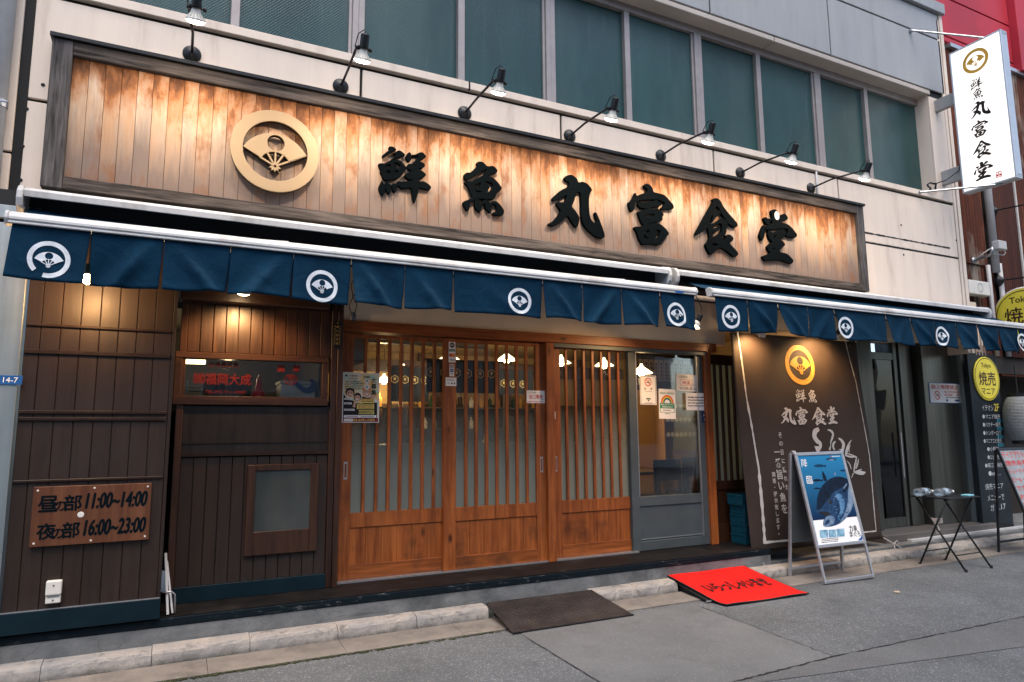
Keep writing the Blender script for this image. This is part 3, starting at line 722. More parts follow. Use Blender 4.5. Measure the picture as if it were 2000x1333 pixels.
SL1 = [at_y(p, 760, 6.0).x for p in (713.5, 738, 761, 783.7, 805, 827, 849)]
lattice_door(d1l, d1r, 6.0, SL1, .115, .1, None, at_y(675, 905, 6.0).x)
SL2 = [at_y(p, 760, 5.955).x for p in (911, 931, 951, 971, 991, 1010, 1029)]
lattice_door(at_y(868, 880, 5.955).x, at_y(1066, 880, 5.955).x, 5.955, SL2, .115, .105, None, at_y(1057.5, 897, 5.955).x)
SL3 = [at_y(p, 760, 6.0).x for p in (1107, 1125, 1142, 1159, 1176, 1192, 1209)]
lattice_door(at_y(1079, 880, 6.0).x + .012, at_y(1240, 880, 6.0).x, 6.0, SL3, .09, .07, None, at_y(1085, 899, 6.0).x)

# grey aluminium automatic door
gx0, gx1 = at_y(1232, 880, 5.965).x, at_y(1381, 880, 5.965).x
gz1 = ZL - .03
f = MB(); y = 5.965; zg0 = at_y(1300, 968, y).z; gt = at_y(1300, 690, y).z
f.box(gx0, gx0 + .10, y, y + .05, Z_STEP + .004, gz1); f.box(gx1 - .10, gx1, y, y + .05, Z_STEP + .004, gz1)
f.box(gx0 + .10, gx1 - .10, y + .003, y + .045, gt, gz1); f.box(gx0 + .10, gx1 - .10, y + .003, y + .045, zg0 - .10, zg0); f.box(gx0 + .10, gx1 - .10, y + .003, y + .045, Z_STEP + .004, Z_STEP + .10)
gd = f.build('glazed_door', M['alu_grey'], BLD, bevel=.003)
mb = MB(); mb.box(gx0 + .10, gx1 - .10, y + .018, y + .03, Z_STEP + .10, zg0 - .10); mb.build('lower_panel', M['alu_grey'], gd)
mb = MB(); mb.box(gx0 + .10, gx1 - .10, y + .022, y + .028, zg0, gt); mb.build('pane', M['pane'], gd)
mb = MB(); mb.box(gx0 + .096, gx0 + .104, y - .002, y + .02, zg0, gt); mb.box(gx1 - .104, gx1 - .096, y - .002, y + .02, Z_STEP + .1, gt); mb.box(gx0 + .1, gx1 - .1, y + .010, y + .02, Z_STEP + .115, Z_STEP + .122)
mb.build('glazing_bead', M['alu'], gd)
mb = MB(); mb.box(xp + .05, gx1 + .02, 5.925, 5.96, ZL - .03, ZL + .010); mb.box(gx0 - .0, gx1, 5.93, 5.963, gz1 + .002, ZL - .03); mb.build('door_header_track', M['alu_grey'], BLD, bevel=.003)
# dark lattice leaf beyond the last post
lx0, lx1 = x1 + .055, 6.3
mb = MB(); y = 6.02; z1 = ZL
mb.box(lx0, lx0 + .06, y, y + .04, Z_STEP, z1); mb.box(lx1 - .06, lx1, y, y + .04, Z_STEP, z1); mb.box(lx0 + .06, lx1 - .06, y, y + .04, z1 - .12, z1); mb.box(lx0 + .06, lx1 - .06, y, y + .04, Z_STEP, Z_STEP + .2); mb.box(lx0 + .06, lx1 - .06, y, y + .04, Z_STEP + .58, Z_STEP + .68)
q = lx0 + .14
while q < lx1 - .08: mb.box(q - .014, q + .014, y + .004, y + .03, Z_STEP + .68, z1 - .12); q += .095
mb.box(lx0 + .06, lx1 - .06, y + .02, y + .03, Z_STEP + .2, Z_STEP + .58)
dl = mb.build('lattice_screen', M['dark_wood'], BLD, bevel=.002)
mb = MB(); mb.box(lx0 + .05, lx1 - .05, y + .031, y + .036, Z_STEP + .68, z1 - .12); mb.build('pane', M['pane_film'], dl)

# --- serving-window front (set back) and its parts
mx0, mx1 = at_y(338, 900, Y_MID).x, at_y(652, 900, Y_MID).x
P = lambda a, b, c, d, Y=Y_MID: rect(a, b, c, d, Y)
zsill = at_y(640, 700, Y_MID).z
wx0, wx1, wz0, wz1 = P(356, 700, 627, 777)
zc1 = at_y(500, 884, Y_MID).z
ztop = 3.0
mb = MB(); n = 12; a0 = mx0 + .05; w = (mx1 - .05 - a0) / n
for i in range(n): mb.box(a0 + i * w + .003, a0 + (i + 1) * w - .003, Y_MID, Y_MID + .02, wz1 + .055, ztop)
up = mb.build('upper_boards', M['dark_wood'], BLD, bevel=.002)
mb = MB(); n = 12
for i in range(n): mb.box(a0 + i * w + .003, a0 + (i + 1) * w - .003, Y_MID, Y_MID + .02, Z_STEP + .10, zc1 - .03)
mb.build('lower_boards', M['brown_board'], BLD, bevel=.002)
mb = MB(); mb.box(mx0, mx1, Y_MID + .021, Y_MID + .10, Z_STEP, wz0 - .03); mb.box(mx0, mx1, Y_MID + .021, Y_MID + .10, wz1 + .03, 3.3); mb.build('board_backing', M['inside_dark'], BLD)
mb = MB(); mb.box(mx0, mx0 + .05, Y_MID - .02, Y_MID + .05, Z_STEP + .1, ztop); mb.box(mx1 - .05, mx1, Y_MID - .02, Y_MID + .05, Z_STEP, ztop)
mb.build('corner_post', M['dark_wood'], BLD, bevel=.004)
mb = MB(); mb.box(mx1 + .002, 1.29, Y_MID - .03, 6.1, Z_STEP, 3.2); mb.build('corner_post', M['dark_wood'], BLD, bevel=.004)
mb = MB(); mb.box(a0, mx1 - .05, Y_MID - .006, Y_MID + .02, zc1, wz0 - .075); pp = mb.build('umber_panel', M['umber'], BLD, bevel=.003)
mb = MB(); zz = zc1
mb.box(a0 - .01, mx1 - .045, Y_MID - .018, Y_MID - .004, zz - .022, zz + .006); mb.box(a0 - .01, mx1 - .045, Y_MID - .012, Y_MID - .004, zz + .075, zz + .083); mb.box(mx1 - .062, mx1 - .054, Y_MID - .014, Y_MID - .004, zz, wz0 - .08)
mb.build('panel_bead', M['batten'], BLD)
mb = MB(); t = .03
mb.box(wx0 - .05, wx1 + .05, Y_MID - .03, Y_MID + .05, wz1 + .002, wz1 + .05); mb.box(wx0 - .05, wx1 + .05, Y_MID - .035, Y_MID + .05, wz0 - .07, wz0 - .002)
mb.box(wx0 - .05, wx0, Y_MID - .028, Y_MID + .05, wz0, wz1); mb.box(wx1, wx1 + .05, Y_MID - .028, Y_MID + .05, wz0, wz1)
kw = mb.build('serving_window', M['dark_wood_x'], BLD, bevel=.003)
mb = MB(); mb.box(wx0, wx1, Y_MID + .012, Y_MID + .018, wz0, wz1); mb.build('pane', M['pane'], kw)
mb = MB(); mb.box(at_y(352, 590, Y_MID - .1).x, at_y(642, 600, Y_MID - .1).x, Y_MID - .14, Y_MID - .002, at_y(500, 596, Y_MID - .1).z, 2.86); mb.build('lamp_pelmet', M['dark_wood_x'], BLD, bevel=.006)
hx0, hx1, hz0, hz1 = P(483, 909, 617, 1075)
ix0, ix1, iz0, iz1 = P(499, 920, 603, 1032)
mb = MB(); y = Y_MID - .03
mb.box(hx0, ix0, y, Y_MID - .001, hz0, hz1); mb.box(ix1, hx1, y, Y_MID - .001, hz0, hz1); mb.box(ix0, ix1, y + .001, Y_MID - .001, hz0, iz0); mb.box(ix0, ix1, y + .001, Y_MID - .001, iz1, hz1)
ha = mb.build('access_hatch', M['dark_wood'], BLD, bevel=.003)
mb = MB(); mb.box(ix0, ix1, y + .014, y + .02, iz0, iz1); mb.build('pane', M['hatch_glass'], ha)
mb = MB(); mb.box(mx0 + .03, mx1 - .05, Y_MID - .028, Y_MID + .02, Z_STEP, Z_STEP + .115); mb.build('plinth', M['teal_plinth'], BLD, bevel=.003)

# --- brown boarded bay at the left with battens
cx0, cx1 = at_y(40, 900, Y_CLAD).x, at_y(330, 900, Y_CLAD).x
cx0 = at_y(60, 600, Y_CLAD).x - .02
cx1 = at_y(322, 900, Y_CLAD).x
mb = MB(); pw = .113; x = cx1
while x > cx0:
    mb.box(max(x - pw, cx0) + .0014, x - .0014, Y_CLAD, Y_CLAD + .02, Z_STEP + .14, 3.0); x -= pw
mb.build('cladding_boards', M['brown_board'], BLD, bevel=.003)
mb = MB(); mb.box(cx0, cx1, Y_CLAD + .021, Y_CLAD + .06, Z_STEP, 3.0); mb.box(cx1 - .04, cx1 - .001, Y_CLAD + .06, Y_MID, Z_STEP, 3.0); mb.build('bay_backing', M['inside_dark'], BLD)
mb = MB(); mb.box(cx1 + .0005, cx1 + .022, Y_CLAD - .004, Y_CLAD + .03, Z_STEP, 3.0); mb.box(cx1 + .0005, cx1 + .012, Y_CLAD + .03, Y_MID - .03, Z_STEP, 3.0); mb.build('bay_corner_board', M['brown_board'], BLD, bevel=.002)
for py, r in ((642, .010), (692, .017), (806, .014), (819, .014), (936, .011)):
    z = at_y(200, py, Y_CLAD).z
    mb = MB(); mb.box(cx0 + .005, cx1 - .01, Y_CLAD - .016, Y_CLAD - .001, z - r * .85, z + r * .85); mb.build('batten', M['batten'], BLD, bevel=.004)
mb = MB(); mb.box(cx0 - .02, cx1 + .024, Y_CLAD - .012, Y_CLAD + .05, Z_STEP + .001, Z_STEP + .135); mb.build('plinth', M['teal_plinth'], BLD, bevel=.003)
mb = MB(); mb.box(cx0 - .015, cx1 + .018, Y_CLAD - .008, Y_CLAD - .001, Z_STEP + .136, Z_STEP + .142); mb.build('plinth_flashing', M['alu'], BLD)

# ------------------------------------------------------------------ stainless pier at the left edge, with drain pipe above
PIER = thing('metal_pier', (-1.3, 5.45, 0), 'worn grey stainless clad pier at the left end of the shopfront', 'pier')
px1 = cx0 - .012
zt = at_y(10, 437, Y_CLAD).z
mb = MB(); mb.box(px1 - 1.2, px1, Y_CLAD - .03, Y_CLAD + .1, -.02, zt); mb.build('cladding_sheet', M['pilaster'], PIER, bevel=.004)
mb = MB(); mb.box(px1 - 1.2, px1 + .05, Y_CLAD - .035, Y_CLAD + .1, zt + .03, zt + .12); mb.build('top_trim', M['pilaster'], PIER, bevel=.004)
mb = MB(); mb.box(px1 - 1.2, px1 + .05, Y_CLAD + .01, Y_CLAD + .1, zt, zt + .24); mb.build('joint_strip', M['joint'], PIER)
x = at_y(9, 100, 5.5).x
PIPE = thing('drain_pipe', (x, 5.5, 2.9), 'grey vertical drain pipe with bracket at the top left corner', 'pipe')
mb = MB(); mb.tube([(x - .01, 5.52, 2.9), (x - .01, 5.52, 8.5)], .05, 12); mb.build('pipe', M['pvc'], PIPE, smooth=True)
mb = MB(); zz = at_y(8, 210, 5.5).z; mb.lathe((x - .01, 5.52, zz), (0, 0, 1), [(0, .056), (.05, .056)], 12); mb.tube([(x - .05, 5.46, zz + .02), (x + .06, 5.44, zz + .02)], .007, 6); mb.build('pipe_bracket', M['steel'], PIPE)

# ------------------------------------------------------------------ timber signboard
sTL, sTR = at_y(103, 70, Y_SIGN), at_y(1686, 405, Y_SIGN)
SX0, SX1 = sTL.x, sTR.x
SZ1 = (sTL.z + sTR.z) / 2; SZ0 = at_y(1692, 566, Y_SIGN).z - .02
FW = at_y(139, 200, Y_SIGN).x - at_y(97, 200, Y_SIGN).x
BT = .105; bzt = (at_y(121, 345, Y_SIGN).z + at_y(1678, 552, Y_SIGN).z) / 2; BB = bzt - SZ0
SIGN = thing('timber_signboard', (SX0, Y_SIGN, SZ0), 'long weathered plank signboard with grey beam frame, round fan crest and six black characters', 'signboard')
px0, px1_ = SX0 + FW, SX1 - FW * .95
Y_PL = Y_SIGN + .045
mb = MB(); x = px0
while x < px1_ - .001:
    mb.box(x + .0012, min(x + PLANK_W, px1_) - .0012, Y_PL, Y_PL + .03, bzt - .01, SZ1 - BT + .01); x += PLANK_W
pl = mb.build('planks', M['planks'], SIGN, bevel=.0015)
# material coordinates run from the first plank's foot
off = Vector((px0, Y_PL, bzt)) - Vector((SX0, Y_SIGN, SZ0))
for v in pl.data.vertices: v.co -= off
pl.location = off
mb = MB(); mb.box(px0, px1_, Y_PL + .031, Y_WALL, SZ0 + .02, SZ1 - .02); mb.build('backing', M['inside_dark'], SIGN)
mb = MB(); mb.box(SX0, SX0 + FW, Y_SIGN, Y_WALL - .002, SZ0, SZ1); mb.build('frame_post', M['frame_z'], SIGN, bevel=.006)
mb = MB(); mb.box(SX1 - FW * .95, SX1, Y_SIGN, Y_WALL - .002, SZ0, SZ1); mb.build('frame_post', M['frame_z'], SIGN, bevel=.006)
mb = MB(); mb.box(SX0 + FW, px1_, Y_SIGN + .004, Y_WALL - .002, SZ1 - BT, SZ1 - .001); mb.build('frame_beam', M['frame_x'], SIGN, bevel=.006)
mb = MB(); mb.box(SX0 + FW, px1_, Y_SIGN + .004, Y_WALL - .002, SZ0, bzt); mb.build('frame_beam', M['frame_x'], SIGN, bevel=.006)
mb = MB(); mb.box(SX0 - .015, SX1 + .015, Y_SIGN - .022, Y_WALL - .002, SZ1 + .001, SZ1 + .032); mb.build('flashing', M['black'], SIGN, bevel=.003)

# fan crest outlines (unit ring radius)
def fan_polys(full=True):
    R, rin, pz_ = .80, .36, -.37
    a0, a1 = rad(29), rad(153)
    leaf = [(R * math.cos(a0 + (a1 - a0) * i / 24), pz_ + R * math.sin(a0 + (a1 - a0) * i / 24)) for i in range(25)]
    leaf += [(rin * math.cos(a1 + (a0 - a1) * i / 12), pz_ + rin * math.sin(a1 + (a0 - a1) * i / 12)) for i in range(13)]
    sun_ = circle(.205, 28, .0, .205)
    return [leaf, sun_]
def fan_ribs():
    pz_ = -.37; out = []
    for i, an in enumerate((29, 60, 90, 121, 153)):
        d = (math.cos(rad(an)), math.sin(rad(an))); n = (-d[1], d[0]); w = .022
        L = .82 if i == 0 else .40
        out.append([(d[0] * .03 + n[0] * w, pz_ + d[1] * .03 + n[1] * w), (d[0] * L + n[0] * w, pz_ + d[1] * L + n[1] * w), (d[0] * L - n[0] * w, pz_ + d[1] * L - n[1] * w), (d[0] * .03 - n[0] * w, pz_ + d[1] * .03 - n[1] * w)])
    for an in (200, 235, 270, 305, 340):
        d = (math.cos(rad(an)), math.sin(rad(an))); n = (-d[1], d[0])
        out.append([(d[0] * .02, pz_ + d[1] * .02), (d[0] * .08 + n[0] * .03, pz_ + d[1] * .08 + n[1] * .03), (d[0] * .15, pz_ + d[1] * .15), (d[0] * .08 - n[0] * .03, pz_ + d[1] * .08 - n[1] * .03)])
    return out
RING = outline([circle(1.0, 64), circle(.745, 56)], .0)
FAN = outline(fan_polys(), .0)
def crest(mb, fr, r, c=.002, mi=0, sx=1.0):
    mb.put(RING, fr, r * sx, r, c, mi); mb.put(FAN, fr, r * sx, r, c, mi)
    for q in fan_ribs(): mb.add([fr(a * r * sx, b * r, c + .0004) for a, b in q], [tuple(range(len(q)))], mi)
# the big gold crest: ring, fan leaf, ribs
ec = at_y(538, 297, Y_SIGN); ER = .0611 * Y_SIGN * 1.0
fr = Fr((ec.x, Y_SIGN + .004, ec.z))
mb = MB(); mb.put(outline([circle(ER, 96), circle(ER * .745, 84)], .005, .003), fr, 1, 1, .016); em = mb.build('crest', M['gold'], SIGN)
mb = MB(); mb.put(outline([circle(ER * .997, 96), circle(ER * .748, 84)], .016), fr, 1, 1, -.008); mb.put(outline([[(a * ER, b * ER - .004) for a, b in q] for q in fan_polys()], .016), fr, 1, 1, -.013)
for q in fan_ribs(): mb.prism(fr, [(a * ER * 1.03, b * ER * 1.03 - .002) for a, b in q], -.028, .0015)
mb.build('dark_edge', plain('dark_bronze_edge', (.03, .02, .012), .5), em)
mb = MB(); fp = [[(a * ER, b * ER) for a, b in q] for q in fan_polys()]; mb.put(outline(fp, .004, .002), fr, 1, 1, .010); mb.build('fan_leaf', M['gold'], em)
mb = MB()
for i, q in enumerate(fan_ribs()): mb.prism(fr, [(a * ER, b * ER) for a, b in q], -.002, .013 + i * .0006)
mb.build('fan_ribs', M['gold'], em, bevel=.002)

# six brush characters, outlines measured off the board
GL = {}
GL['sen'] = (730, 275, 10.25, [
 [[(310,130),(335,118),(390,125),(425,150),(452,180),(420,200),(380,215),(310,250),(240,300),(200,325),(178,312),(195,285),(250,245),(310,195),(335,160),(312,155)]],
 [[(105,470),(130,458),(200,460),(250,445),(310,410),(370,370),(430,310),(465,262),(435,266),(405,252),(440,236),(490,203),(530,198),(580,235),(628,280),(610,297),(540,314),(460,340),(385,375),(410,388),(490,390),(560,420),(610,470),(660,555),(610,600),(590,650),(540,710),(470,745),(400,765),(330,775),(240,788),(210,770),(170,680),(140,625),(155,590),(125,530)],
  [(225,510),(300,462),(355,478),(350,522),(265,545),(240,562)],[(250,582),(340,590),(350,665),(240,668)],[(392,435),(450,430),(520,455),(545,490),(520,570),(470,545),(430,510),(425,480)],[(415,600),(470,582),(505,600),(490,640),(415,650)]],
 [[(175,795),(190,860),(225,880),(215,960),(225,1040),(185,1085),(150,1060),(110,960),(118,910),(145,860)]],
 [[(275,808),(300,850),(350,890),(345,960),(335,1050),(300,1055),(260,990),(225,910),(240,860)]],
 [[(660,300),(690,250),(725,230),(750,260),(755,340),(740,390),(705,415),(670,370),(655,320)]],
 [[(757,285),(830,280),(900,255),(940,230),(990,235),(1030,275),(1055,310),(1010,345),(960,370),(905,402),(950,420),(1000,440),(1035,485),(1000,525),(950,540),(895,528),(910,580),(960,600),(1010,630),(1055,675),(1010,715),(960,735),(895,745),(893,810),(960,820),(1000,808),(1060,840),(1120,885),(1152,920),(1140,960),(1100,975),(1000,950),(900,925),(895,1000),(880,1080),(850,1160),(820,1240),(795,1180),(780,1050),(765,930),(700,935),(600,950),(560,940),(520,900),(475,890),(455,940),(460,980),(430,1025),(400,1000),(385,930),(370,880),(400,848),(440,872),(470,840),(505,803),(560,825),(650,812),(780,805),(795,738),(770,770),(700,765),(645,715),(635,680),(680,645),(750,615),(805,550),(760,575),(720,580),(685,530),(680,495),(705,465),(770,465),(830,420),(890,340),(930,285),(870,300),(800,305)]]])
GL['gyo'] = (895, 305, 10.667, [
 [[(395,140),(430,122),(510,125),(550,160),(590,210),(650,222),(735,205),(820,295),(805,345),(700,375),(600,410),(640,428),(700,440),(780,500),(850,580),(905,660),(890,705),(830,745),(790,790),(775,850),(735,895),(650,897),(540,885),(400,880),(370,880),(300,850),(270,800),(240,700),(200,610),(140,560),(170,525),(210,522),(290,550),(330,510),(390,475),(450,450),(510,410),(570,350),(620,280),(580,270),(500,305),(400,380),(330,420),(250,460),(180,500),(150,480),(130,420),(140,380),(200,345),(250,350),(310,310),(380,240),(440,180),(405,190)],
  [(335,620),(370,580),(430,565),(480,535),(475,610),(400,640),(370,670),(380,720),(490,728),(500,765),(375,765),(350,690)],[(560,515),(640,530),(730,570),(740,600),(700,690),(650,770),(570,770),(575,735),(620,700),(655,660),(620,620),(580,580)]],
 [[(320,838),(250,900),(180,930),(130,945),(107,985),(130,1040),(170,1110),(190,1140),(225,1110),(245,1030),(250,950),(310,930),(365,905),(378,870)]],
 [[(375,872),(358,940),(355,1040),(390,1110),(450,1165),(475,1150),(485,1060),(490,1020),(530,990),(575,975),(570,1060),(600,1110),(680,1185),(685,1100),(695,1010),(740,985),(790,1010),(810,1060),(815,1130),(790,1170),(730,1185),(735,1215),(800,1235),(930,1230),(965,1150),(920,1070),(860,1000),(800,945),(750,940),(700,965),(675,985),(630,935),(575,905),(520,960),(475,1000),(440,960),(420,910)]]])
GL['maru'] = (1060, 330, 8.889, [
 [[(380,160),(420,120),(500,105),(560,140),(600,180),(620,240),(660,235),(700,228),(770,255),(820,310),(858,360),(830,410),(808,460),(800,560),(805,700),(820,830),(850,900),(905,950),(940,930),(950,900),(930,860),(905,770),(925,755),(950,800),(1000,920),(1040,1030),(1085,1175),(1040,1205),(960,1190),(850,1120),(760,1030),(700,930),(680,820),(672,600),(670,470),(660,410),(620,395),(585,410),(570,480),(540,570),(500,650),(560,720),(635,830),(635,900),(605,1010),(560,1000),(500,900),(435,800),(360,880),(280,950),(200,985),(130,985),(95,960),(190,915),(270,820),(330,720),(290,680),(240,605),(275,580),(330,585),(385,590),(420,500),(430,440),(360,480),(260,530),(190,550),(165,525),(230,460),(330,370),(460,310),(465,220),(430,215),(395,190)]]])
GL['tomi'] = (1220, 350, 9.524, [
 [[(360,130),(400,90),(440,92),(500,140),(525,180),(535,245),(600,260),(700,285),(750,305),(820,380),(915,490),(910,545),(860,560),(770,555),(670,560),(720,510),(770,440),(700,410),(620,375),(500,378),(400,380),(300,395),(215,415),(190,480),(180,560),(140,610),(110,570),(85,500),(80,435),(110,430),(150,380),(185,310),(205,250),(222,320),(290,295),(390,260),(430,230),(425,160),(385,160)]],
 [[(250,465),(290,420),(320,440),(420,430),(560,415),(595,390),(640,420),(690,470),(650,500),(560,515),(480,530),(450,550),(400,545),(290,530)]],
 [[(250,610),(290,600),(360,590),(440,530),(430,570),(500,565),(580,548),(640,565),(700,620),(738,660),(700,700),(715,750),(660,790),(560,800),(440,820),(350,850),(310,780),(290,700)],[(375,680),(420,660),(500,640),(590,645),(545,700),(390,714)]],
 [[(185,905),(220,885),(310,890),(370,850),(420,812),(440,842),(540,825),(640,825),(700,860),(780,930),(838,1015),(790,1060),(740,1130),(680,1210),(640,1225),(500,1200),(380,1210),(340,1215),(290,1140),(260,1050),(230,960)],
  [(355,1010),(390,962),(470,930),(472,990),(420,1005),(400,1030),(410,1082),(475,1085),(468,1110),(378,1112)],[(555,942),(620,935),(688,955),(660,1040),(625,1108),(548,1104),(600,1070),(645,1000)]]])
GL['shoku'] = (1350, 375, 9.873, [
 [[(415,150),(450,128),(500,125),(560,165),(620,280),(700,390),(800,500),(900,620),(890,665),(850,685),(790,660),(720,610),(650,510),(590,400),(530,295),(500,268),(470,295),(430,390),(385,480),(360,560),(330,690),(220,755),(110,830),(80,820),(180,650),(260,490),(330,370),(400,250),(435,175)]],
 [[(450,365),(550,360),(580,410),(540,450),(480,480),(410,590),(385,590),(430,480),(412,440),(430,390)]],
 [[(365,585),(405,622),(480,590),(540,550),(600,500),(660,540),(715,610),(690,680),(685,770),(660,830),(590,880),(640,925),(710,960),(800,1050),(920,1180),(890,1235),(840,1250),(780,1210),(680,1120),(570,1070),(480,1130),(390,1215),(340,1150),(280,1020),(330,970),(365,890),(350,800),(335,700),(335,640)],
  [(428,652),(540,602),(595,612),(610,680),(590,780),(500,840),(418,882),(415,825),(470,785),(560,715),(570,680),(530,668),(432,725)],[(400,990),(450,985),(550,1005),(500,1045),(430,1068)]],
 [[(665,860),(690,830),(760,825),(825,885),(805,945),(760,965),(690,950),(640,930),(710,880),(680,878)]]])
GL['dou'] = (1470, 400, 10.66, [
 [[(390,130),(440,100),(485,110),(530,150),(555,290),(610,210),(680,185),(748,285),(690,330),(580,362),(640,380),(740,415),(820,480),(880,560),(930,625),(915,670),(870,690),(760,665),(700,650),(725,600),(757,520),(700,490),(560,490),(400,510),(280,515),(265,490),(330,430),(440,375),(412,350),(415,230),(390,170)]],
 [[(235,290),(275,255),(310,290),(380,300),(440,270),(380,330),(340,400),(315,415),(270,370)]],
 [[(235,430),(265,450),(255,650),(215,745),(180,720),(150,630)]],
 [[(340,530),(365,530),(420,590),(500,560),(620,505),(720,600),(650,680),(590,740),(640,760),(690,830),(640,880),(580,940),(570,990),(700,1015),(760,1050),(855,1150),(850,1195),(820,1225),(740,1200),(600,1150),(460,1150),(290,1170),(240,1130),(215,1075),(290,1050),(400,1010),(350,960),(310,880),(370,820),(440,780),(370,720),(330,620)],
  [(440,640),(520,612),(490,680),(460,700)],[(400,910),(490,882),(460,950)]]])
Y_LET = Y_SIGN + .003
GLYPH = {}
for k, (x0, y0, s, groups) in GL.items():
    world_g = [[[(lambda p: (p.x, p.z))(at_y(x0 + a / s, y0 + b / s, Y_LET)) for a, b in q] for q in g] for g in groups]
    xs = [p[0] for g in world_g for q in g for p in q]; zs = [p[1] for g in world_g for q in g for p in q]
    cx, cz = (min(xs) + max(xs)) / 2, (min(zs) + max(zs)) / 2; H_ = max(zs) - min(zs)
    loc = [[[(p[0] - cx, p[1] - cz) for p in q] for q in g] for g in world_g]
    mb = MB(); fr = Fr((cx, Y_LET, cz))
    for i, g in enumerate(loc): mb.put(outline([chaikin(q) for q in g], .013, .004), fr, 1, 1, -.0175 - i * .0014)
    mb.build('character', M['black_letter'], SIGN)
    flat = [[], []]
    for i, g in enumerate(loc):
        v, f = outline([[(p[0] / H_, p[1] / H_) for p in q] for q in g], 0.0)
        n = len(flat[0]); flat[0] += [(p[0], p[1], i * .0003) for p in v]; flat[1] += [tuple(n + j for j in q) for q in f]
    GLYPH[k] = (flat, (max(xs) - min(xs)) / H_)
def brush(mb, k, fr, a, b, h, c=.002, mi=0, wide=1.0):
    mb.put(GLYPH[k][0], fr.at(a, b), h * wide, h, c, mi)
# small white oval on the last character
p = at_y(1516.5, 422, Y_LET)
mb = MB(); mb.prism(Fr((p.x, Y_LET - .004, p.z)), circle(.038, 20, 0, 0, .052), 0, .004); mb.build('white_oval_disc', M['foam'], SIGN)
# letters face the street: normals of flat fills are made consistent by thickness

# ------------------------------------------------------------------ seven spotlights over the signboard
ZBASE = 4.52; spot_x = [at_y(*q, Y_WALL).x for q in ((375, 105), (665, 171), (907, 227), (1112, 271), (1290, 309), (1445, 341), (1583, 370))]
names = ['black arm spotlight over the blank planks to the left of the round fan crest', 'black arm spotlight over the planks just right of the round fan crest', 'black arm spotlight over the gap between first and second sign characters',
         'black arm spotlight over the left half of the third sign character', 'black arm spotlight above the fourth and fifth sign characters', 'black arm spotlight above the last sign character', 'black arm spotlight over the right end of the signboard past all characters']
bd = Vector((0, .46, -.89)).normalized()
HEADS = [(380, 40), (706, 112), (971, 178), (1190, 230), (1381, 280), (1546, 312), (1694, 350)]
def spotlight(i):
    x = spot_x[i]; t = thing('spotlight', (x, Y_WALL, ZBASE), 'black arm spotlight with ribbed white bulb: ' + names[i], 'spotlight', 'spotlights above the signboard')
    t['label'] = names[i]
    mb = MB(); mb.lathe((x, Y_WALL - .001, ZBASE), (0, -1, 0), [(0, .068), (.012, .068), (.026, .055), (.040, .03), (.046, .016), (.052, .016)], 22)
    for an in (30, 150, 270): mb.lathe((x + .048 * math.cos(rad(an)), Y_WALL - .02, ZBASE + .048 * math.sin(rad(an))), (0, -1, 0), [(0, .007), (.010, .007)], 8)
    mb.build('base_plate', M['black'], t, smooth=False)
    bulb = Vector((x + .01, 4.885, 4.385)); top = bulb - bd * .20
    joint = bulb - bd * .10 + Vector((-.045, .02, 0))
    mb = MB(); mb.tube([(x, Y_WALL - .045, ZBASE), (x - .002, 5.3, ZBASE + .012), (joint.x, joint.y + .03, joint.z + .012)], .0105, 8); mb.build('arm', M['black'], t, smooth=True)
    mb = MB(); mb.bar(joint + Vector((0, .03, .01)), joint + Vector((.01, -.015, -.005)), .016, .03); mb.lathe(joint + Vector((-.014, 0, 0)), (1, 0, 0), [(0, .015), (.02, .015), (.10, .006), (.104, .016), (.125, .016)], 10); mb.build('bracket', M['black'], t)
    mb = MB(); mb.lathe(top, bd, [(0, .020), (.004, .030), (.012, .033), (.085, .033), (.10, .036), (.112, .034)], 18); mb.build('lamp_holder', M['black'], t, smooth=True)
    mb = MB(); mb.tube([top + bd * .004, top - bd * .03 + Vector((-.01, .01, 0)), top - bd * .01 + Vector((-.045, .04, 0)), joint + Vector((-.012, .03, .02))], .004, 6); mb.build('cable', M['cable'], t, smooth=True)
    mb = MB(); mb.lathe(top + bd * .11, bd, [(0, .026), (.015, .030), (.03, .034)], 20)
    for j in range(16):
        an = 2 * math.pi * j / 16; a = Vector((1, 0, 0)); b = bd.cross(a); q = a * math.cos(an) + b * math.sin(an); tq = bd.cross(q)
        o0 = top + bd * .14
        mb.hexa([o0 + q * .020 - tq * .003, o0 + q * .034 - tq * .003, o0 + q * .034 + tq * .003, o0 + q * .020 + tq * .003,
                 o0 + bd * .038 + q * .03 - tq * .005, o0 + bd * .038 + q * .062 - tq * .005, o0 + bd * .038 + q * .062 + tq * .005, o0 + bd * .038 + q * .03 + tq * .005])
    mb.lathe(top + bd * .14, bd, [(0, .03), (.034, .050), (.038, .062), (.052, .064)], 24)
    mb.build('bulb', M['bulb_body'], t)
    mb = MB(); mb.lathe(top + bd * .192, bd, [(0, .060), (.012, .054), (.020, .036), (.023, .012)], 24); mb.build('bulb_lens', M['bulb_lit'], t, smooth=True)
    L = bpy.data.lights.new('spotlight_beam', 'SPOT'); L.energy = 36; L.color = (1, .79, .58); L.spot_size = rad(160); L.spot_blend = 1.0; L.shadow_soft_size = .045
    lo = bpy.data.objects.new('spotlight_beam', L); COL.objects.link(lo); lo.parent = t
    lo.location = top + bd * .222 - Vector((x, Y_WALL, ZBASE)); lo.rotation_euler = (-bd).to_track_quat('Z', 'Y').to_euler()
for i in range(7): spotlight(i)

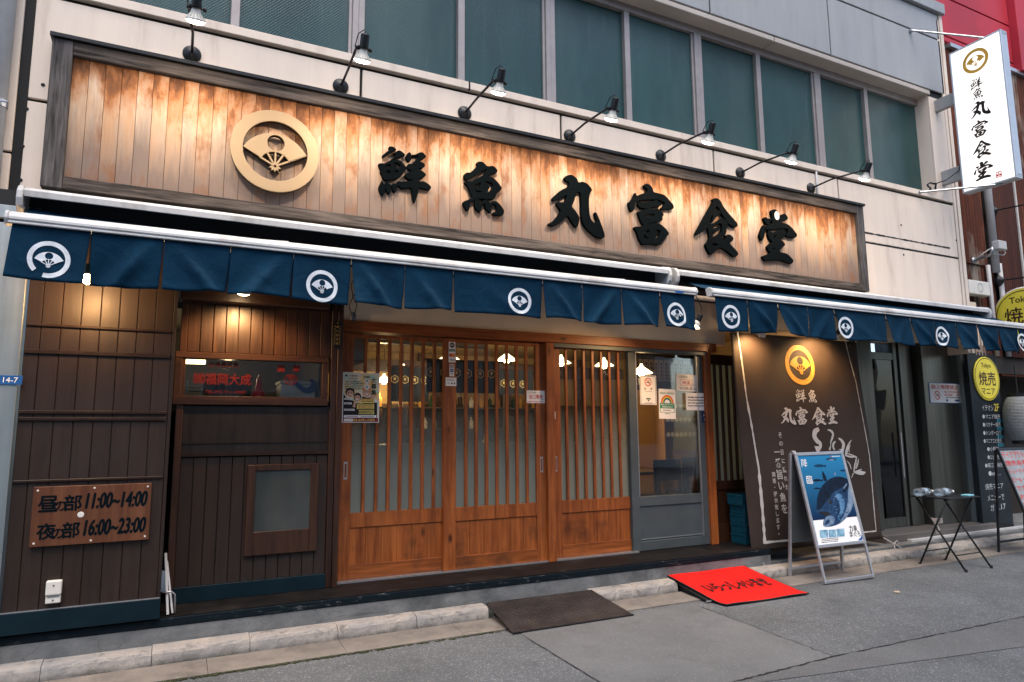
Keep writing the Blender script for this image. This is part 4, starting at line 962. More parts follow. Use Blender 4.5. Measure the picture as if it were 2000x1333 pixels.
# ------------------------------------------------------------------ retractable awnings
def ext_x(mb, prof, x0, x1, mi=0):
    """profile of (y, z) points pushed along x"""
    k = len(prof); vs = [(x0, y, z) for y, z in prof] + [(x1, y, z) for y, z in prof]
    mb.add(vs, [tuple(range(k)), tuple(range(2 * k - 1, k - 1, -1))] + [(q, k + q, k + (q + 1) % k, (q + 1) % k) for q in range(k)], mi)
def flap_fn(x_tl, x_tr, x_bl, x_br, zt, zb, y0, rnd, amp=1.0):
    k1 = rnd.uniform(.4, 1.0); k2 = rnd.uniform(.8, 1.15); ph = rnd.uniform(0, 6.3); sg = rnd.choice((1, 1, 1, -1)); fl = rnd.uniform(-.02, .03)
    edge = rnd.uniform(-.02, .035)
    def f(u, w):
        x = (x_tl + (x_tr - x_tl) * u) * (1 - w) + (x_bl + (x_br - x_bl) * u) * w
        uu = u if sg > 0 else 1 - u
        d = .052 * k1 * min(1, w * 1.6) * math.exp(-((uu - .12 - w * .62 * k2) / .13) ** 2)
        d -= .026 * w * math.exp(-((uu - .5 - w * .5) / .2) ** 2)
        d += .012 * w * math.sin(u * 5.0 + ph) + fl * w * w + edge * w * w * (1 - u) ** 3
        d *= amp
        d += .004 * math.exp(-((w - .955) / .02) ** 2)
        z = zt + (zb - zt) * w + .010 * w * math.sin(u * 3.1 + ph)
        return Vector((x, y0 - d, z))
    return f
def make_flap(parent, f, crest_at=None, cr=.11, broken=0):
    nu, nw = 22, 18; vs = [f(i / nu, j / nw) for j in range(nw + 1) for i in range(nu + 1)]
    fs = [(j * (nu + 1) + i, (j + 1) * (nu + 1) + i, (j + 1) * (nu + 1) + i + 1, j * (nu + 1) + i + 1) for j in range(nw) for i in range(nu)]
    mb = MB(); mb.add(vs, fs); o = mb.build('valance_flap', M['navy'], parent, smooth=True)
    s = o.modifiers.new('cloth', 'SOLIDIFY'); s.thickness = .002
    if crest_at:
        a, b = f(0, 0), f(1, 1); W = f(1, .5).x - f(0, .5).x; Hh = f(0, 0).z - f(0, 1).z
        def cl(x, z): 
            w = min(1, max(0, (f(0, 0).z - z) / Hh)); xl, xr = f(0, w).x, f(1, w).x
            return f((x - xl) / (xr - xl), w)
        mb = MB()
        ring = []
        a0, a1 = (rad(-105), rad(225)) if broken else (0, 2 * math.pi)
        N = 44
        R = [[(cr * q * math.cos(a0 + (a1 - a0) * i / N), cr * q * math.sin(a0 + (a1 - a0) * i / N)) for i in range(N + 1)] for q in (.76, .88, 1.0)]
        vv = [p for r_ in R for p in r_]; ff = [(k * (N + 1) + i, k * (N + 1) + i + 1, (k + 1) * (N + 1) + i + 1, (k + 1) * (N + 1) + i) for k in range(2) for i in range(N)]
        flat = [(vv, ff)]
        v, ff = FAN; flat.append(([(p[0] * cr * .93, p[1] * cr * .93) for p in v], ff))
        for q in fan_ribs(): flat.append(([(p[0] * cr * .93, p[1] * cr * .93) for p in q], [tuple(range(len(q)))]))
        for i, (v, ff) in enumerate(flat):
            pts = [cl(crest_at.x + p[0], crest_at.z + p[1]) + Vector((0, -.0035 - i * .0002, 0)) for p in v]; mb.add(pts, ff)
        mb.build('crest_print', M['white_ink'], o)
    return o
def awning(label, X0, X1, xa0, xa1, yb, zb_top, fabric_z, flaps, crests, cap_l=True, cap_r=True):
    A = thing('awning', (X0, 5.5, 3.1), label, 'awning')
    # cassette: curved cover, dark mouth, roller, end plates
    zc = 3.165
    mb = MB(); ext_x(mb, [(5.235, zc - .062), (5.232, zc - .02), (5.25, zc), (5.33, zc + .025), (5.495, zc + .035), (5.495, zc + .02), (5.33, zc + .010), (5.26, zc - .014), (5.25, zc - .062)], X0 + .035, X1 - .035); mb.build('cassette_cover', M['awning_white'], A, bevel=.002)
    mb = MB(); mb.box(X0 + .04, X1 - .04, 5.44, 5.49, 2.98, zc + .01); mb.box(X0 + .04, X1 - .04, 5.29, 5.45, 2.985, 2.995); mb.build('cassette_mouth', M['cassette_dark'], A)
    mb = MB(); mb.tube([(X0 + .05, 5.38, fabric_z - .045), (X1 - .05, 5.38, fabric_z - .045)], .045, 14); mb.build('roller', M['cassette_dark'], A, smooth=True)
    prof = [(5.46, zc + .037), (5.33, zc + .032), (5.25, zc + .01), (5.218, zc - .03), (5.212, zc - .08), (5.225, zc - .13), (5.26, zc - .165), (5.46, zc - .18)]
    for xa, xb in ((X0, X0 + .036), (X1 - .036, X1)):
        mb = MB(); ext_x(mb, prof, xa, xb); mb.build('end_cap', M['awning_white'], A, bevel=.008, seg=2)
    # front bar with a drip lip
    zt = zb_top; pr = [(yb + .045, zt - .012), (yb + .02, zt), (yb - .012, zt - .003), (yb - .034, zt - .018), (yb - .045, zt - .042), (yb - .046, zt - .058), (yb - .036, zt - .062), (yb - .036, zt - .068), (yb - .044, zt - .071), (yb - .044, zt - .083), (yb + .045, zt - .083)]
    mb = MB(); ext_x(mb, pr, xa0 + .02, xa1 - .02); mb.build('front_bar', M['awning_white'], A, smooth=False, bevel=.002)
    for xa, xb in ((xa0, xa0 + .019), (xa1 - .019, xa1)):
        mb = MB(); ext_x(mb, [(yb + .05, zt - .01), (yb + .02, zt + .005), (yb - .018, zt), (yb - .045, zt - .022), (yb - .052, zt - .055), (yb - .03, zt - .09), (yb + .03, zt - .09)], xa, xb); mb.build('bar_end_cap', M['awning_white'], A, bevel=.005, seg=2)
    # fabric from roller to bar
    n, k = 30, 6; vs = []
    for j in range(k + 1):
        w = j / k
        for i in range(n + 1):
            u = i / n; x = xa0 + .06 + (xa1 - xa0 - .12) * u
            z = (fabric_z) * (1 - w) + (zt - .012) * w - .012 * math.sin(w * math.pi); z += .035 * (1 - w) * math.exp(-u * 14) * (1 if cap_l else 0)
            vs.append((x, 5.38 * (1 - w) + (yb + .03) * w, z))
    mb = MB(); mb.add(vs, [(j * (n + 1) + i, (j + 1) * (n + 1) + i, (j + 1) * (n + 1) + i + 1, j * (n + 1) + i + 1) for j in range(k) for i in range(n)])
    mb.build('fabric', M['navy'], A, smooth=True)
    # folding arms inside
    for s in (.22, .78):
        x = xa0 + (xa1 - xa0) * s
        mb = MB(); mb.bar((x, 5.42, 3.0), (x + .5, 5.2, 2.96), .035, .05); mb.bar((x + .5, 5.2, 2.955), (x + .05, yb + .03, zt - .05), .03, .045); mb.build('folding_arm', M['awning_white'], A, bevel=.004)
    rnd = random.Random(int(X0 * 100) + 3); zv = zt - .080
    for i, (tl, tr, bl, br) in enumerate(flaps):
        Xs = [at_y(p, 480 + p * .085 if yb > 5 else 600, yb - .02).x for p in (tl, tr, bl, br)]
        f = flap_fn(*Xs, zv, 2.512 + rnd.uniform(-.006, .006), yb - .022, rnd, .35 if i in crests else 1.0)
        c = crests.get(i)
        make_flap(A, f, at_y(c[0], c[1], yb - .04) if c else None, broken=1 if c and len(c) > 2 else 0, cr=.114 if yb > 5 else .118)
    return A
YB1, YB2 = 5.03, 4.94
a1x0, a1x1 = at_y(33, 385, 5.25).x, at_y(1303, 540, 5.3).x
A1 = awning('long navy awning on the left under the signboard, white front bar, thirteen slit flaps', a1x0, a1x1, at_y(11, 425, YB1).x, at_y(1357, 577, YB1).x, YB1, 2.934, 3.035,
    [(20, 175, 11, 166), (176, 318, 178, 313), (319, 449.5, 319, 443), (450, 572.5, 446, 567), (573, 685, 571, 681), (686, 791, 693, 786.5), (791.5, 885, 789, 883), (885.5, 1059, 888, 1057), (1060, 1137, 1065, 1137), (1137.5, 1213, 1139.5, 1212), (1213.5, 1288, 1217, 1287), (1288.5, 1356, 1297.5, 1356)],
    {0: (95, 504, 1), 4: (630, 556), 7: (1017, 589), 11: (1323, 614)})
p = at_y(1327, 571, YB1 - .047); mb = MB(); mb.fbox(Fr(p), -.05, .05, -.010, .010, 0, .001); mb.build('maker_mark', M['blue_ink'], A1)
A1['label'] = 'long navy awning at the left under the signboard with white front bar and slit flaps'
A2 = awning('shorter navy awning at the right over the brown banner and entrance', at_y(1312, 540, 5.3).x, at_y(1924, 606, 5.3).x, at_y(1384, 563, YB2).x, at_y(2006, 640, YB2).x, YB2, 2.925, 3.10,
    [(1397, 1459, 1400, 1460), (1459.3, 1518, 1468, 1519), (1518.3, 1576, 1533, 1576.5), (1576.3, 1627, 1580, 1630), (1627.3, 1727, 1646, 1728), (1727.3, 1774, 1739, 1778), (1774.3, 1821, 1788, 1823), (1821.3, 1862, 1825, 1865), (1862.3, 1903, 1869, 1905), (1903.3, 1944, 1917, 1944), (1944.3, 1982, 1949, 1985), (1982.3, 2010, 1992, 2012)],
    {0: (1430, 619), 4: (1654, 640), 7: (1842, 657), 11: (1999, 669)}, cap_l=False)

# ------------------------------------------------------------------ lamps under the awnings
def bare_lamp(px, py, Y, label, watt, aim=None, r=.030, hood=False):
    p = at_y(px, py, Y); t = thing('awning_lamp', p, label, 'lamp', 'small lit lamps under the awnings')
    d = Vector(aim or (0, 0, -1)).normalized()
    mb = MB(); mb.lathe(p - d * .10, d, [(0, .018), (.01, .026), (.06, .028), (.075, .024)], 14)
    mb.tube([p - d * .10, p - d * .14 + Vector((0, .02, .04)), (p.x, p.y + .03, 2.95), (p.x + .1, p.y + .10, 2.99)], .005, 6); mb.build('socket', M['black'], t)
    mb = MB()
    if hood: mb.lathe(p - d * .03, d, [(0, .020), (.03, .040), (.06, .058), (.061, .055), (.03, .034)], 18); mb.build('hood', M['bulb_body'], t, smooth=True); mb = MB(); mb.lathe(p + d * .02, d, [(0, .015), (.015, .045), (.025, .025), (.028, .005)], 16)
    else: mb.lathe(p - d * .03, d, [(0, r * .7), (.012, r), (.05, r), (.06, r * .8), (.066, r * .3)], 16)
    mb.build('bulb', M['bulb_hot'], t, smooth=True)
    L = bpy.data.lights.new('lamp_glow', 'SPOT' if hood else 'POINT'); L.energy = watt; L.color = (1, .56, .23); L.shadow_soft_size = .03
    if hood: L.spot_size = rad(140); L.spot_blend = .6
    lo = bpy.data.objects.new('lamp_glow', L); COL.objects.link(lo); lo.parent = t; lo.location = d * (.085 if not hood else .07)
    lo.rotation_euler = (-d).to_track_quat('Z', 'Y').to_euler()
    return t
bare_lamp(172, 545, 5.15, 'bare lit bulb in the gap between the first two awning flaps', 11.0)
bare_lamp(476, 566, 5.50, 'lit lamp hidden behind the awning over the serving window boards', 26.0, (0, .35, -1), hood=True)
bare_lamp(1360, 632, 5.12, 'lit cone lamp between the ends of the two awnings', 22.0, (-.45, .25, -.85), hood=True)
bare_lamp(1488, 650, 5.50, 'lit lamp over the left half of the brown banner', 17.0, (.1, .9, -1), hood=True)
bare_lamp(1633, 655, 5.42, 'lit lamp by a crested flap over the right half of the banner', 24.0, (-.05, .95, -1), hood=True)
# unlit socket hanging on looped wires in the gap between flaps
p = at_y(689, 620, 5.1); t = thing('hanging_socket', (p.x, p.y, p.z), 'black empty lamp socket hanging on looped wire between two awning flaps', 'socket')
mb = MB(); mb.lathe(p + Vector((0, 0, -.03)), (0, 0, 1), [(0, .016), (.005, .024), (.05, .026), (.055, .02), (.07, .012)], 14); mb.build('socket', M['black'], t)
mb = MB(); mb.tube([p + Vector((-.012, 0, .015)), p + Vector((-.03, 0, .09)), p + Vector((0, 0, .16)), p + Vector((.035, 0, .22)), p + Vector((.0, 0, .30)), p + Vector((.02, .02, .36))], .0035, 6)
mb.tube([p + Vector((.012, 0, .015)), p + Vector((.03, 0, .10)), p + Vector((0, 0, .15)), p + Vector((-.02, 0, .25)), p + Vector((.02, 0, .33))], .0035, 6); mb.build('wire', M['cable'], t, smooth=True)

# ------------------------------------------------------------------ things fixed to the left bay
x0, x1, z0, z1 = rect(66, 952, 290, 1054, Y_CLAD - .03)
fr = Fr(((x0 + x1) / 2, Y_CLAD - .032, (z0 + z1) / 2)); W, H_ = (x1 - x0) / 2, (z1 - z0) / 2
t = thing('opening_hours_board', (fr.o.x, Y_CLAD, fr.o.z), 'varnished plywood board with painted opening hours on the left bay', 'sign')
mb = MB(); mb.fbox(fr, -W, W, -H_, H_, -.028, 0); mb.build('board', M['hours_board'], t, bevel=.002)
mb = MB()
for row, (a, b) in enumerate((('昼', '11:00~14:00'), ('夜', '16:00~23:00'))):
    zz = H_ * (.42 - row * .92)
    write(mb, a, fr, -W * .745, zz, .10, bold=.03); write(mb, 'の', fr, -W * .553, zz - .018, .060, .0028, bold=.03); write(mb, '部', fr, -W * .345, zz, .10, bold=.03)
    write(mb, b, fr, W * .40, zz + .008, .10, bold=.045, width=W * 1.06, shear=.2)
mb.build('lettering', M['letter_blue_black'], t)
mb = MB()
for a, b in ((-.93, .88), (.93, .88), (-.93, -.88), (.93, -.88), (0, .9), (0, -.9)): mb.lathe(fr(a * W, b * H_, 0), fr.n, [(0, .007), (.003, .006)], 8)
mb.lathe(fr(-W * .2, 0, 0), fr.n, [(0, .02), (.002, .017)], 9); mb.build('screws', M['ivory'], t)
x0, x1, z0, z1 = rect(90, 1136, 118, 1178, Y_CLAD - .04)
t = thing('outlet_box', ((x0 + x1) / 2, Y_CLAD, z0), 'small ivory weatherproof power outlet low on the left bay', 'outlet')
mb = MB(); mb.box(x0, x1, Y_CLAD - .045, Y_CLAD - .001, z0 + (z1 - z0) * .36, z1); mb.build('cover', M['ivory'], t, bevel=.008, seg=2)
mb = MB(); mb.box(x0 + .002, x1 - .002, Y_CLAD - .035, Y_CLAD - .001, z0, z0 + (z1 - z0) * .36); mb.build('base', M['ivory'], t, bevel=.006, seg=2)
mb = MB(); mb.lathe(((x0 + x1) / 2, Y_CLAD - .0455, z1 - .03), (0, -1, 0), [(0, .006), (.001, .006)], 10); mb.lathe(((x0 + x1) / 2, Y_CLAD - .0355, z0 + .02), (0, -1, 0), [(0, .006), (.001, .006)], 10); mb.box(x0 + .01, x1 - .01, Y_CLAD - .040, Y_CLAD - .036, z0 + (z1 - z0) * .30, z0 + (z1 - z0) * .37); mb.build('screw_and_slot', M['steel'], t)
# address plate on the pier
x0, x1, z0, z1 = rect(-6, 733, 43, 752, Y_CLAD - .035)
fr = Fr(((x0 + x1) / 2, Y_CLAD - .034, (z0 + z1) / 2)); W, H_ = (x1 - x0) / 2, (z1 - z0) / 2
t = thing('address_plate', fr.o, 'blue address plate reading 14-7 on the metal pier', 'sign')
mb = MB(); mb.fbox(fr, -W, W, -H_, H_, 0, .003); mb.build('plate', M['blue_ink'], t, bevel=.001)
mb = MB(); write(mb, '14-7', fr, W * .08, 0, H_ * 1.15, .0045, bold=.012); mb.build('numerals', M['paper'], t)
M['blue_ink'].node_tree.nodes['Principled BSDF'].inputs['Roughness'].default_value = .4
# folded white board leaning in the recess
p = at_z(312, 1195, Z_STEP + .002)
t = thing('leaning_board', (p.x, 5.55, Z_STEP), 'narrow grubby white folded panel leaning in the recess beside the left bay', 'panel')
mb = MB(); b0 = Vector((cx1 + .075, 5.52, Z_STEP + .003)); zt_ = at_y(316, 1083, 5.6).z
mb.bar(b0, (cx1 + .040, 5.62, zt_), .016, .09, up=(0, 1, 0)); mb.bar(b0 + Vector((.03, .02, 0)), (cx1 + .052, 5.64, zt_ - .06), .012, .09, up=(0, 1, 0)); mb.build('panel', M['awning_white'], t, bevel=.002)
mb = MB(); q = Vector((cx1 + .10, 5.5, Z_STEP)); mb.tube([q + Vector((-.07, 0, .16)), q + Vector((-.01, 0, .16)), q + Vector((.012, 0, .14)), q + Vector((.02, .0, .005))], .006, 8); mb.build('handle', M['steel'], t, smooth=True)

# vertical black notice strip on the dark post
x0, x1, z0, z1 = rect(653, 627, 665, 681, 5.82)
fr = Fr(((x0 + x1) / 2, 5.828, (z0 + z1) / 2)); W, H_ = (x1 - x0) / 2, (z1 - z0) / 2
t = thing('notice_strip', fr.o, 'narrow black vertical notice strip with gilt characters on the dark post', 'sign')
mb = MB(); mb.fbox(fr, -W, W, -H_, H_, 0, .006); mb.build('strip', M['black'], t, bevel=.001)
mb = MB(); column(mb, '☆暴力団追放', fr, 0, H_ * .94, W * .62, H_ * 1.8 / 6, .0075, bold=.012)
for s in (-.72, .72):
    zz = H_ * .6
    for k in range(9): mb.fbox(fr, s * W - .003, s * W + .003, zz - k * H_ * .16 - .004, zz - k * H_ * .16 + .004, .0065, .0072)
mb.build('lettering', M['gold_ink'], t)

# ------------------------------------------------------------------ notices on the doors
def sheet(name, label, cat, px, Y, mat=None, tilt=0.0, thick=.0015, group=None):
    x0, x1, z0, z1 = rect(*px, Y); fr = Fr(((x0 + x1) / 2, Y, (z0 + z1) / 2), (math.cos(tilt), 0, math.sin(tilt)), (-math.sin(tilt), 0, math.cos(tilt)))
    t = thing(name, fr.o, label, cat, group); W, H_ = (x1 - x0) / 2, (z1 - z0) / 2
    mb = MB(); mb.fbox(fr, -W, W, -H_, H_, -thick, 0); mb.build('sheet', mat or M['paper'], t)
    return t, fr, W, H_
def mat_poster():
    m = NT('poster_watercolour_print'); f = m.noise(7, 3, .5, m.coord()); g = m.noise(9, 3, .5, m.coord(loc=(4, 0, 2)))
    c = m.mix(m.ramp(f, .47, .62), (.86, .70, .40), (.25, .66, .58)); c = m.mix(m.ramp(g, .52, .62), c, (.90, .56, .20)); c = m.mix(m.ramp(m.noise(5, 2, .5, m.coord(loc=(9, 0, 1))), .42, .66), m.mix(1, c, (1, 1, 1), 'MULTIPLY'), (.78, .77, .74))
    return m.out(c, .35, 0, .4)
M['poster'] = mat_poster(); M['skin'] = plain('printed_skin_tone', (.62, .36, .24), .4, 0, .15, 30); M['skin2'] = plain('printed_blush', (.55, .20, .14), .4)
M['note_yellow'] = plain('printed_yellow_box', (.75, .58, .16), .4); M['maroon'] = plain('printed_maroon', (.20, .02, .03), .4)
t, fr, W, H_ = sheet('recruitment_poster', 'colourful staff recruitment poster with three smiling people taped to the left sliding door', 'poster', (670, 727, 740, 826), 5.993, M['paper'])
mb = MB(); mb.fbox(fr, -W * .95, W * .95, -H_ * .97, H_ * .97, 0, .0004); mb.build('background_print', M['poster'], t)
ms = [M['black_ink'], M['skin'], M['orange_ink'], M['paper'], M['note_yellow'], M['maroon'], M['red_ink'], M['skin2'], M['yellow_ink']]
mb = MB()
def disc(cx, cy, rx, ry, c, mi, n=18): mb.prism(fr, [(W * cx + W * rx * math.cos(2 * math.pi * i / n), H_ * cy + H_ * ry * math.sin(2 * math.pi * i / n)) for i in range(n)], c - .0003, c, mi)
def pl_(pts, c, mi): mb.prism(fr, [(W * a, H_ * b) for a, b in pts], c - .0003, c, mi)
# three printed people, bust length
pl_([(-.95, .12), (-.85, .05), (-.72, -.10), (-.45, -.12), (-.30, -.2), (-.25, -.95), (-.95, -.95)], .0010, 0)
pl_([(-.45, -.3), (-.2, -.22), (0, -.24), (.2, -.35), (.2, -.95), (-.45, -.95)], .0013, 0)
pl_([(.05, .05), (.3, .0), (.6, .02), (.88, -.2), (.9, -.95), (.1, -.95)], .0010, 0)
disc(-.60, .20, .25, .17, .0016, 0); disc(-.60, .15, .185, .14, .0019, 1); disc(-.60, .085, .075, .045, .0022, 7); disc(-.60, .10, .07, .018, .0025, 3)
disc(-.67, .19, .045, .012, .0022, 0); disc(-.53, .19, .045, .012, .0022, 0); pl_([(-.84, .2), (-.80, .34), (-.6, .385), (-.4, .34), (-.36, .2), (-.45, .27), (-.6, .29), (-.75, .27)], .0022, 0)
disc(-.20, .02, .21, .17, .0019, 0); disc(-.20, -.02, .16, .125, .0022, 1); disc(-.20, -.075, .07, .022, .0025, 3); disc(-.26, .01, .04, .010, .0025, 0); disc(-.14, .01, .04, .010, .0025, 0); pl_([(-.38, .0), (-.34, .13), (-.2, .17), (-.06, .13), (-.02, .0), (-.08, .07), (-.2, .10), (-.32, .07)], .0025, 0)
disc(.30, .22, .24, .20, .0016, 1); pl_([(.06, .25), (.08, .40), (.22, .46), (.42, .44), (.54, .34), (.53, .24), (.40, .33), (.22, .335)], .0020, 2); disc(.30, .14, .08, .022, .0022, 3); disc(.22, .23, .045, .011, .0022, 0); disc(.38, .23, .045, .011, .0022, 0)
pl_([(.5, .03), (.56, .16), (.60, .17), (.60, .08), (.66, .16), (.70, .155), (.67, .06), (.78, .13), (.80, .10), (.72, -.02), (.62, -.12), (.52, -.08)], .0020, 1)
pl_([(-.46, -.38), (-.38, -.2), (-.42, -.08), (-.38, -.06), (-.34, -.16), (-.28, -.1), (-.24, -.12), (-.3, -.24), (-.3, -.4)], .0028, 1)
for (a, b, c, d) in ((-.02, .72, -.22, -.05), (-.22, .72, -.46, -.26), (-.12, .72, -.66, -.50)): mb.fbox(fr, W * a, W * b, H_ * c, H_ * d, .0026, .0030, 4)
for (a, b, z) in ((-.90, -.50, -.06), (-.92, -.50, -.24), (-.90, -.34, -.49)): mb.fbox(fr, W * a, W * b, H_ * (z - .035), H_ * (z + .035), .0026, .0030, 3)
mb.fbox(fr, -W * .9, W * .85, -H_ * .80, -H_ * .70, .0026, .0030, 3); mb.fbox(fr, -W * .95, W * .95, -H_ * .97, -H_ * .82, .0026, .0030, 5); mb.fbox(fr, -W * .9, -W * .42, -H_ * .95, -H_ * .84, .0031, .0034, 3)
disc(.30, .66, .15, .105, .0030, 3); disc(.30, .42, .15, .105, .0030, 3); disc(.80, -.14, .09, .06, .0030, 3)
mb.build('people_print', ms, t)
mb = MB(); r = random.Random(4)
column(mb, '大募集', fr, W * .68, H_ * .80, H_ * .20, H_ * .245, .0036, 0, .015); write(mb, '社員!', fr, W * .28, H_ * .83, H_ * .11, .0036, 0, .015)
write(mb, '大', fr, W * .30, H_ * .66, H_ * .13, .0036, 0, .015); write(mb, '大', fr, W * .30, H_ * .42, H_ * .13, .0036, 0, .015)
write(mb, '03-5391-7450', fr, W * .18, -H_ * .895, H_ * .085, .0040, 4, .03, W * 1.15)
write(mb, '丸富水産', fr, -W * .44, H_ * .86, H_ * .075, .0036, 0, .015); disc_c = .0034
mb.prism(fr, [(-W * .82 + W * .06 * math.cos(i * .524), H_ * .86 + H_ * .04 * math.sin(i * .524)) for i in range(12)], .0030, .0034, 0)
marks(mb, fr, -W * .72, -W * .2, H_ * .74, H_ * .035, .0034, 0, r)
for k in range(5): marks(mb, fr, -W * .88, W * r.uniform(-.05, .1), H_ * (.64 - k * .075), H_ * .042, .0034, 0, r)
for z, c in ((-.09, 6), (-.15, 0), (-.30, 0), (-.36, 6), (-.42, 0), (-.54, 0), (-.58, 0), (-.62, 0)): marks(mb, fr, W * (.0 if z > -.2 else -.16), W * .66, H_ * z, H_ * .04, .0034, c, r)
for z, b in ((-.06, -.55), (-.24, -.55), (-.49, -.4)): marks(mb, fr, -W * .85, W * b, H_ * z, H_ * .03, .0034, 0, r)
marks(mb, fr, -W * .8, -W * .15, -H_ * .75, H_ * .04, .0034, 5, r); marks(mb, fr, 0, W * .75, -H_ * .75, H_ * .035, .0034, 0, r); marks(mb, fr, -W * .85, -W * .46, -H_ * .895, H_ * .03, .0038, 5, r)
mb.build('lettering', [M['black_ink'], M['skin'], M['orange_ink'], M['paper'], M['note_yellow'], M['maroon'], M['red_ink']], t)

# payment stickers on the stile of the second door
YD2 = 5.9535
t, fr, W, H_ = sheet('payment_sticker', 'upper white sticker with four round and square card marks on the second door stile', 'sticker', (876.5, 668, 889.5, 708.5), YD2, group='payment stickers on the door stile')
mb = MB(); ms = [M['black_ink'], M['paper'], M['green_ink'], M['red_ink'], M['orange_ink'], M['blue_ink']]
z = H_ * .68
mb.prism(fr, [(W * .74 * math.cos(i * .35), z + W * .74 * math.sin(i * .35)) for i in range(18)], .0002, .0006, 0); write(mb, 'UC', fr, 0, z, W * .62, .0010, 1, .015)
z = H_ * .17; mb.fbox(fr, -W * .85, W * .85, z - H_ * .12, z + H_ * .12, .0002, .0006, 2); write(mb, 'Card', fr, W * .1, z - H_ * .03, W * .34, .0010, 1); mb.fbox(fr, -W * .85, W * .85, z + H_ * .05, z + H_ * .12, .0007, .0009, 5)
z = -H_ * .30; mb.fbox(fr, -W * .85, W * .85, z - H_ * .15, z + H_ * .15, .0002, .0005, 5)
mb.prism(fr, [(-W * .28 + W * .5 * math.cos(i * .35), z + W * .5 * math.sin(i * .35)) for i in range(18)], .0004, .0008, 3); mb.prism(fr, [(W * .28 + W * .5 * math.cos(i * .35), z + W * .5 * math.sin(i * .35)) for i in range(18)], .0006, .0010, 4)
write(mb, 'VISA', fr, 0, -H_ * .76, H_ * .17, .0008, 5, .02, W * 1.6); mb.build('card_marks', ms, t)
t, fr, W, H_ = sheet('payment_sticker', 'middle white sticker with blue and coloured card marks on the second door stile', 'sticker', (878, 711.5, 887, 735.5), YD2, group='payment stickers on the door stile')
mb = MB()
for i, mi in enumerate((5, 3, 2)): mb.fbox(fr, W * (-.75 + i * .52), W * (-.30 + i * .52), H_ * .4, H_ * .9, .0002, .0006, mi)
write(mb, 'JCB', fr, 0, H_ * .65, H_ * .22, .0010, 1, .015, W * 1.3); mb.fbox(fr, -W * .7, W * .7, -H_ * .3, H_ * .25, .0002, .0006, 5); write(mb, 'AMEX', fr, 0, 0, H_ * .16, .0010, 1, .02, W * 1.1)
mb.prism(fr, [(W * .3 * math.cos(i * .524), -H_ * .6 + W * .3 * math.sin(i * .524)) for i in range(12)], .0002, .0006, 0); mb.build('card_marks', ms, t)
t, fr, W, H_ = sheet('payment_sticker', 'lower square white sticker with three small marks on the second door stile', 'sticker', (870.5, 737.5, 891.5, 754.5), YD2 - .0001, group='payment stickers on the door stile')
mb = MB(); r = random.Random(9); marks(mb, fr, -W * .8, W * .8, H_ * .6, H_ * .14, .0008, 0, r); marks(mb, fr, -W * .8, W * .6, H_ * .25, H_ * .12, .0008, 0, r); write(mb, 'VISA', fr, -W * .5, -H_ * .4, H_ * .24, .0008, 5, .02)
for a in (.15, .62): mb.prism(fr, [(W * a + W * .14 * math.cos(i * .524), -H_ * .4 + W * .16 * math.sin(i * .524)) for i in range(12)], .0002, .0008, 0)
mb.build('card_marks', ms, t)
t, fr, W, H_ = sheet('exit_notice', 'white notice with large red characters taped to the right of the second door', 'notice', (1028.5, 763, 1064, 788), YD2)
mb = MB(); r = random.Random(2); write(mb, '出口専用', fr, 0, .0, H_ * .72, .0008, 0, .015, W * 1.5); write(mb, 'こちらは', fr, -W * .45, H_ * .70, H_ * .28, .0008, 1, .02, W * .9); write(mb, 'です', fr, W * .7, -H_ * .45, H_ * .26, .0008, 1, .02)
marks(mb, fr, -W * .85, W * .85, -H_ * .78, H_ * .18, .0008, 0, r); mb.build('lettering', [M['red_ink'], M['black_ink']], t)
t, fr, W, H_ = sheet('small_sticker', 'tiny white sticker with two black characters beside the third door pull', 'sticker', (1079.5, 804.5, 1085, 818.5), 5.996)
mb = MB(); write(mb, '自', fr, 0, H_ * .48, H_ * .6, .0008, 0, .015); write(mb, '動', fr, 0, -H_ * .45, H_ * .6, .0008, 0, .015); mb.build('lettering', M['black_ink'], t)
# notices on the glazed door
YG = 5.984
t, fr, W, H_ = sheet('no_smoking_notice', 'tall white no smoking notice with black border at the left of the glazed door', 'notice', (1249, 733, 1283, 791), YG, tilt=-.01)
def no_smoke(mb, fr, a, b, r, red, blk, c=.0008):
    mb.put(outline([circle(r, 28), circle(r * .80, 28)], 0), fr.at(a, b), 1, 1, c, red)
    q = fr.at(a, b); mb.fbox(Fr(q.o, (q.u - q.v), (q.u + q.v)), -r * .85, r * .85, -r * .08, r * .08, c - .0001, c + .0005, red)
    mb.fbox(q, -r * .5, r * .5, -r * .2, -r * .04, c - .0004, c - .0001, blk); mb.tube([q(r * .3, .0, c), q(r * .1, r * .25, c), q(r * .35, r * .45, c)], r * .06, 5, blk)
mb = MB(); mb.put(outline([[(-W * .92, -H_ * .95), (W * .92, -H_ * .95), (W * .92, H_ * .95), (-W * .92, H_ * .95)], [(-W * .88, -H_ * .925), (W * .88, -H_ * .925), (W * .88, H_ * .925), (-W * .88, H_ * .925)]], 0), fr, 1, 1, .0006, 0)
no_smoke(mb, fr, 0, H_ * .54, W * .42, 1, 0); write(mb, '禁', fr, -W * .38, H_ * .08, H_ * .15, .0008, 0, .015); write(mb, '煙', fr, W * .38, H_ * .08, H_ * .15, .0008, 0, .015); write(mb, 'No Smoking', fr, 0, -H_ * .10, H_ * .07, .0008, 0, .02, W * .85)
for a, b, mi in ((-.17, -.60, 0), (.17, -.60, 0), (0, -.60, 2), (0, -.72, 0)): mb.fbox(fr, W * a - W * .08, W * a + W * .08, H_ * b - W * .07, H_ * b + W * .07, .0004, .0008, mi)
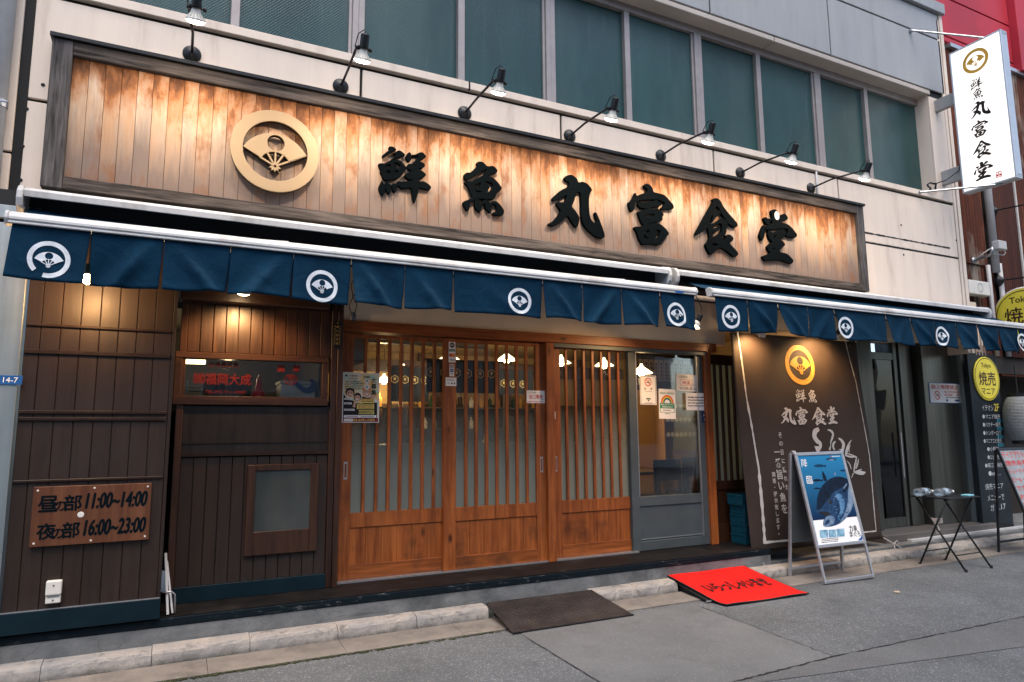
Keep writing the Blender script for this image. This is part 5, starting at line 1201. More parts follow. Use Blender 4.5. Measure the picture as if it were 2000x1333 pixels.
marks(mb, fr, -W * .45, W * .45, -H_ * .88, H_ * .04, .0008, 0); mb.build('printing', [M['black_ink'], M['red_ink'], M['green_ink']], t)
t, fr, W, H_ = sheet('rainbow_sticker', 'white infection control sticker with a rainbow over a green band on the glazed door', 'sticker', (1286, 760, 1320.5, 818.5), YG - .001, tilt=-.02)
mb = MB(); ms = [M['red_ink'], M['orange_ink'], M['yellow_ink'], M['green_ink'], M['blue_ink'], M['paper'], M['black_ink']]
write(mb, '感染防止徹底宣言', fr, 0, H_ * .72, H_ * .12, .0008, 3, .012, W * 1.7)
for i, mi in enumerate((0, 1, 2, 3, 4)):
    ro, ri = W * (.76 - i * .085), W * (.76 - (i + 1) * .085)
    P_ = [(ro * math.cos(math.pi * k / 20), ro * math.sin(math.pi * k / 20)) for k in range(21)] + [(ri * math.cos(math.pi * (20 - k) / 20), ri * math.sin(math.pi * (20 - k) / 20)) for k in range(21)]
    mb.put(outline([P_], 0), fr.at(0, H_ * .06), 1, 1, .0008, mi)
mb.fbox(fr, -W * .88, W * .88, -H_ * .30, H_ * .05, .0002, .0006, 3); write(mb, '新型コロナウイルス', fr, 0, -H_ * .05, H_ * .11, .0010, 5, .02, W * 1.55); write(mb, '感染拡大防止中', fr, 0, -H_ * .20, H_ * .11, .0010, 5, .02, W * 1.3)
mb.fbox(fr, -W * .88, W * .88, -H_ * .58, -H_ * .30, .0001, .0004, 3); mb.fbox(fr, -W * .82, W * .82, -H_ * .55, -H_ * .31, .0005, .0007, 5); marks(mb, fr, -W * .5, W * .4, -H_ * .43, H_ * .08, .0010, 6); marks(mb, fr, -W * .3, W * .3, -H_ * .66, H_ * .08, .0008, 3)
mb.build('printing', ms, t)
t, fr, W, H_ = sheet('handwritten_notice', 'white handwritten notice with red boxed characters at the top right of the glazed door', 'notice', (1320.5, 731, 1366, 765), YG, tilt=-.03)
mb = MB(); write(mb, '入店時の', fr, -W * .45, H_ * .68, H_ * .34, .0008, 0, -.005, W * .85, .15); write(mb, '検温', fr, -W * .15, 0, H_ * .42, .0008, 1, 0, W * .7); write(mb, 'に', fr, W * .5, -H_ * .2, H_ * .2, .0008, 0); write(mb, 'ご協力お願い致します', fr, 0, -H_ * .68, H_ * .32, .0008, 0, -.005, W * 1.75, .1)
for a, b, c, d in ((-.68, .34, .42, .36), (-.66, -.36, .36, -.34), (-.68, .34, -.66, -.36), (.42, .36, .36, -.34)): mb.bar(fr(W * a, H_ * b, .0008), fr(W * c, H_ * d, .0008), .003, .0006, 1, up=fr.n)
mb.build('handwriting', [M['black_ink'], M['red_ink']], t)
t, fr, W, H_ = sheet('printed_notice', 'white notice with four printed black lines on the right stile of the glazed door', 'notice', (1339, 767.5, 1381, 802), 5.9635)
mb = MB(); r = random.Random(11)
for k in range(4): marks(mb, fr, -W * .8, W * .8, H_ * (.5 - k * .33), H_ * .17, .0008, 0, r)
mb.build('print_lines', M['black_ink'], t)
t, fr, W, H_ = sheet('entrance_sticker', 'dark blue entrance sticker marked IN on the right stile of the glazed door', 'sticker', (1370, 804, 1384, 826), 5.9635, plain('navy_sticker', (.006, .022, .07), .4))
mb = MB(); write(mb, '入口', fr, 0, H_ * .35, H_ * .5, .0008, 0, .015, W * 1.4); write(mb, 'IN', fr, 0, -H_ * .45, H_ * .35, .0008, 0, .02); mb.build('lettering', M['paper'], t)

def on_plane(px, py, fr):
    d = ray(px, py); o = Vector((0, 0, CAM_H)); k = (fr.o - o).dot(fr.n) / d.dot(fr.n); p = o + d * k - fr.o
    return p.dot(fr.u), p.dot(fr.v)

# ------------------------------------------------------------------ projecting light box
XF = 9.66
yi = (at_x(1857, 103.6, XF).y + at_x(1876.6, 380, XF).y) / 2; yo = (at_x(1957.7, 55.5, XF).y + at_x(1983, 348, XF).y) / 2
zt = (at_x(1857, 103.6, XF).z + at_x(1957.7, 55.5, XF).z) / 2; zb = (at_x(1876.6, 380, XF).z + at_x(1983, 348, XF).z) / 2
LB = thing('projecting_lightbox', (XF, yi, zb), 'tall white lit box sign with gold fan crest projecting from the building corner', 'lightbox')
dx = at_y(1998, 348, yo).x - XF
dx = min(max(dx, .12), .30)
mb = MB(); k = .022
for (y0, y1, z0, z1) in ((yo, yi, zt - k, zt), (yo, yi, zb, zb + k), (yo, yo + k, zb + k, zt - k), (yi - k, yi, zb + k, zt - k)): mb.box(XF - .006, XF + dx, y0, y1, z0, z1)
mb.build('case', M['alu_light'] if False else plain('lightbox_case', (.50, .55, .60), .35, .4, .05), LB, bevel=.004)
lf = NT('lit_acrylic_face'); lf.p.inputs['Base Color'].default_value = (.8, .78, .75, 1); lf.p.inputs['Emission Color'].default_value = (1, .93, .87, 1); lf.p.inputs['Emission Strength'].default_value = .40; lf.p.inputs['Roughness'].default_value = .25
mb = MB(); mb.box(XF + .002, XF + .008, yo + k, yi - k, zb + k, zt - k); mb.box(XF + dx - .012, XF + dx - .006, yo + k, yi - k, zb + k, zt - k); mb.build('face_panel', lf.mat, LB)
fr = Fr((XF + .002, (yi + yo) / 2, (zt + zb) / 2), (0, -1, 0), (0, 0, 1)); 
q = lambda px, py: on_plane(px, py, fr)
gi = plain('lightbox_gold_print', (.60, .33, .045), .4)
a, b = q(1905, 119); r = (q(1905, 96)[1] - q(1905, 142)[1]) / 2
mb = MB(); crest(mb, fr.at(a, b), r * 1.02, .002); mb.build('crest', gi, LB)
mb = MB(); ik = plain('lightbox_black_print', (.018, .012, .010), .4)
for kx, px, py, hpx, wd in (('sen', 1907, 164, 22, 1.0), ('gyo', 1910, 183, 21, 1.0), ('maru', 1914, 213, 33, 1.05), ('tomi', 1914, 251, 34, 1.05), ('shoku', 1917, 292, 35, 1.05), ('dou', 1921, 333, 36, 1.05)):
    a, b = q(px, py); h = q(px, py - hpx / 2)[1] - q(px, py + hpx / 2)[1]
    brush(mb, kx, fr, a, b, h, .002, 0, wd * (1.0 if kx in ('sen', 'gyo') else 1.0))
mb.build('characters', ik, LB)
a, b = q(1951, 341); mb = MB()
mb.put(outline([[(-.035, -.04), (.035, -.04), (.035, .04), (-.035, .04)], [(-.026, .006), (-.006, .006), (-.006, .03), (-.026, .03)], [(.004, .006), (.026, .006), (.026, .03), (.004, .03)], [(-.026, -.03), (.026, -.03), (.026, -.022), (-.026, -.022)], [(-.004, -.016), (.004, -.016), (.004, .0), (-.004, .0)]], 0), fr.at(a, b), 1, 1, .002); mb.build('red_seal', M['red_ink'], LB)
mb = MB()
for z in (zt - .05, zb + .05):
    for j in range(3): mb.lathe((XF + dx * (.25 + .25 * j), yo - .001, z), (0, -1, 0), [(0, .008), (.003, .006)], 8)
mb.build('screws', M['black'], LB)
for (pa, pb) in ((190, 213), (335, 362)):
    z1, z0 = at_x(1845, pa, XF + .06).z, at_x(1845, pb, XF + .06).z
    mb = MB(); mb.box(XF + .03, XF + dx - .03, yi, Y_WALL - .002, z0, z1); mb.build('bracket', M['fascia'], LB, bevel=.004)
p = at_y(1781, 60, Y_WALL - .03); qd = Vector((XF - .01, yo + (yi - yo) * .30, zt - .02))
mb = MB(); mb.tube([p, qd], .014, 8); mb.lathe(p, (0, -1, 0), [(-.02, .03), (.0, .03)], 10); mb.build('stay_rod', M['steel'], LB, smooth=False)
p = at_y(1797, 376, Y_WALL - .03); qd = Vector((XF + .06, yo + (yi - yo) * .30, zb - .012))
mb = MB(); mb.tube([p, qd], .014, 8); mb.lathe(p, (0, -1, 0), [(-.02, .03), (.0, .03)], 10); mb.build('stay_rod', M['steel'], LB)
p = at_y(1818, 366, 5.56); mb = MB()
mb.tube([p + Vector((.09 * math.cos(t), -.02 * (i % 3), .06 * math.sin(t))) for i, t in enumerate([j * .5 for j in range(26)])], .008, 6)
mb.tube([p + Vector((.06, 0, .05)), p + Vector((.2, -.1, .1)), Vector((XF + .02, 5.35, zb + .35)), Vector((XF + .04, 5.3, zb + .6))], .007, 6); mb.build('cable', M['cable'], LB, smooth=True)

# ------------------------------------------------------------------ brown cloth banner
bl, br_ = 5.643, 7.79; o_top = Vector(((bl + br_) / 2, 5.75, 2.66)); o_bot = Vector(((bl + br_) / 2, 5.578, .235))
BV = (o_top - o_bot).normalized(); BF = Fr((o_top + o_bot) / 2, (1, 0, 0), BV); BH = (o_top - o_bot).length / 2; BW = (br_ - bl) / 2
BAN = thing('cloth_banner', (BF.o.x, 5.578, .235), 'large dark brown cloth banner with gold fan crest and white brush lettering', 'banner')
def bdisp(a, b):
    w = (b + BH) / (2 * BH)
    d = .018 * math.sin(a * 5.2 + b * 1.1) * w + .022 * math.exp(-((a * .9 + .35 + (BH - b) * .42) / .16) ** 2) * w + .020 * math.exp(-((a - .62 + (BH - b) * .30) / .13) ** 2) * w
    d += .012 * math.sin(b * 3 + a * 2.0) - .018 * math.exp(-((a + BW) / .1) ** 2)
    return d
nu, nw = 48, 48; mb = MB(); vs = []
for j in range(nw + 1):
    for i in range(nu + 1):
        a = -BW + 2 * BW * i / nu; b = BH - 2 * BH * j / nw
        sag = .012 * math.sin(math.pi * i / nu) * (j / nw)
        vs.append(BF(a, b + sag, bdisp(a, b)))
mb.add(vs, [(j * (nu + 1) + i, (j + 1) * (nu + 1) + i, (j + 1) * (nu + 1) + i + 1, j * (nu + 1) + i + 1) for j in range(nw) for i in range(nu)])
o = mb.build('cloth', M['banner'], BAN, smooth=True); s = o.modifiers.new('cloth', 'SOLIDIFY'); s.thickness = .003; s.offset = -1
class Cloth:      # lays flat print onto the waved cloth
    def __init__(s, f, d, o=(0, 0)): s.f, s.d, s.oo = f, d, o; s.n = f.n; s.u = f.u; s.v = f.v; s.o = f(o[0], o[1])
    def __call__(s, a, b, c=0): return s.f(a + s.oo[0], b + s.oo[1], c + s.d(a + s.oo[0], b + s.oo[1]))
    def at(s, a, b, c=0): return Cloth(s.f, s.d, (s.oo[0] + a, s.oo[1] + b))
BC = Cloth(BF, bdisp); q = lambda px, py: on_plane(px, py, BF)
mb = MB(); a, b = q(1560.5, 713.5); r = (q(1560, 675)[1] - q(1560, 752)[1]) / 2; crest(mb, BC.at(a, b), r, .004); mb.build('crest_print', plain('banner_gold_print', (.55, .30, .05), .6), BAN)
mb = MB()
for kx, px, py, hpx, wd in (('sen', 1561.8, 774.8, 26, 1), ('gyo', 1583, 774.8, 25, 1), ('maru', 1539.5, 813, 34, 1.1), ('tomi', 1565, 813, 35, 1.05), ('shoku', 1595, 814, 36, 1.05), ('dou', 1622, 812, 35, 1.1)):
    a, b = q(px, py); h = q(px, py - hpx / 2)[1] - q(px, py + hpx / 2)[1]; brush(mb, kx, BC, a, b, h, .004, 0, wd)
def vert(s, p0, p1, h):
    (a0, b0), (a1, b1) = q(*p0), q(*p1); n = len(s)
    for i, ch in enumerate(s):
        a, b = a0 + (a1 - a0) * i / (n - 1), b0 + (b1 - b0) * i / (n - 1); tt = text(ch, .012); k = h / .86 * random.uniform(.92, 1.1)
        mb.put(tt, BC.at(a, b), k * random.uniform(.9, 1.05), k, .004)
vert('その日に獲れた', (1525, 850), (1538, 952), .058); vert('一番旨い魚を', (1519, 883), (1531, 994), .092); vert('調理・提供致します。', (1511, 927), (1519, 1043), .052)
mb.build('lettering', M['letter_grey'], BAN)
mb = MB()
def ribbon(pts, ws, c=.004, sub=6):
    P_ = []; 
    for i in range(len(pts) - 1):
        p0 = pts[max(i - 1, 0)]; p1 = pts[i]; p2 = pts[i + 1]; p3 = pts[min(i + 2, len(pts) - 1)]
        for k in range(sub):
            t = k / sub; f = lambda A, B, C_, D: .5 * (2 * B + (C_ - A) * t + (2 * A - 5 * B + 4 * C_ - D) * t * t + (3 * B - A - 3 * C_ + D) * t ** 3)
            P_.append((f(p0[0], p1[0], p2[0], p3[0]), f(p0[1], p1[1], p2[1], p3[1]), ws[i] + (ws[i + 1] - ws[i]) * t))
    P_.append((*pts[-1], ws[-1])); n = len(P_); L = []; R_ = []
    for i, (a, b, w) in enumerate(P_):
        a2, b2, _ = P_[min(i + 1, n - 1)]; a1, b1, _ = P_[max(i - 1, 0)]; d = math.hypot(a2 - a1, b2 - b1) or 1; nx, ny = -(b2 - b1) / d, (a2 - a1) / d
        L.append(BC(a + nx * w, b + ny * w, c)); R_.append(BC(a - nx * w, b - ny * w, c))
    mb.add(L + R_, [(i, i + 1, n + i + 1, n + i) for i in range(n - 1)])
Z = lambda a, b: q(1400 + a / 2.777, 640 + b / 2.777)
rr = random.Random(8)
def border(p, qq, w):
    n = 16; pts = [(Z(p[0] + (qq[0] - p[0]) * i / n, p[1] + (qq[1] - p[1]) * i / n)) for i in range(n + 1)]; ribbon(pts, [w * rr.uniform(.55, 1.2) for _ in pts], .004, 2)
border((105, 20), (160, 400), .011); border((160, 400), (225, 760), .014); border((225, 760), (255, 1172), .022); border((252, 1166), (560, 1138), .014); border((560, 1138), (868, 1104), .010)
border((700, 70), (760, 300), .008); border((760, 300), (825, 700), .006); border((825, 700), (868, 1106), .008)
mb.build('border_print', M['letter_grey'], BAN)
mb = MB()
Z2 = lambda a, b: q(1560 + a / 6.893, 830 + b / 6.893)
for S in ([(250, 58, 20), (205, 95, 32), (200, 160, 30), (235, 220, 28), (275, 258, 20), (268, 310, 20), (225, 342, 50)], [(355, 72, 5), (400, 84, 14), (436, 125, 18), (425, 185, 16), (408, 235, 9), (412, 280, 5)],
          [(478, 225, 5), (446, 258, 16), (448, 310, 15), (470, 342, 7)], [(395, 342, 14), (404, 305, 11), (412, 280, 4)], [(515, 182, 6), (560, 215, 20), (588, 265, 24), (576, 330, 22), (565, 350, 14)],
          [(700, 205, 3), (662, 262, 11), (641, 320, 20), (626, 380, 20), (620, 420, 7)], [(682, 268, 4), (664, 320, 8), (668, 372, 5)], [(618, 415, 8), (690, 432, 12), (762, 430, 8)], [(636, 388, 4), (690, 402, 7), (742, 420, 4)],
          [(772, 430, 8), (756, 500, 8), (744, 560, 10), (735, 632, 7)], [(797, 458, 4), (790, 520, 8), (768, 592, 6)], [(778, 475, 4), (768, 540, 6), (752, 600, 3)], [(738, 640, 10), (790, 622, 10), (842, 598, 4)],
          [(745, 640, 8), (810, 645, 26), (858, 650, 22), (894, 640, 4)], [(640, 485, 3), (680, 540, 9), (700, 602, 5)], [(732, 650, 8), (705, 715, 3)]):
    ribbon([Z2(a, b) for a, b, w in S], [w / 965 for a, b, w in S], .0045)
mb.build('shrimp_drawing', M['letter_grey'], BAN)
for (a, b, tgt) in ((-BW, -BH, (5.62, 5.46, .02)), (BW, -BH, (7.95, 5.47, .13)), (-BW, BH, (5.60, 5.80, 2.9)), (BW, BH, (7.83, 5.8, 2.9))):
    p = BF(a * .99, b * .99, .01); tgt = Vector(tgt); mid = (p + tgt) / 2 + Vector((.012, -.01, -.01))
    mb = MB(); mb.tube([p, mid, tgt], .006, 6)
    if b < 0:
        mb.tube([mid, mid + Vector((.03, -.02, .04)), mid + Vector((.06, -.03, .0))], .005, 6); mb.tube([mid, mid + Vector((-.02, -.02, -.05)), mid + Vector((.03, -.03, -.09))], .005, 6); mb.tube([mid + Vector((-.012, 0, 0)), mid + Vector((.012, -.005, .004))], .012, 6)
    mb.build('tie_cord', M['rope'], BAN)

# ------------------------------------------------------------------ aluminium A-frame with the tuna poster
apL, apR = Vector((5.965, 5.235, 1.305)), Vector((6.675, 5.195, 1.312)); ftL, ftR = Vector((6.045, 4.955, .004)), Vector((6.70, 4.905, .004)); bkL, bkR = Vector((5.885, 5.315, .004)), Vector((6.67, 5.30, .004))
AU = (apR - apL); AW = AU.length; AU.normalize(); mid_t = (apL + apR) / 2; mid_f = (ftL + ftR) / 2
AV = (mid_t - mid_f); AV = (AV - AU * AV.dot(AU)).normalized(); AF = Fr(mid_t, AU, AV)
AFR = thing('a_frame_sign', ((mid_f + (bkL + bkR) / 2) / 2).to_tuple(), 'silver A-frame pavement sign with blue tuna fish poster in front of the brown banner', 'a-frame sign')
q = lambda px, py: on_plane(px, py, AF)
pbl = q(1603, 1071); pbr = q(1694.5, 1061); pb = (pbl[1] + pbr[1]) / 2; hw = AW / 2
fl = (ftL - mid_t).dot(AV)
mb = MB()
mb.fbox(AF, -hw, hw, -.035, .0, -.014, .014); mb.fbox(AF, -hw, hw, pb, pb + .035, -.014, .014)
mb.fbox(AF, -hw, -hw + .035, pb + .035, -.035, -.014, .014); mb.fbox(AF, hw - .035, hw, pb + .035, -.035, -.014, .014); mb.build('poster_frame', M['alu'], AFR, bevel=.005, seg=2)
mb = MB(); mb.fbox(AF, -hw + .03, hw - .03, pb + .03, -.03, -.008, .002); mb.build('backing_panel', M['alu_light'], AFR)
for s in (-1, 1):
    mb = MB(); mb.bar(AF(s * (hw - .016), pb, 0), AF(s * (hw - .016), fl + .005, 0), .026, .022, up=(0, -1, 0)); mb.build('leg', M['alu'], AFR, bevel=.003)
mb = MB(); mb.bar(AF(-hw + .016, fl + .02, 0), AF(hw - .016, fl + .02, 0), .026, .03); mb.build('foot_bar', M['alu'], AFR, bevel=.003)
top_b = [apL + Vector((-.02, .03, -.01)), apR + Vector((-.01, .03, -.01))]
for a_, b_ in zip(top_b, (bkL, bkR)):
    mb = MB(); mb.bar(b_, a_, .026, .03, up=(0, 1, 0)); mb.build('leg', M['alu'], AFR, bevel=.003)
mb = MB(); mb.bar(bkL + Vector((0, 0, .10)), bkR + Vector((0, 0, .10)), .02, .024); mb.build('foot_bar', M['alu'], AFR, bevel=.003)
back = [top_b[0], top_b[1], top_b[1] + (bkR - top_b[1]) * .72, top_b[0] + (bkL - top_b[0]) * .72]
mb = MB(); mb.hexa([back[3], back[2], back[2] + Vector((0, .006, 0)), back[3] + Vector((0, .006, 0)), back[0], back[1], back[1] + Vector((0, .006, 0)), back[0] + Vector((0, .006, 0))]); mb.build('rear_panel', plain('a_frame_back', (.10, .11, .115), .4, .5), AFR)
mb = MB(); mb.tube([apL + Vector((-.02, .015, 0)), apL + Vector((.03, .015, 0))], .022, 10); mb.tube([apR + Vector((-.03, .015, 0)), apR + Vector((.02, .015, 0))], .022, 10); mb.build('hinge', M['alu'], AFR)
def mat_sea():
    m = NT('deep_sea_print'); o = m.xyz('Generated'); z = o[2]
    c = m.mix(m.ramp(z, .0, 1.0), (.0015, .012, .055), (.016, .19, .38))
    w = m.n('TexWave', _wave_type='BANDS', _bands_direction='X', Scale=2.6, Distortion=3.5, Detail=2.0, Vector=m.coord((1, 1, .25), (0, rad(-18), 0), src='Generated')).outputs['Fac']
    c = m.mix(m.math('MULTIPLY', m.math('MULTIPLY', m.ramp(w, .55, 1), m.ramp(z, .35, 1)), .18), c, (.035, .17, .32))
    return m.out(c, .35, 0, .2)
def mat_tuna(name, a, b):
    m = NT(name); f = m.noise(14, 5, .6, m.coord()); return m.out(m.mix(m.ramp(f, .32, .68), a, b), .35, 0, .2)
ptop, pbot = -.035, pb + .035; iw = hw - .035
split = (q(1590, 1016)[1] + q(1678, 1010)[1]) / 2
mb = MB(); mb.fbox(AF, -iw, iw, split, ptop, .003, .0045); post = mb.build('sea_print', mat_sea(), AFR)
mb = MB(); mb.fbox(AF, -iw, iw, pbot, split, .003, .0045); mb.build('white_print', M['paper'], AFR)
Q = lambda a, b: q(1300 + a / 2.857, 873 + b / 2.857)
def flat_poly(mb, pts, c, mi=0, smooth=True):
    P_ = [Q(*p_) for p_ in pts]; P_ = chaikin(chaikin(P_, .25), .25) if smooth else P_
    mb.put(outline([P_], 0), AF, 1, 1, c, mi)
mb = MB(); ms = [mat_tuna('tuna_dark_back', (.0012, .004, .011), (.004, .016, .04)), mat_tuna('tuna_blue_flank', (.004, .018, .06), (.025, .075, .16)), mat_tuna('tuna_pale_belly', (.06, .11, .20), (.22, .30, .40)), M['black_ink'], mat_tuna('small_far_fish', (.002, .02, .06), (.006, .05, .11)), mat_tuna('tuna_gill_light', (.04, .12, .25), (.12, .26, .42))]
Q = lambda a, b: q(1530 + a / 4.075, 870 + b / 4.075)
flat_poly(mb, [(258, 525), (262, 460), (272, 390), (300, 330), (345, 280), (400, 252), (460, 250), (515, 272), (545, 330), (560, 400), (558, 460), (540, 520), (500, 580), (440, 630), (380, 648), (335, 652), (310, 640), (315, 600), (330, 570), (372, 548), (340, 532), (300, 542), (265, 540)], .0055, 1)
flat_poly(mb, [(264, 520), (262, 460), (272, 390), (300, 330), (345, 280), (400, 252), (460, 250), (515, 272), (512, 300), (470, 335), (420, 362), (385, 385), (372, 420), (340, 440), (318, 480), (292, 512)], .0061, 0)
flat_poly(mb, [(518, 300), (548, 370), (558, 450), (532, 530), (480, 592), (440, 622), (478, 560), (505, 490), (512, 390)], .0061, 2)
flat_poly(mb, [(400, 400), (450, 380), (480, 430), (486, 500), (460, 560), (420, 590), (452, 520), (440, 450)], .0062, 5)
flat_poly(mb, [(312, 640), (322, 590), (350, 562), (384, 560), (412, 586), (400, 622), (352, 650), (330, 652)], .0064, 2); flat_poly(mb, [(318, 640), (330, 606), (352, 590), (372, 598), (350, 632)], .0067, 1)
flat_poly(mb, [(262, 532), (300, 518), (345, 528), (380, 548), (350, 560), (328, 572), (310, 548)], .0066, 3); flat_poly(mb, [(260, 526), (296, 506), (352, 520), (376, 542), (330, 528), (290, 528)], .0070, 1)
flat_poly(mb, [(462, 372), (520, 283), (518, 332), (484, 384)], .0068, 0); flat_poly(mb, [(470, 340), (500, 300), (505, 312), (480, 352)], .0069, 2); flat_poly(mb, [(300, 190), (332, 240), (348, 288), (316, 290)], .0057, 0); flat_poly(mb, [(404, 205), (420, 236), (400, 240)], .0057, 2)
flat_poly(mb, [(350, 452), (362, 430), (382, 440), (384, 464), (366, 472)], .0066, 3); mb.prism(AF, [(lambda c_: (c_[0] + .006 * math.cos(t_ * .524), c_[1] + .006 * math.sin(t_ * .524)))(Q(362, 448)) for t_ in range(12)], .0070, .0073, 2)
rf = random.Random(6)
for k in range(46):
    x, y = rf.uniform(385, 500), rf.uniform(400, 600); w = rf.uniform(3, 11)
    flat_poly(mb, [(x, y), (x + w * 1.6, y - w * .5), (x + w * 2.6, y + w * .2), (x + w, y + w * .6)], .0063 + k * .000004, rf.choice((5, 5, 2, 1, 0)))
for (x, y, L, k) in ((282, 165, 100, 4), (372, 112, 84, 4), (266, 280, 84, 0), (474, 202, 66, 4), (262, 345, 56, 0)):
    flat_poly(mb, [(x - L * .5, y + 2), (x - L * .2, y - L * .13), (x + L * .2, y - L * .12), (x + L * .42, y - 2), (x + L * .56, y - L * .16), (x + L * .53, y + L * .16), (x + L * .38, y + 3), (x + L * .1, y + L * .12), (x - L * .25, y + L * .10)], .0054, k)
flat_poly(mb, [(345, 118), (380, 108), (410, 112), (385, 128)], .0056, 2)
mb.build('tuna_print', ms, AFR)
Q = lambda a, b: q(1300 + a / 2.857, 873 + b / 2.857)
mb = MB(); ms = [M['paper'], M['black_ink'], M['blue_ink'], mat_tuna('small_photo', (.03, .16, .28), (.35, .55, .66)), M['red_ink']]
for ch, x, y, h in (('降', 770, 92, 46), ('臨', 800, 185, 48)):
    a, b = Q(x, y); hh = Q(x, y - h / 2)[1] - Q(x, y + h / 2)[1]; write(mb, ch, AF, a, b, hh, .007, 0, -.008, None, .15)
for (x0, y0, x1, y1) in ((856, 466, 902, 510), (906, 464, 947, 507), (950, 459, 994, 503)):
    P_ = [Q(x0, y0), Q(x1, y0 - 3), Q(x1 + 4, y1 - 3), Q(x0 + 4, y1)]; mb.put(outline([P_], 0), AF, 1, 1, .0056, 3)
for ch, x, y, h in (('カ', 1032, 456, 34), ('泉', 1056, 455, 34), ('ま', 1033, 488, 30), ('ぐ', 1056, 488, 28), ('ろ', 1076, 486, 28)):
    a, b = Q(x, y); hh = Q(x, y - h / 2)[1] - Q(x, y + h / 2)[1]; write(mb, ch, AF, a, b, hh, .0058, 1, .02, hh * .85)
flat_poly(mb, [(1086, 468), (1100, 478), (1104, 505), (1090, 524), (1070, 520), (1086, 508), (1092, 490)], .0056, 2)
for k in range(3):
    a0, b0 = Q(868, 518 + k * 9); a1, _ = Q(962, 512 + k * 9); marks(mb, AF, a0, a1, b0, .008, .0056, 1)
a, b = Q(922, 55); mb.prism(AF, [(a + .008 * math.cos(t_ * .7), b + .008 * math.sin(t_ * .7)) for t_ in range(9)], .0054, .0058, 4); a1, _ = Q(975, 55); marks(mb, AF, a + .015, a1, b, .012, .0056, 0)
mb.build('poster_lettering', ms, AFR)

# ------------------------------------------------------------------ ramps and welcome mat
t = thing('steel_ramp', (3.0, 5.15, 0), 'rusty brown checker plate ramp laid against the kerb', 'ramp')
A_, B_, C_, D_ = Vector((2.44, 5.415, .135)), Vector((3.475, 5.395, .135)), Vector((3.585, 4.925, .014)), Vector((2.445, 4.925, .014)); th_ = Vector((0, 0, .012))
mb = MB(); mb.hexa([D_ - th_, C_ - th_, B_ - th_, A_ - th_, D_, C_, B_, A_]); mb.build('checker_plate', M['checker'], t, bevel=.002)
mb = MB(); mb.bar(D_ + Vector((0, -.006, -.006)), C_ + Vector((0, -.006, -.006)), .012, .016); mb.build('nosing', M['black'], t)
for x in (2.50, 2.98, 3.44):
    mb = MB(); mb.add([(x, 5.39, .116), (x, 5.39, .03), (x, 4.98, .008), (x, 4.98, .013), (x + .01, 5.39, .116), (x + .01, 5.39, .03), (x + .01, 4.98, .008), (x + .01, 4.98, .013)], [(0, 1, 2, 3), (7, 6, 5, 4), (0, 4, 5, 1), (1, 5, 6, 2), (2, 6, 7, 3), (3, 7, 4, 0)])
    mb.build('support_rib', M['black'], t)
t = thing('rubber_ramp', (4.92, 5.2, 0), 'black kerb ramp under the red welcome mat', 'ramp')
mb = MB(); mb.hexa([(4.43, 4.955, .006), (5.42, 4.935, .006), (5.42, 5.50, .115), (4.43, 5.505, .115), (4.43, 4.955, .022), (5.42, 4.935, .022), (5.42, 5.50, .135), (4.43, 5.505, .135)]); mb.build('ramp_plate', M['rubber'], t, bevel=.003)
for x in (4.45, 4.9, 5.38):
    mb = MB(); mb.add([(x, 5.48, .113), (x, 5.48, .0), (x, 5.3, .0), (x, 5.02, .012), (x + .014, 5.48, .113), (x + .014, 5.48, .0), (x + .014, 5.3, .0), (x + .014, 5.02, .012)], [(0, 1, 2, 3), (7, 6, 5, 4), (0, 4, 5, 1), (1, 5, 6, 2), (2, 6, 7, 3), (3, 7, 4, 0)])
    mb.build('support_rib', M['rubber'], t)
for x in (4.44, 5.41):
    mb = MB(); mb.tube([(x - .03, 4.945, .016), (x + .03, 4.945, .016)], .010, 8); mb.build('hinge_pin', M['steel'], t)
t = thing('welcome_mat', (4.95, 5.1, .02), 'bright red carpet mat with black welcome writing lying on the kerb ramp', 'mat')
nu, nw = 20, 26; vs = []; 
def mat_pt(u, w, c=0.0):      # w: 0 back .. 1 front
    y = 5.49 - w * .735; xl, xr = 4.415 + .07 * w, 5.415 + .065 * w
    yy = y - .035 * (u - .5)
    zr = .143 if yy > 5.47 else max(.143 - (5.49 - yy) * .2065, 0)
    z = max(zr, .011) ; z += .004 * math.sin(u * 9 + w * 7) * (1 if w > .7 else .3) + .003
    return Vector((xl + (xr - xl) * u, yy, z + c))
for j in range(nw + 1):
    for i in range(nu + 1): vs.append(mat_pt(i / nu, j / nw))
mb = MB(); mb.add(vs, [(j * (nu + 1) + i, (j + 1) * (nu + 1) + i, (j + 1) * (nu + 1) + i + 1, j * (nu + 1) + i + 1) for j in range(nw) for i in range(nu)])
o = mb.build('carpet', M['carpet'], t); s = o.modifiers.new('pile', 'SOLIDIFY'); s.thickness = .008; s.offset = 1
edge = [mat_pt(0, j / 14, .003) for j in range(15)] + [mat_pt(i / 10, 1, .003) for i in range(1, 11)] + [mat_pt(1, 1 - j / 14, .003) for j in range(1, 15)]
mb = MB(); mb.tube(edge, .007, 6); mb.build('rubber_edge', M['rubber'], t)
tt = text('いらっしゃいませ', 0, .12); w_ = .76; k = w_ / tt[2]; mb = MB()
for j, (p_, q_) in enumerate(((-.003, 0), (.003, 0), (0, -.004), (0, .004))): mb.add([mat_pt(.50 + p[0] * k + p_, .52 - p[1] * .17 / .85 / .735 + q_, .0165 + j * .0002) for p in tt[0]], tt[1]); mb.build('welcome_writing', M['black_ink'], t)

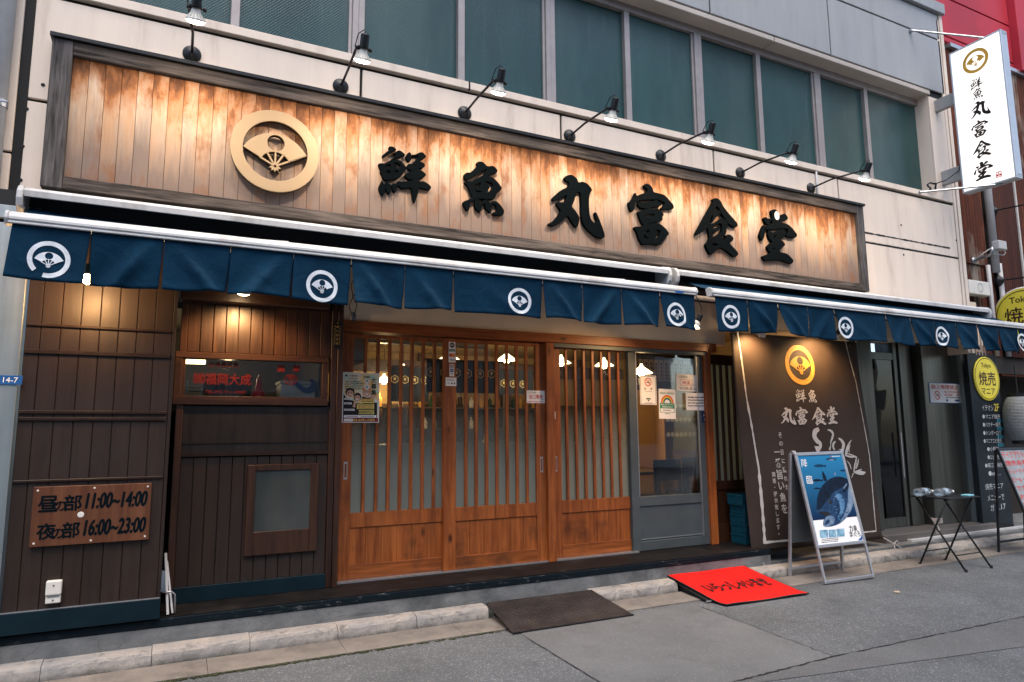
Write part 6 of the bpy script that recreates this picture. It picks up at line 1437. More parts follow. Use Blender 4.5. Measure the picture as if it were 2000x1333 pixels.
# ------------------------------------------------------------------ folding table with bottles
t = thing('folding_table', (8.04, 4.9, 0), 'small black folding table on crossed legs with two clear bottles on top', 'table')
tx0, tx1, ty0, ty1, tz = 7.755, 8.325, 4.72, 5.175, .782
mb = MB(); mb.box(tx0, tx1, ty0, ty1, tz - .016, tz); mb.build('tabletop', M['black'], t, bevel=.005, seg=2)
for x in (7.80, 8.27):
    mb = MB(); mb.tube([(x + .015, 4.655, .010), (x, 5.13, tz - .02)], .011, 8); mb.build('leg', M['black'], t, smooth=True)
    mb = MB(); mb.tube([(x - .03, 5.135, .010), (x - .022, 4.77, tz - .02)], .011, 8); mb.build('leg', M['black'], t, smooth=True)
    for yy, xx in ((4.65, x + .015), (5.137, x - .03)):
        mb = MB(); mb.lathe((xx, yy, .0), (0, 0, 1), [(0, .015), (.03, .014)], 10); mb.build('foot', M['rubber'], t)
mb = MB(); mb.tube([(7.815, 4.75, .16), (8.285, 4.75, .16)], .007, 8); mb.tube([(7.775, 5.05, .17), (8.245, 5.05, .17)], .007, 8); mb.tube([(7.78, 5.0, tz - .03), (8.27, 5.0, tz - .03)], .007, 8); mb.build('cross_bar', M['black'], t, smooth=True)
p = Vector((7.806, 4.92, .48))
mb = MB(); mb.hexa([p + Vector(v) for v in ((-.004, -.03, -.11), (.012, -.03, -.11), (.012, .02, -.10), (-.004, .02, -.10), (-.004, .01, .06), (.012, .01, .06), (.012, .06, .065), (-.004, .06, .065))])
mb.hexa([p + Vector(v) for v in ((.0, -.06, .02), (.01, -.06, .02), (.01, .0, .0), (.0, .0, .0), (.0, -.06, .075), (.01, -.06, .075), (.01, .02, .065), (.0, .02, .065))]); mb.build('paper_tag', plain('worn_paper_tag', (.55, .47, .42), .7), t)
def pet(x0, y, label):
    b = thing('water_bottle', (x0 + .15, y, tz), label, 'bottle', 'clear bottles lying on the folding table'); r = .047; z = tz + r + .001
    prof = [(0, .028), (.006, .041), (.02, .047)]
    for k in range(5): prof += [(.04 + k * .032, .047), (.048 + k * .032, .043), (.060 + k * .032, .043), (.066 + k * .032, .047)]
    prof += [(.21, .046), (.24, .036), (.262, .020), (.27, .014), (.285, .014)]
    mb = MB(); mb.lathe((x0, y, z), (1, 0, 0), prof, 20); mb.build('bottle_body', M['bottle_pet'], b, smooth=True)
    mb = MB(); mb.lathe((x0 + .283, y, z), (1, 0, 0), [(0, .016), (.022, .016), (.024, .013)], 14); mb.build('cap', M['paper'], b)
    mb = MB(); mb.lathe((x0 + .095, y, z), (1, 0, 0), [(0, .0475), (.07, .0475)], 20); mb.build('label', plain('silver_bottle_label', (.45, .52, .56), .25, .6, .4, 40), b)
pa = at_y(1789, 962, 5.03).x; pet(pa, 5.03, 'left clear plastic bottle lying on the folding table'); pet(at_y(1829, 962, 4.90).x, 4.90, 'right clear plastic bottle lying on the folding table beside the blue slip')
p = Vector((8.235, 4.80, tz + .001)); mb = MB(); mb.box(p.x - .07, p.x + .05, p.y - .04, p.y + .04, p.z, p.z + .016)
tag(mb.build('blue_slip', plain('pale_blue_paper', (.20, .48, .56), .6), bevel=.002), 'folded pale blue paper slip on the right end of the folding table', 'paper')

# teal crates behind the banner's left edge
cxx = at_y(1441, 1000, 5.84).x; zz = Z_STEP + .001
for k in range(5):
    h = .105 if k < 4 else .12; ox = (0, .004, -.003, .002, -.03)[k]
    lab = ['lowest teal crate at the bottom of the stack behind the banner', 'second teal crate from the bottom of the stack behind the banner', 'middle teal crate of the stack behind the banner', 'fourth teal crate just under the top one behind the banner', 'topmost teal crate of the stack behind the banner, set slightly left'][k]
    c = thing('plastic_crate', (cxx + .17, 5.84, zz), lab.replace(',', ''), 'crate', 'teal crates stacked beside the entrance')
    x0, x1, y0, y1 = cxx + ox, cxx + .34 + ox, 5.74, 5.96; mb = MB(); w = .008
    mb.box(x0, x1, y0, y1, zz, zz + .008); mb.box(x0, x1, y0, y0 + w, zz + .008, zz + h - .012); mb.box(x0, x1, y1 - w, y1, zz + .008, zz + h - .012); mb.box(x0, x0 + w, y0 + w, y1 - w, zz + .008, zz + h - .012); mb.box(x1 - w, x1, y0 + w, y1 - w, zz + .008, zz + h - .012)
    for xx in (x0 + .08, x0 + .17, x0 + .26): mb.box(xx - .004, xx + .004, y0 - .006, y0, zz + .01, zz + h - .015)
    mb.build('crate_body', M['teal_crate'], c, bevel=.002)
    mb = MB(); mb.box(x0 - .006, x1 + .006, y0 - .006, y0 + w, zz + h - .02, zz + h - .001); mb.box(x0 - .006, x1 + .006, y1 - w, y1 + .006, zz + h - .02, zz + h - .001); mb.box(x0 - .006, x0 + w, y0 + w, y1 - w, zz + h - .02, zz + h - .001); mb.box(x1 - w, x1 + .006, y0 + w, y1 - w, zz + h - .02, zz + h - .001); mb.build('rim', M['teal_crate'], c, bevel=.002)
    zz += h
# dry leaf on the road
p = at_z(1752, 1157, .005); mb = MB(); fr = Fr((p.x, p.y, .006), (.95, .3, 0), (-.3, .95, .0))
mb.prism(fr, [(-.04, 0), (-.024, .02), (.0, .028), (.022, .024), (.044, .0), (.02, -.02), (-.01, -.026), (-.028, -.016)], 0, .004)
tag(mb.build('dry_leaf', plain('dry_leaf', (.40, .31, .215), .8, 0, .2, 30)), 'pale dry leaf lying on the road at the right', 'leaf')

# ------------------------------------------------------------------ glazed side entrance (part of the restaurant building)
def R6(px, py, Y=6.0): return at_y(px, py, Y)
mb = MB(); ya = 5.97
mb.box(R6(1668, 800, ya).x, R6(1709, 800, ya).x, ya, ya + .3, .15, 3.2); mb.build('steel_jamb', M['dark_steel'], BLD, bevel=.004)
yd = 6.06; gx = [R6(p, 850, yd).x for p in (1700, 1709, 1757, 1789, 1822)]
mb = MB(); zd = .25
mb.box(gx[0], gx[1] + .06, yd, yd + .06, zd, 2.75); mb.box(gx[2], gx[2] + .07, yd, yd + .06, zd, 2.75); mb.box(gx[2] + .10, gx[3], yd - .02, yd + .06, zd, 2.75); mb.box(gx[1] + .06, gx[2], yd + .004, yd + .05, zd, zd + .12); mb.box(gx[1] + .06, gx[2], yd + .004, yd + .05, 2.5, 2.6)
gd = mb.build('entrance_door', M['dark_steel'], BLD, bevel=.003)
mb = MB(); mb.box(gx[1] + .06, gx[2], yd + .02, yd + .03, zd + .12, 2.5); mb.box(gx[3], gx[4], yd + .02, yd + .03, zd, 2.75); mb.build('pane', M['shop_glass'], gd)
mb = MB(); mb.box(gx[2] - .05, gx[2] - .03, yd - .05, yd - .03, .9, 1.5); mb.build('handle', M['alu'], gd)
mb = MB(); mb.box(7.9, 11, 8.2, 8.3, .1, 3.2); mb.box(7.9, 11, 6.6, 8.3, .12, .24); mb.box(7.9, 7.95, 6.5, 8.3, .1, 3.2); mb.build('hallway', M['hall'], BLD)
mb = MB(); mb.box(8.0, 8.0 + 3, 8.0, 8.15, .24, 1.1); mb.build('hallway_panel', M['pilaster'], BLD)
yp = 5.93; pxs = [R6(1813, 850, yp).x, R6(1883, 850, yp).x, R6(1906, 850, yp).x]
mb = MB(); mb.box(pxs[0], pxs[1] - .004, yp, yp + .7, .2, 3.2); mb.build('steel_pillar', M['dark_steel'], BLD, bevel=.006)
mb = MB(); mb.box(pxs[1], pxs[2], yp - .06, yp + .7, .15, 3.2); mb.build('steel_pillar', M['pilaster'], BLD, bevel=.006)
# no smoking street plate on the pillar
t, fr, W, H_ = sheet('no_smoking_plate', 'white street no smoking plate with red letters and blue border on the steel pillar', 'sign', (1813, 747, 1879, 789), yp - .004, plain('plate_blue_border', (.02, .10, .24), .35), thick=.003)
mb = MB(); mb.fbox(fr, -W * .95, W * .95, -H_ * .93, H_ * .93, .0004, .0009, 0); write(mb, '路上喫煙禁止', fr, 0, H_ * .58, H_ * .42, .0016, 1, .015, W * 1.7); no_smoke(mb, fr, -W * .52, -H_ * .22, H_ * .44, 1, 2, .0016)
write(mb, 'NO SMOKING', fr, W * .40, H_ * .12, H_ * .2, .0016, 1, .015, W * .98); write(mb, '禁止吸烟', fr, W * .18, -H_ * .17, H_ * .2, .0016, 1, .02, W * .5); write(mb, '금연', fr, W * .75, -H_ * .17, H_ * .2, .0016, 1, .02)
marks(mb, fr, 0, W * .85, -H_ * .42, H_ * .1, .0016, 2); mb.fbox(fr, W * .55, W * .85, -H_ * .78, -H_ * .62, .0010, .0016, 3); mb.fbox(fr, -W * .0, W * .12, -H_ * .8, -H_ * .6, .0010, .0016, 3)
mb.build('printing', [M['paper'], M['red_ink'], M['black_ink'], M['blue_ink']], t)

# ------------------------------------------------------------------ neighbour: red clad storeys over rusty corrugated iron
NB = thing('neighbour_building', (13, 5.8, 0), 'red panelled neighbour building over rusty corrugated iron at the right edge', 'building')
yn = 5.72; nx0 = R6(1886, 480, yn).x
zr = at_y(1981, 141, yn).z
mb = MB(); zs = [zr + .05, at_y(1870, 80, yn).z, at_y(1905, 22, yn).z, at_y(1905, -60, yn).z, 12]
xr_ = R6(1972, 60, yn).x
for i in range(4): mb.box(nx0 - .45, xr_, yn, yn + .05, zs[i] + .012, zs[i + 1] - .012)
mb.build('red_panels', M['red_paint'], NB, bevel=.004)
mb = MB(); mb.box(nx0 - .4, 17, yn + .06, yn + .3, zr, 12); mb.build('panel_backing', M['joint'], NB)
mb = MB(); mb.box(xr_ + .01, xr_ + .35, yn - .12, yn + .05, zr - .02, 12); mb.box(xr_ + .9, 17, yn - .05, yn + .05, zr - .02, 12); mb.box(xr_ + .35, xr_ + .9, yn, yn + .05, zr + .02, zr + .5); mb.build('red_mullion', M['red_paint'], NB, bevel=.008)
mb = MB(); mb.box(xr_ + .36, xr_ + .9, yn, yn + .05, zr + .52, zr + 2.2); w = mb.build('window', M['alu_light'], NB); mb = MB(); mb.box(xr_ + .42, xr_ + .84, yn - .004, yn - .001, zr + .58, zr + 2.1); mb.build('pane', M['hatch_glass'], w)
mb = MB(); mb.box(nx0, 17, yn - .07, yn + .03, zr - .06, zr); mb.build('flashing', M['alu'], NB)
def corrugated(x0, x1, z0, z1, y, pitch=.075, dep=.018):
    mb = MB(); n = int((x1 - x0) / pitch * 8); vs = []
    for z in (z0, z1):
        for i in range(n + 1): x = x0 + (x1 - x0) * i / n; vs.append((x, y - dep * math.sin(x / pitch * 2 * math.pi), z))
    mb.add(vs, [(i, i + 1, n + 2 + i, n + 1 + i) for i in range(n)]); return mb
xa, xb, xc = R6(1926, 480, yn).x, R6(1940, 480, yn).x, R6(1988, 480, yn).x
zlow = at_y(1900, 515, yn).z
corrugated(nx0, xa, zlow, zr - .06, yn).build('corrugated_sheet', M['rust'], NB, smooth=True)
corrugated(nx0 + .02, xb - .02, 2.6, zlow - .01, yn + .03).build('corrugated_sheet', M['rust'], NB, smooth=True)
m = NT('dark_red_corrugated'); f = m.noise(6, 5, .6, m.coord((1, 1, .08))); M['rust_dark'] = m.out(m.mix(m.ramp(f, .35, .7), (.040, .012, .009), (.085, .026, .016)), .65, .1, .3)
corrugated(xb, xc, 2.6, zr - .06, yn - .02, .06).build('corrugated_sheet', M['rust_dark'], NB, smooth=True)
corrugated(xc + .02, 17, 2.6, zr - .06, yn - .01).build('corrugated_sheet', M['rust'], NB, smooth=True)
mb = MB(); mb.box(nx0 - .05, 17, yn + .05, yn + .2, 2.4, zr); mb.build('wall', M['inside_dark'], NB)
mb = MB(); mb.box(xc - .02, xc + .02, yn - .05, yn - .03, 2.6, zr - .1); mb.build('trim_strip', M['rope'], NB)
mb = MB(); mb.box(pxs[2] + .01, 17, 6.6, 6.7, 0, 2.6); mb.box(pxs[2] + .01, 17, 5.75, 6.7, 2.35, 2.6); mb.build('shopfront_recess', M['inside_dark'], NB)
mb = MB(); mb.tube([((xa + xb) / 2, yn - .05, zlow - .1), ((xa + xb) / 2, yn - .05, zr + .1)], .055, 12); mb.tube([((xa + xb) / 2 - .16, yn - .03, 2.6), ((xa + xb) / 2 - .16, yn - .03, zlow)], .03, 10); mb.tube([((xa + xb) / 2 + .12, yn - .04, 2.6), ((xa + xb) / 2 + .12, yn - .04, zlow + .05)], .035, 10)
mb.build('conduit', M['pvc'], NB, smooth=True)
# fixtures on the iron wall
p = at_y(1911, 562, yn - .09); x0, x1, z0, z1 = rect(1890, 546, 1933, 580, yn - .12)
t = thing('equipment_box', (p.x, yn, z0), 'white rounded equipment box with circle mark on the rusty wall', 'box')
mb = MB(); mb.box(x0, x1, yn - .14, yn - .02, z0, z1); mb.build('housing', M['ivory'], t, bevel=.02, seg=3)
mb = MB(); fr = Fr(((x0 + x1) / 2, yn - .1415, (z0 + z1) / 2)); mb.put(outline([circle((z1 - z0) * .30, 30), circle((z1 - z0) * .27, 30)], 0), fr, 1, 1, .001); mb.build('circle_mark', M['black_ink'], t)
mb = MB(); mb.tube([(p.x, yn - .06, z0), (p.x + .02, yn - .05, z0 - .15), (p.x - .06, yn - .04, z0 - .4)], .008, 6); mb.build('cable', M['cable'], t)
a = at_y(1904, 509, yn - .03); b = at_y(1937, 497, yn - .30); c = at_y(1952, 481, yn - .34)
t = thing('floodlight', (a.x, yn, a.z), 'small grey floodlight on a bent arm fixed to the rusty wall', 'floodlight')
mb = MB(); mb.tube([a, a + (b - a) * .9, b + Vector((.0, -.01, .03)), b + Vector((.0, -.01, .10))], .022, 10); mb.lathe(a + Vector((0, .03, 0)), (0, -1, 0), [(0, .05), (.03, .05)], 12); mb.build('arm', M['steel'], t, smooth=True)
mb = MB(); mb.box(c.x - .10, c.x + .10, c.y - .05, c.y + .05, c.z - .06, c.z + .07); mb.build('lamp_housing', M['pvc'], t, bevel=.012, seg=2)
mb = MB(); mb.tube([c + Vector((.1, 0, -.03)), c + Vector((.14, 0, -.08)), c + Vector((.08, 0, -.13)), b + Vector((.02, 0, .015))], .007, 6); mb.tube([b + Vector((-.02, 0, .08)), b + Vector((-.16, 0, .015)), b + Vector((-.2, .1, -.06))], .007, 6); mb.build('cable', M['pvc'], t, smooth=True)
for k, (px, py, lab) in enumerate(((1939, 413, 'upper black wall spotlight base with long arm on the rusty wall'), (1951, 549, 'lower black wall spotlight base with long arm just above the yellow disc sign'))):
    p = at_y(px, py, yn - .03); t = thing('wall_spotlight', p, lab, 'spotlight', 'spotlights on the rusty neighbour wall')
    mb = MB(); mb.lathe(p, (0, -1, 0), [(-.02, .085), (.02, .08), (.045, .05), (.07, .022)], 18); mb.build('base_plate', M['black'], t)
    e = p + Vector((.05, -.85, -.05)); mb = MB(); mb.tube([p + Vector((0, -.06, 0)), e], .012, 8); mb.build('arm', M['black'], t)
    d = Vector((0, .4, -.9)).normalized(); mb = MB(); mb.lathe(e - d * .1, d, [(0, .03), (.1, .035), (.16, .05), (.2, .065), (.22, .06)], 16); mb.build('lamp_head', M['black'], t)

# round yellow sign projecting over the awning
rc = on_x = at_x(1999, 615, 11.0); rr_ = (at_x(1999, 563, 11.0).z - at_x(1999, 615, 11.0).z)
fr = Fr(rc, (0, -1, 0), (0, 0, 1)); t = thing('round_projecting_sign', rc, 'large round yellow sign with brown characters projecting above the right awning', 'sign')
yk = rr_ / 1.0
mb = MB(); mb.prism(fr, circle(rr_ * 1.06, 48), -.12, -.002); mb.build('rim', M['ivory'], t, bevel=.01)
mb = MB(); mb.prism(fr, circle(rr_, 48), -.002, .002); mb.build('face', M['yellow_sign'], t)
br_ink = plain('dark_brown_sign_paint', (.045, .018, .012), .5)
mb = MB(); mb.put(outline([circle(rr_ * .93, 48), circle(rr_ * .90, 48)], 0), fr, 1, 1, .004); write(mb, 'Tokyo', fr, 0, rr_ * .56, rr_ * .30, .004, 0, .015); write(mb, '焼売', fr, 0, 0, rr_ * .62, .004, 0, .015); write(mb, 'マニア', fr, 0, -rr_ * .60, rr_ * .30, .004, 0, .015); mb.build('lettering', br_ink, t)
mb = MB(); mb.box(rc.x + .03, rc.x + .09, rc.y + rr_ * .8, yn, rc.z - .05, rc.z + .05); mb.build('bracket', M['black'], t)

# tall blackboard menu with a yellow oval sign
ym = 5.74; x0, x1 = R6(1904, 850, ym).x, R6(1962, 850, ym).x; z0, z1 = at_y(1935, 1028, ym).z, at_y(1935, 690, ym).z
t = thing('menu_blackboard', ((x0 + x1) / 2, ym, z0), 'tall blackboard with chalk menu prices below the yellow oval sign', 'blackboard')
mb = MB(); mb.box(x0, x1, ym, ym + .05, z0, z1); mb.build('board', M['blackboard'], t, bevel=.004)
mb = MB(); mb.box(x0 + .05, x1 - .05, ym - .03, ym + .10, .15, z0); mb.build('stand', M['black'], t)
fr = Fr(((x0 + x1) / 2, ym, (z0 + z1) / 2)); W, H_ = (x1 - x0) / 2, (z1 - z0) / 2; q = lambda px, py: on_plane(px, py, fr)
CH = [M['chalk'], plain('yellow_chalk', (.6, .5, .08), .8), M['cyan_ink']]; board_t = t
def wr(s, px, py, hpx, mi=0, w=None, bold=0.0):
    mb = MB(); a, b = q(px, py); h = q(px, py - hpx / 2)[1] - q(px, py + hpx / 2)[1]; write(mb, s, fr, a, b, h, .002, 0, bold, w); mb.build('chalk_price' if s.startswith('¥') else 'chalk_line', CH[mi], board_t)
wr('イチオシ', 1929, 797, 11, 0, W * .75); wr('2F', 1946, 796, 14, 1, W * .32, .02)
for i, (s, pr) in enumerate((('マニア焼売', '¥300'), ('パクチー焼売', '¥300'), ('トンポーロウ', '¥350'), ('マニアエビ焼売', '¥350'), ('小籠包', ''), ('エビ焼売', ''), ('第三の焼売', ''), ('etc…', ''))):
    py = 814 + i * 15.8; wr('●' + s, 1936 + i * .9, py, 9, 0, W * (1.2 if len(s) > 4 else .8))
    if pr: wr(pr, 1953 + i * .5, py + 8, 7, 2, W * .42)
wr('焼売マニア', 1942, 950, 12, 0, W * 1.2); wr('メニューで', 1945, 972, 12, 0, W * 1.1); wr('ガ', 1938, 992, 13, 0); wr('P.17', 1955, 990, 11, 0, W * .6)
a = at_y(1928, 740, ym - .02); fr = Fr(a); rz_ = (at_y(1928, 698, ym - .02).z - at_y(1928, 783, ym - .02).z) / 2
t = thing('oval_sign', a, 'yellow oval sign with dark brown characters fixed on the tall blackboard', 'sign')
mb = MB(); mb.prism(fr, circle(rz_ * .98, 40, 0, 0, rz_), -.018, 0); mb.build('face', M['yellow_sign'], t, bevel=.003)
mb = MB(); mb.put(outline([circle(rz_ * .93, 40, 0, 0, rz_ * .95), circle(rz_ * .90, 40, 0, 0, rz_ * .92)], 0), fr, 1, 1, .002); write(mb, 'Tokyo', fr, 0, rz_ * .58, rz_ * .26, .002, 0, .015); write(mb, '焼売', fr, 0, 0, rz_ * .62, .002, 0, .015); write(mb, 'マニア', fr, 0, -rz_ * .58, rz_ * .28, .002, 0, .015); mb.build('lettering', br_ink, t)
# orange signboard, paper lantern
x0, x1, z0, z1 = rect(1953, 698, 2030, 738, 5.78)
t = thing('orange_signboard', ((x0 + x1) / 2, 5.78, z0), 'dull orange signboard with dark brush characters under the right awning', 'sign')
mb = MB(); mb.box(x0, x1, 5.78, 5.82, z0, z1); mb.build('board', plain('dull_orange_paint', (.22, .045, .012), .6), t)
mb = MB(); fr = Fr((x0, 5.779, (z0 + z1) / 2)); write(mb, '一歩一歩', fr, (x1 - x0) * .5, 0, (z1 - z0) * .4, .002, 0, .02, (x1 - x0) * .8); mb.build('lettering', M['black_ink'], t)
p = at_y(1992, 818, 5.55); t = thing('paper_lantern', (p.x, 5.55, p.z - .3), 'grey white ribbed paper lantern hanging at the right edge', 'lantern')
prof = []; h = .62
for i in range(61): u = i / 60; prof.append((u * h, .21 * math.sin(math.pi * (.10 + .80 * u)) ** .4 * (1.0 if i % 2 else .972)))
mb = MB(); mb.lathe((p.x, 5.55, p.z - h / 2), (0, 0, 1), prof, 28); mb.build('paper_body', plain('lantern_paper', (.22, .235, .24), .8), t)
mb = MB(); mb.lathe((p.x, 5.55, p.z + h / 2), (0, 0, 1), [(0, .12), (.05, .12)], 20); mb.tube([(p.x, 5.55, p.z + h / 2), (p.x, 5.55, 2.45)], .008, 6); mb.build('top_ring', M['black'], t); mb = MB(); mb.lathe((p.x, 5.55, p.z - h / 2 - .05), (0, 0, 1), [(0, .12), (.05, .12)], 20); mb.build('bottom_ring', M['black'], t)
# black A-board with red marker writing
fb = at_z(1941, 1083, 0.0); ytop = fb.y - .10
aL = at_y(1946, 876, ytop); aR = Vector((aL.x + .62, ytop, aL.z))
t = thing('red_marker_board', (aL.x + .3, ytop, 0), 'black framed A-board with red marker writing at the right edge', 'a-frame sign')
fy = ytop - .40; AVv = Vector((0, ytop - fy, aL.z - .01)).normalized(); BFr = Fr((aL.x + .31, ytop, aL.z), (1, 0, 0), AVv); Lf = aL.z / AVv.z
mb = MB(); mb.fbox(BFr, -.31, .31, -.03, 0, -.014, .014); mb.fbox(BFr, -.31, -.28, -Lf + .01, -.03, -.014, .014); mb.fbox(BFr, .28, .31, -Lf + .01, -.03, -.014, .014); mb.fbox(BFr, -.28, .28, -.85, -.82, -.014, .014); mb.build('front_frame', M['black'], t, bevel=.003)
mb = MB(); mb.fbox(BFr, -.28, .28, -.82, -.03, -.006, .004); mb.build('sheet', plain('grey_clear_sheet', (.24, .25, .25), .2, 0, .3, 5), t)
mb = MB()
for i, (s, h) in enumerate((('テイクアウト', .085), ('焼売各種', .07), ('シューマイ弁当', .06), ('ビール・サワー', .06), ('できます', .06), ('お気軽に', .06), ('どうぞ!', .06))): write(mb, s, BFr, -.02, -.09 - i * .105, h, .006, 0, .015, .48)
mb.build('marker_writing', M['red_ink'], t)
mb = MB()
for xx in (aL.x + .012, aR.x - .012): mb.bar((xx, fb.y, .005), (xx, ytop + .02, aL.z - .02), .025, .025, up=(0, 1, 0))
mb.bar((aL.x, fb.y - .01, .14), (aR.x, fb.y - .01, .14), .02, .025); mb.bar((aL.x, fy + .05, .14), (aR.x, fy + .05, .14), .02, .025); mb.build('rear_frame', M['black'], t, bevel=.003)

# ------------------------------------------------------------------ inside the restaurant
mb = MB()
mb.box(1.25, 9.5, 6.36, 11.6, .27, .295); structure(mb.build('floor', M['inside_floor'], origin=(4, 8, .27)))
RM = BLD
mb = MB(); mb.box(1.25, 9.5, 11.5, 11.6, .295, 3.0); mb.box(1.20, 1.25, 6.3, 11.6, .295, 3.0); mb.box(7.88, 7.94, 6.3, 11.5, .295, 3.0); mb.build('inside_wall', M['inside_wall'], RM)
mb = MB(); mb.box(1.26, 7.87, 11.42, 11.49, .296, 2.05); mb.build('wainscot', M['inside_brown'], RM)
mb = MB()
for x in (2.2, 3.9, 5.6, 7.2): mb.box(x - .06, x + .06, 11.36, 11.42, .296, 2.95)
mb.box(1.26, 7.87, 10.9, 11.0, 2.55, 2.75); mb.build('inside_beam', M['dark_wood'], RM)
mb = MB(); mb.box(1.2, 8.0, 6.3, 11.6, 2.95, 3.0); mb.build('inside_ceiling', M['inside_wall'], RM)
mb = MB(); mb.box(1.3, 3.6, 7.9, 8.0, 2.62, 2.95); mb.box(1.3, 1.7, 6.6, 8.0, 2.25, 2.95); mb.build('kitchen_hood', M['inside_metal'], RM, bevel=.01)
# ochre partition seen through the glazed door, with wooden menu tags
yo_ = 8.6
mb = MB(); mb.box(at_y(1235, 800, yo_).x, at_y(1420, 800, yo_).x, yo_, yo_ + .08, .295, 2.95); mb.build('ochre_partition', M['ochre'], RM)
xs0 = at_y(1245, 700, yo_ - .03).x; mb = MB(); k = 0; zt1, zt0 = at_y(1300, 704, yo_ - .03).z, at_y(1300, 745, yo_ - .03).z
mb.box(xs0, xs0 + 2.2, yo_ - .012, yo_ - .002, zt0 - .15, zt1 + .6, 2)
while k < 22: mb.box(xs0 + .03 + k * .098, xs0 + .105 + k * .098, yo_ - .03, yo_ - .013, zt0, zt1, 0); k += 1
for k in range(22):
    for j in range(5): mb.box(xs0 + .052 + k * .098, xs0 + .086 + k * .098, yo_ - .032, yo_ - .030, zt1 - .06 - j * (zt1 - zt0) * .17 - .03, zt1 - .05 - j * (zt1 - zt0) * .17, 1)
mb.build('menu_tags', [plain('wooden_menu_tag', (.20, .14, .085), .7), M['black_ink'], M['inside_dark']], RM)
t = thing('shelf_unit', (at_y(1320, 900, 8.4).x, 8.45, .295), 'plain shelf with papers inside behind the glazed door', 'shelf')
mb = MB(); xx = at_y(1322, 860, 8.4).x; 
for py in (792, 819, 848): z = at_y(1330, py, 8.4).z; mb.box(xx - .25, xx + .45, 8.36, 8.58, z - .012, z)
mb.box(xx - .27, xx - .25, 8.36, 8.58, .9, at_y(1330, 785, 8.4).z); mb.build('shelf', M['ochre'], t)
mb = MB()
for py in (792, 819, 848):
    z = at_y(1330, py, 8.35).z
    for j in range(8): mb.lathe((xx - .20 + j * .085, 8.355, z - .008), (0, -1, 0), [(0, .036), (.003, .036)], 10)
mb.build('scalloped_trim', M['foam'], t)
def stool_table(x, y, lab):
    t = thing('dining_table', (x, y, .295), lab, 'table'); mb = MB(); mb.box(x - .45, x + .45, y - .35, y + .35, 1.0, 1.035); mb.build('tabletop', M['dark_wood_x'], t, bevel=.004)
    for sx_ in (-1, 1):
        for sy in (-1, 1): mb = MB(); mb.box(x + sx_ * .40 - .02, x + sx_ * .40 + .02, y + sy * .30 - .02, y + sy * .30 + .02, .297, .998); mb.build('leg', M['dark_wood'], t)
stool_table(at_y(1265, 900, 7.4).x, 7.4, 'dark dining table inside at the left of the glazed door view'); stool_table(at_y(1352, 900, 7.9).x, 7.9, 'dark dining table inside at the right of the glazed door view')
def chair(x, y, lab, g):
    t = thing('dining_chair', (x, y, .295), lab, 'chair', g); mb = MB(); mb.box(x - .2, x + .2, y - .2, y + .2, .73, .76); mb.build('seat', M['dark_wood_x'], t)
    mb = MB(); mb.box(x - .2, x + .2, y - .2, y - .17, .95, 1.2); mb.build('backrest', M['dark_wood_x'], t)
    for a, b in ((-1, -1), (1, -1), (-1, 1), (1, 1)): mb = MB(); mb.box(x + a * .185 - .015, x + a * .185 + .015, y + b * .185 - .015, y + b * .185 + .015, .297, .728 if b > 0 else 1.2); mb.build('leg', M['dark_wood'], t)
chair(at_y(1285, 930, 6.9).x, 6.9, 'wooden chair inside nearest the glazed door', 'chairs inside behind the glazed door'); chair(at_y(1338, 910, 7.35).x, 7.35, 'wooden chair inside further right behind the glazed door', 'chairs inside behind the glazed door')
# noren curtains printed with hexagon marks
def noren(px0, px1, pya, pyb, Y, hexes, hr, lab):
    xa_, xb_ = at_y(px0, pya, Y).x, at_y(px1, pya, Y).x; z1, z0 = at_y((px0 + px1) / 2, pya, Y).z, at_y((px0 + px1) / 2, pyb, Y).z
    t = thing('noren_curtain', ((xa_ + xb_) / 2, Y, z0), lab, 'curtain'); mb = MB(); n = 90; vs = []
    for z in (z1, z0):
        for i in range(n + 1): x = xa_ + (xb_ - xa_) * i / n; vs.append((x, Y + .012 * math.sin(x * 21), z))
    mb.add(vs, [(i, n + 1 + i, n + 2 + i, i + 1) for i in range(n)]); mb.build('cloth', M['indigo'], t, smooth=True)
    mb = MB(); mb.tube([(xa_ - .05, Y, z1), (xb_ + .05, Y, z1)], .014, 8); mb.build('rod', M['dark_wood_x'], t)
    mb = MB()
    for hx, hy in hexes:
        p = at_y(hx, hy, Y - .02); fr = Fr(p); hexa = lambda r: [(r * math.sin(i * math.pi / 3), r * math.cos(i * math.pi / 3)) for i in range(6)]
        mb.put(outline([hexa(hr), hexa(hr * .84)], 0), fr, 1, 1, 0); mb.put(outline([[(.0, .5 * hr), (.4 * hr, .1 * hr), (.12 * hr, .0), (.35 * hr, -.4 * hr), (.0, -.15 * hr), (-.35 * hr, -.4 * hr), (-.12 * hr, .0), (-.4 * hr, .1 * hr)]], 0), fr, 1, 1, 0)
    mb.build('hexagon_marks', M['cream_ink'], t)
noren(834, 975, 705, 768, 8.8, [(841, 727), (868, 728), (892, 729), (914, 730), (938, 730.5), (960, 730.5)], .066, 'indigo shop curtain with large hexagon marks hanging nearer inside')
noren(762, 838, 716, 785, 9.6, [(771, 741), (791, 742), (810, 743), (829, 744)], .062, 'indigo shop curtain with small hexagon marks at the left inside')
noren(976, 1040, 722, 770, 9.9, [(984, 749), (1002, 750), (1021, 751)], .064, 'indigo shop curtain with small hexagon marks at the right inside')
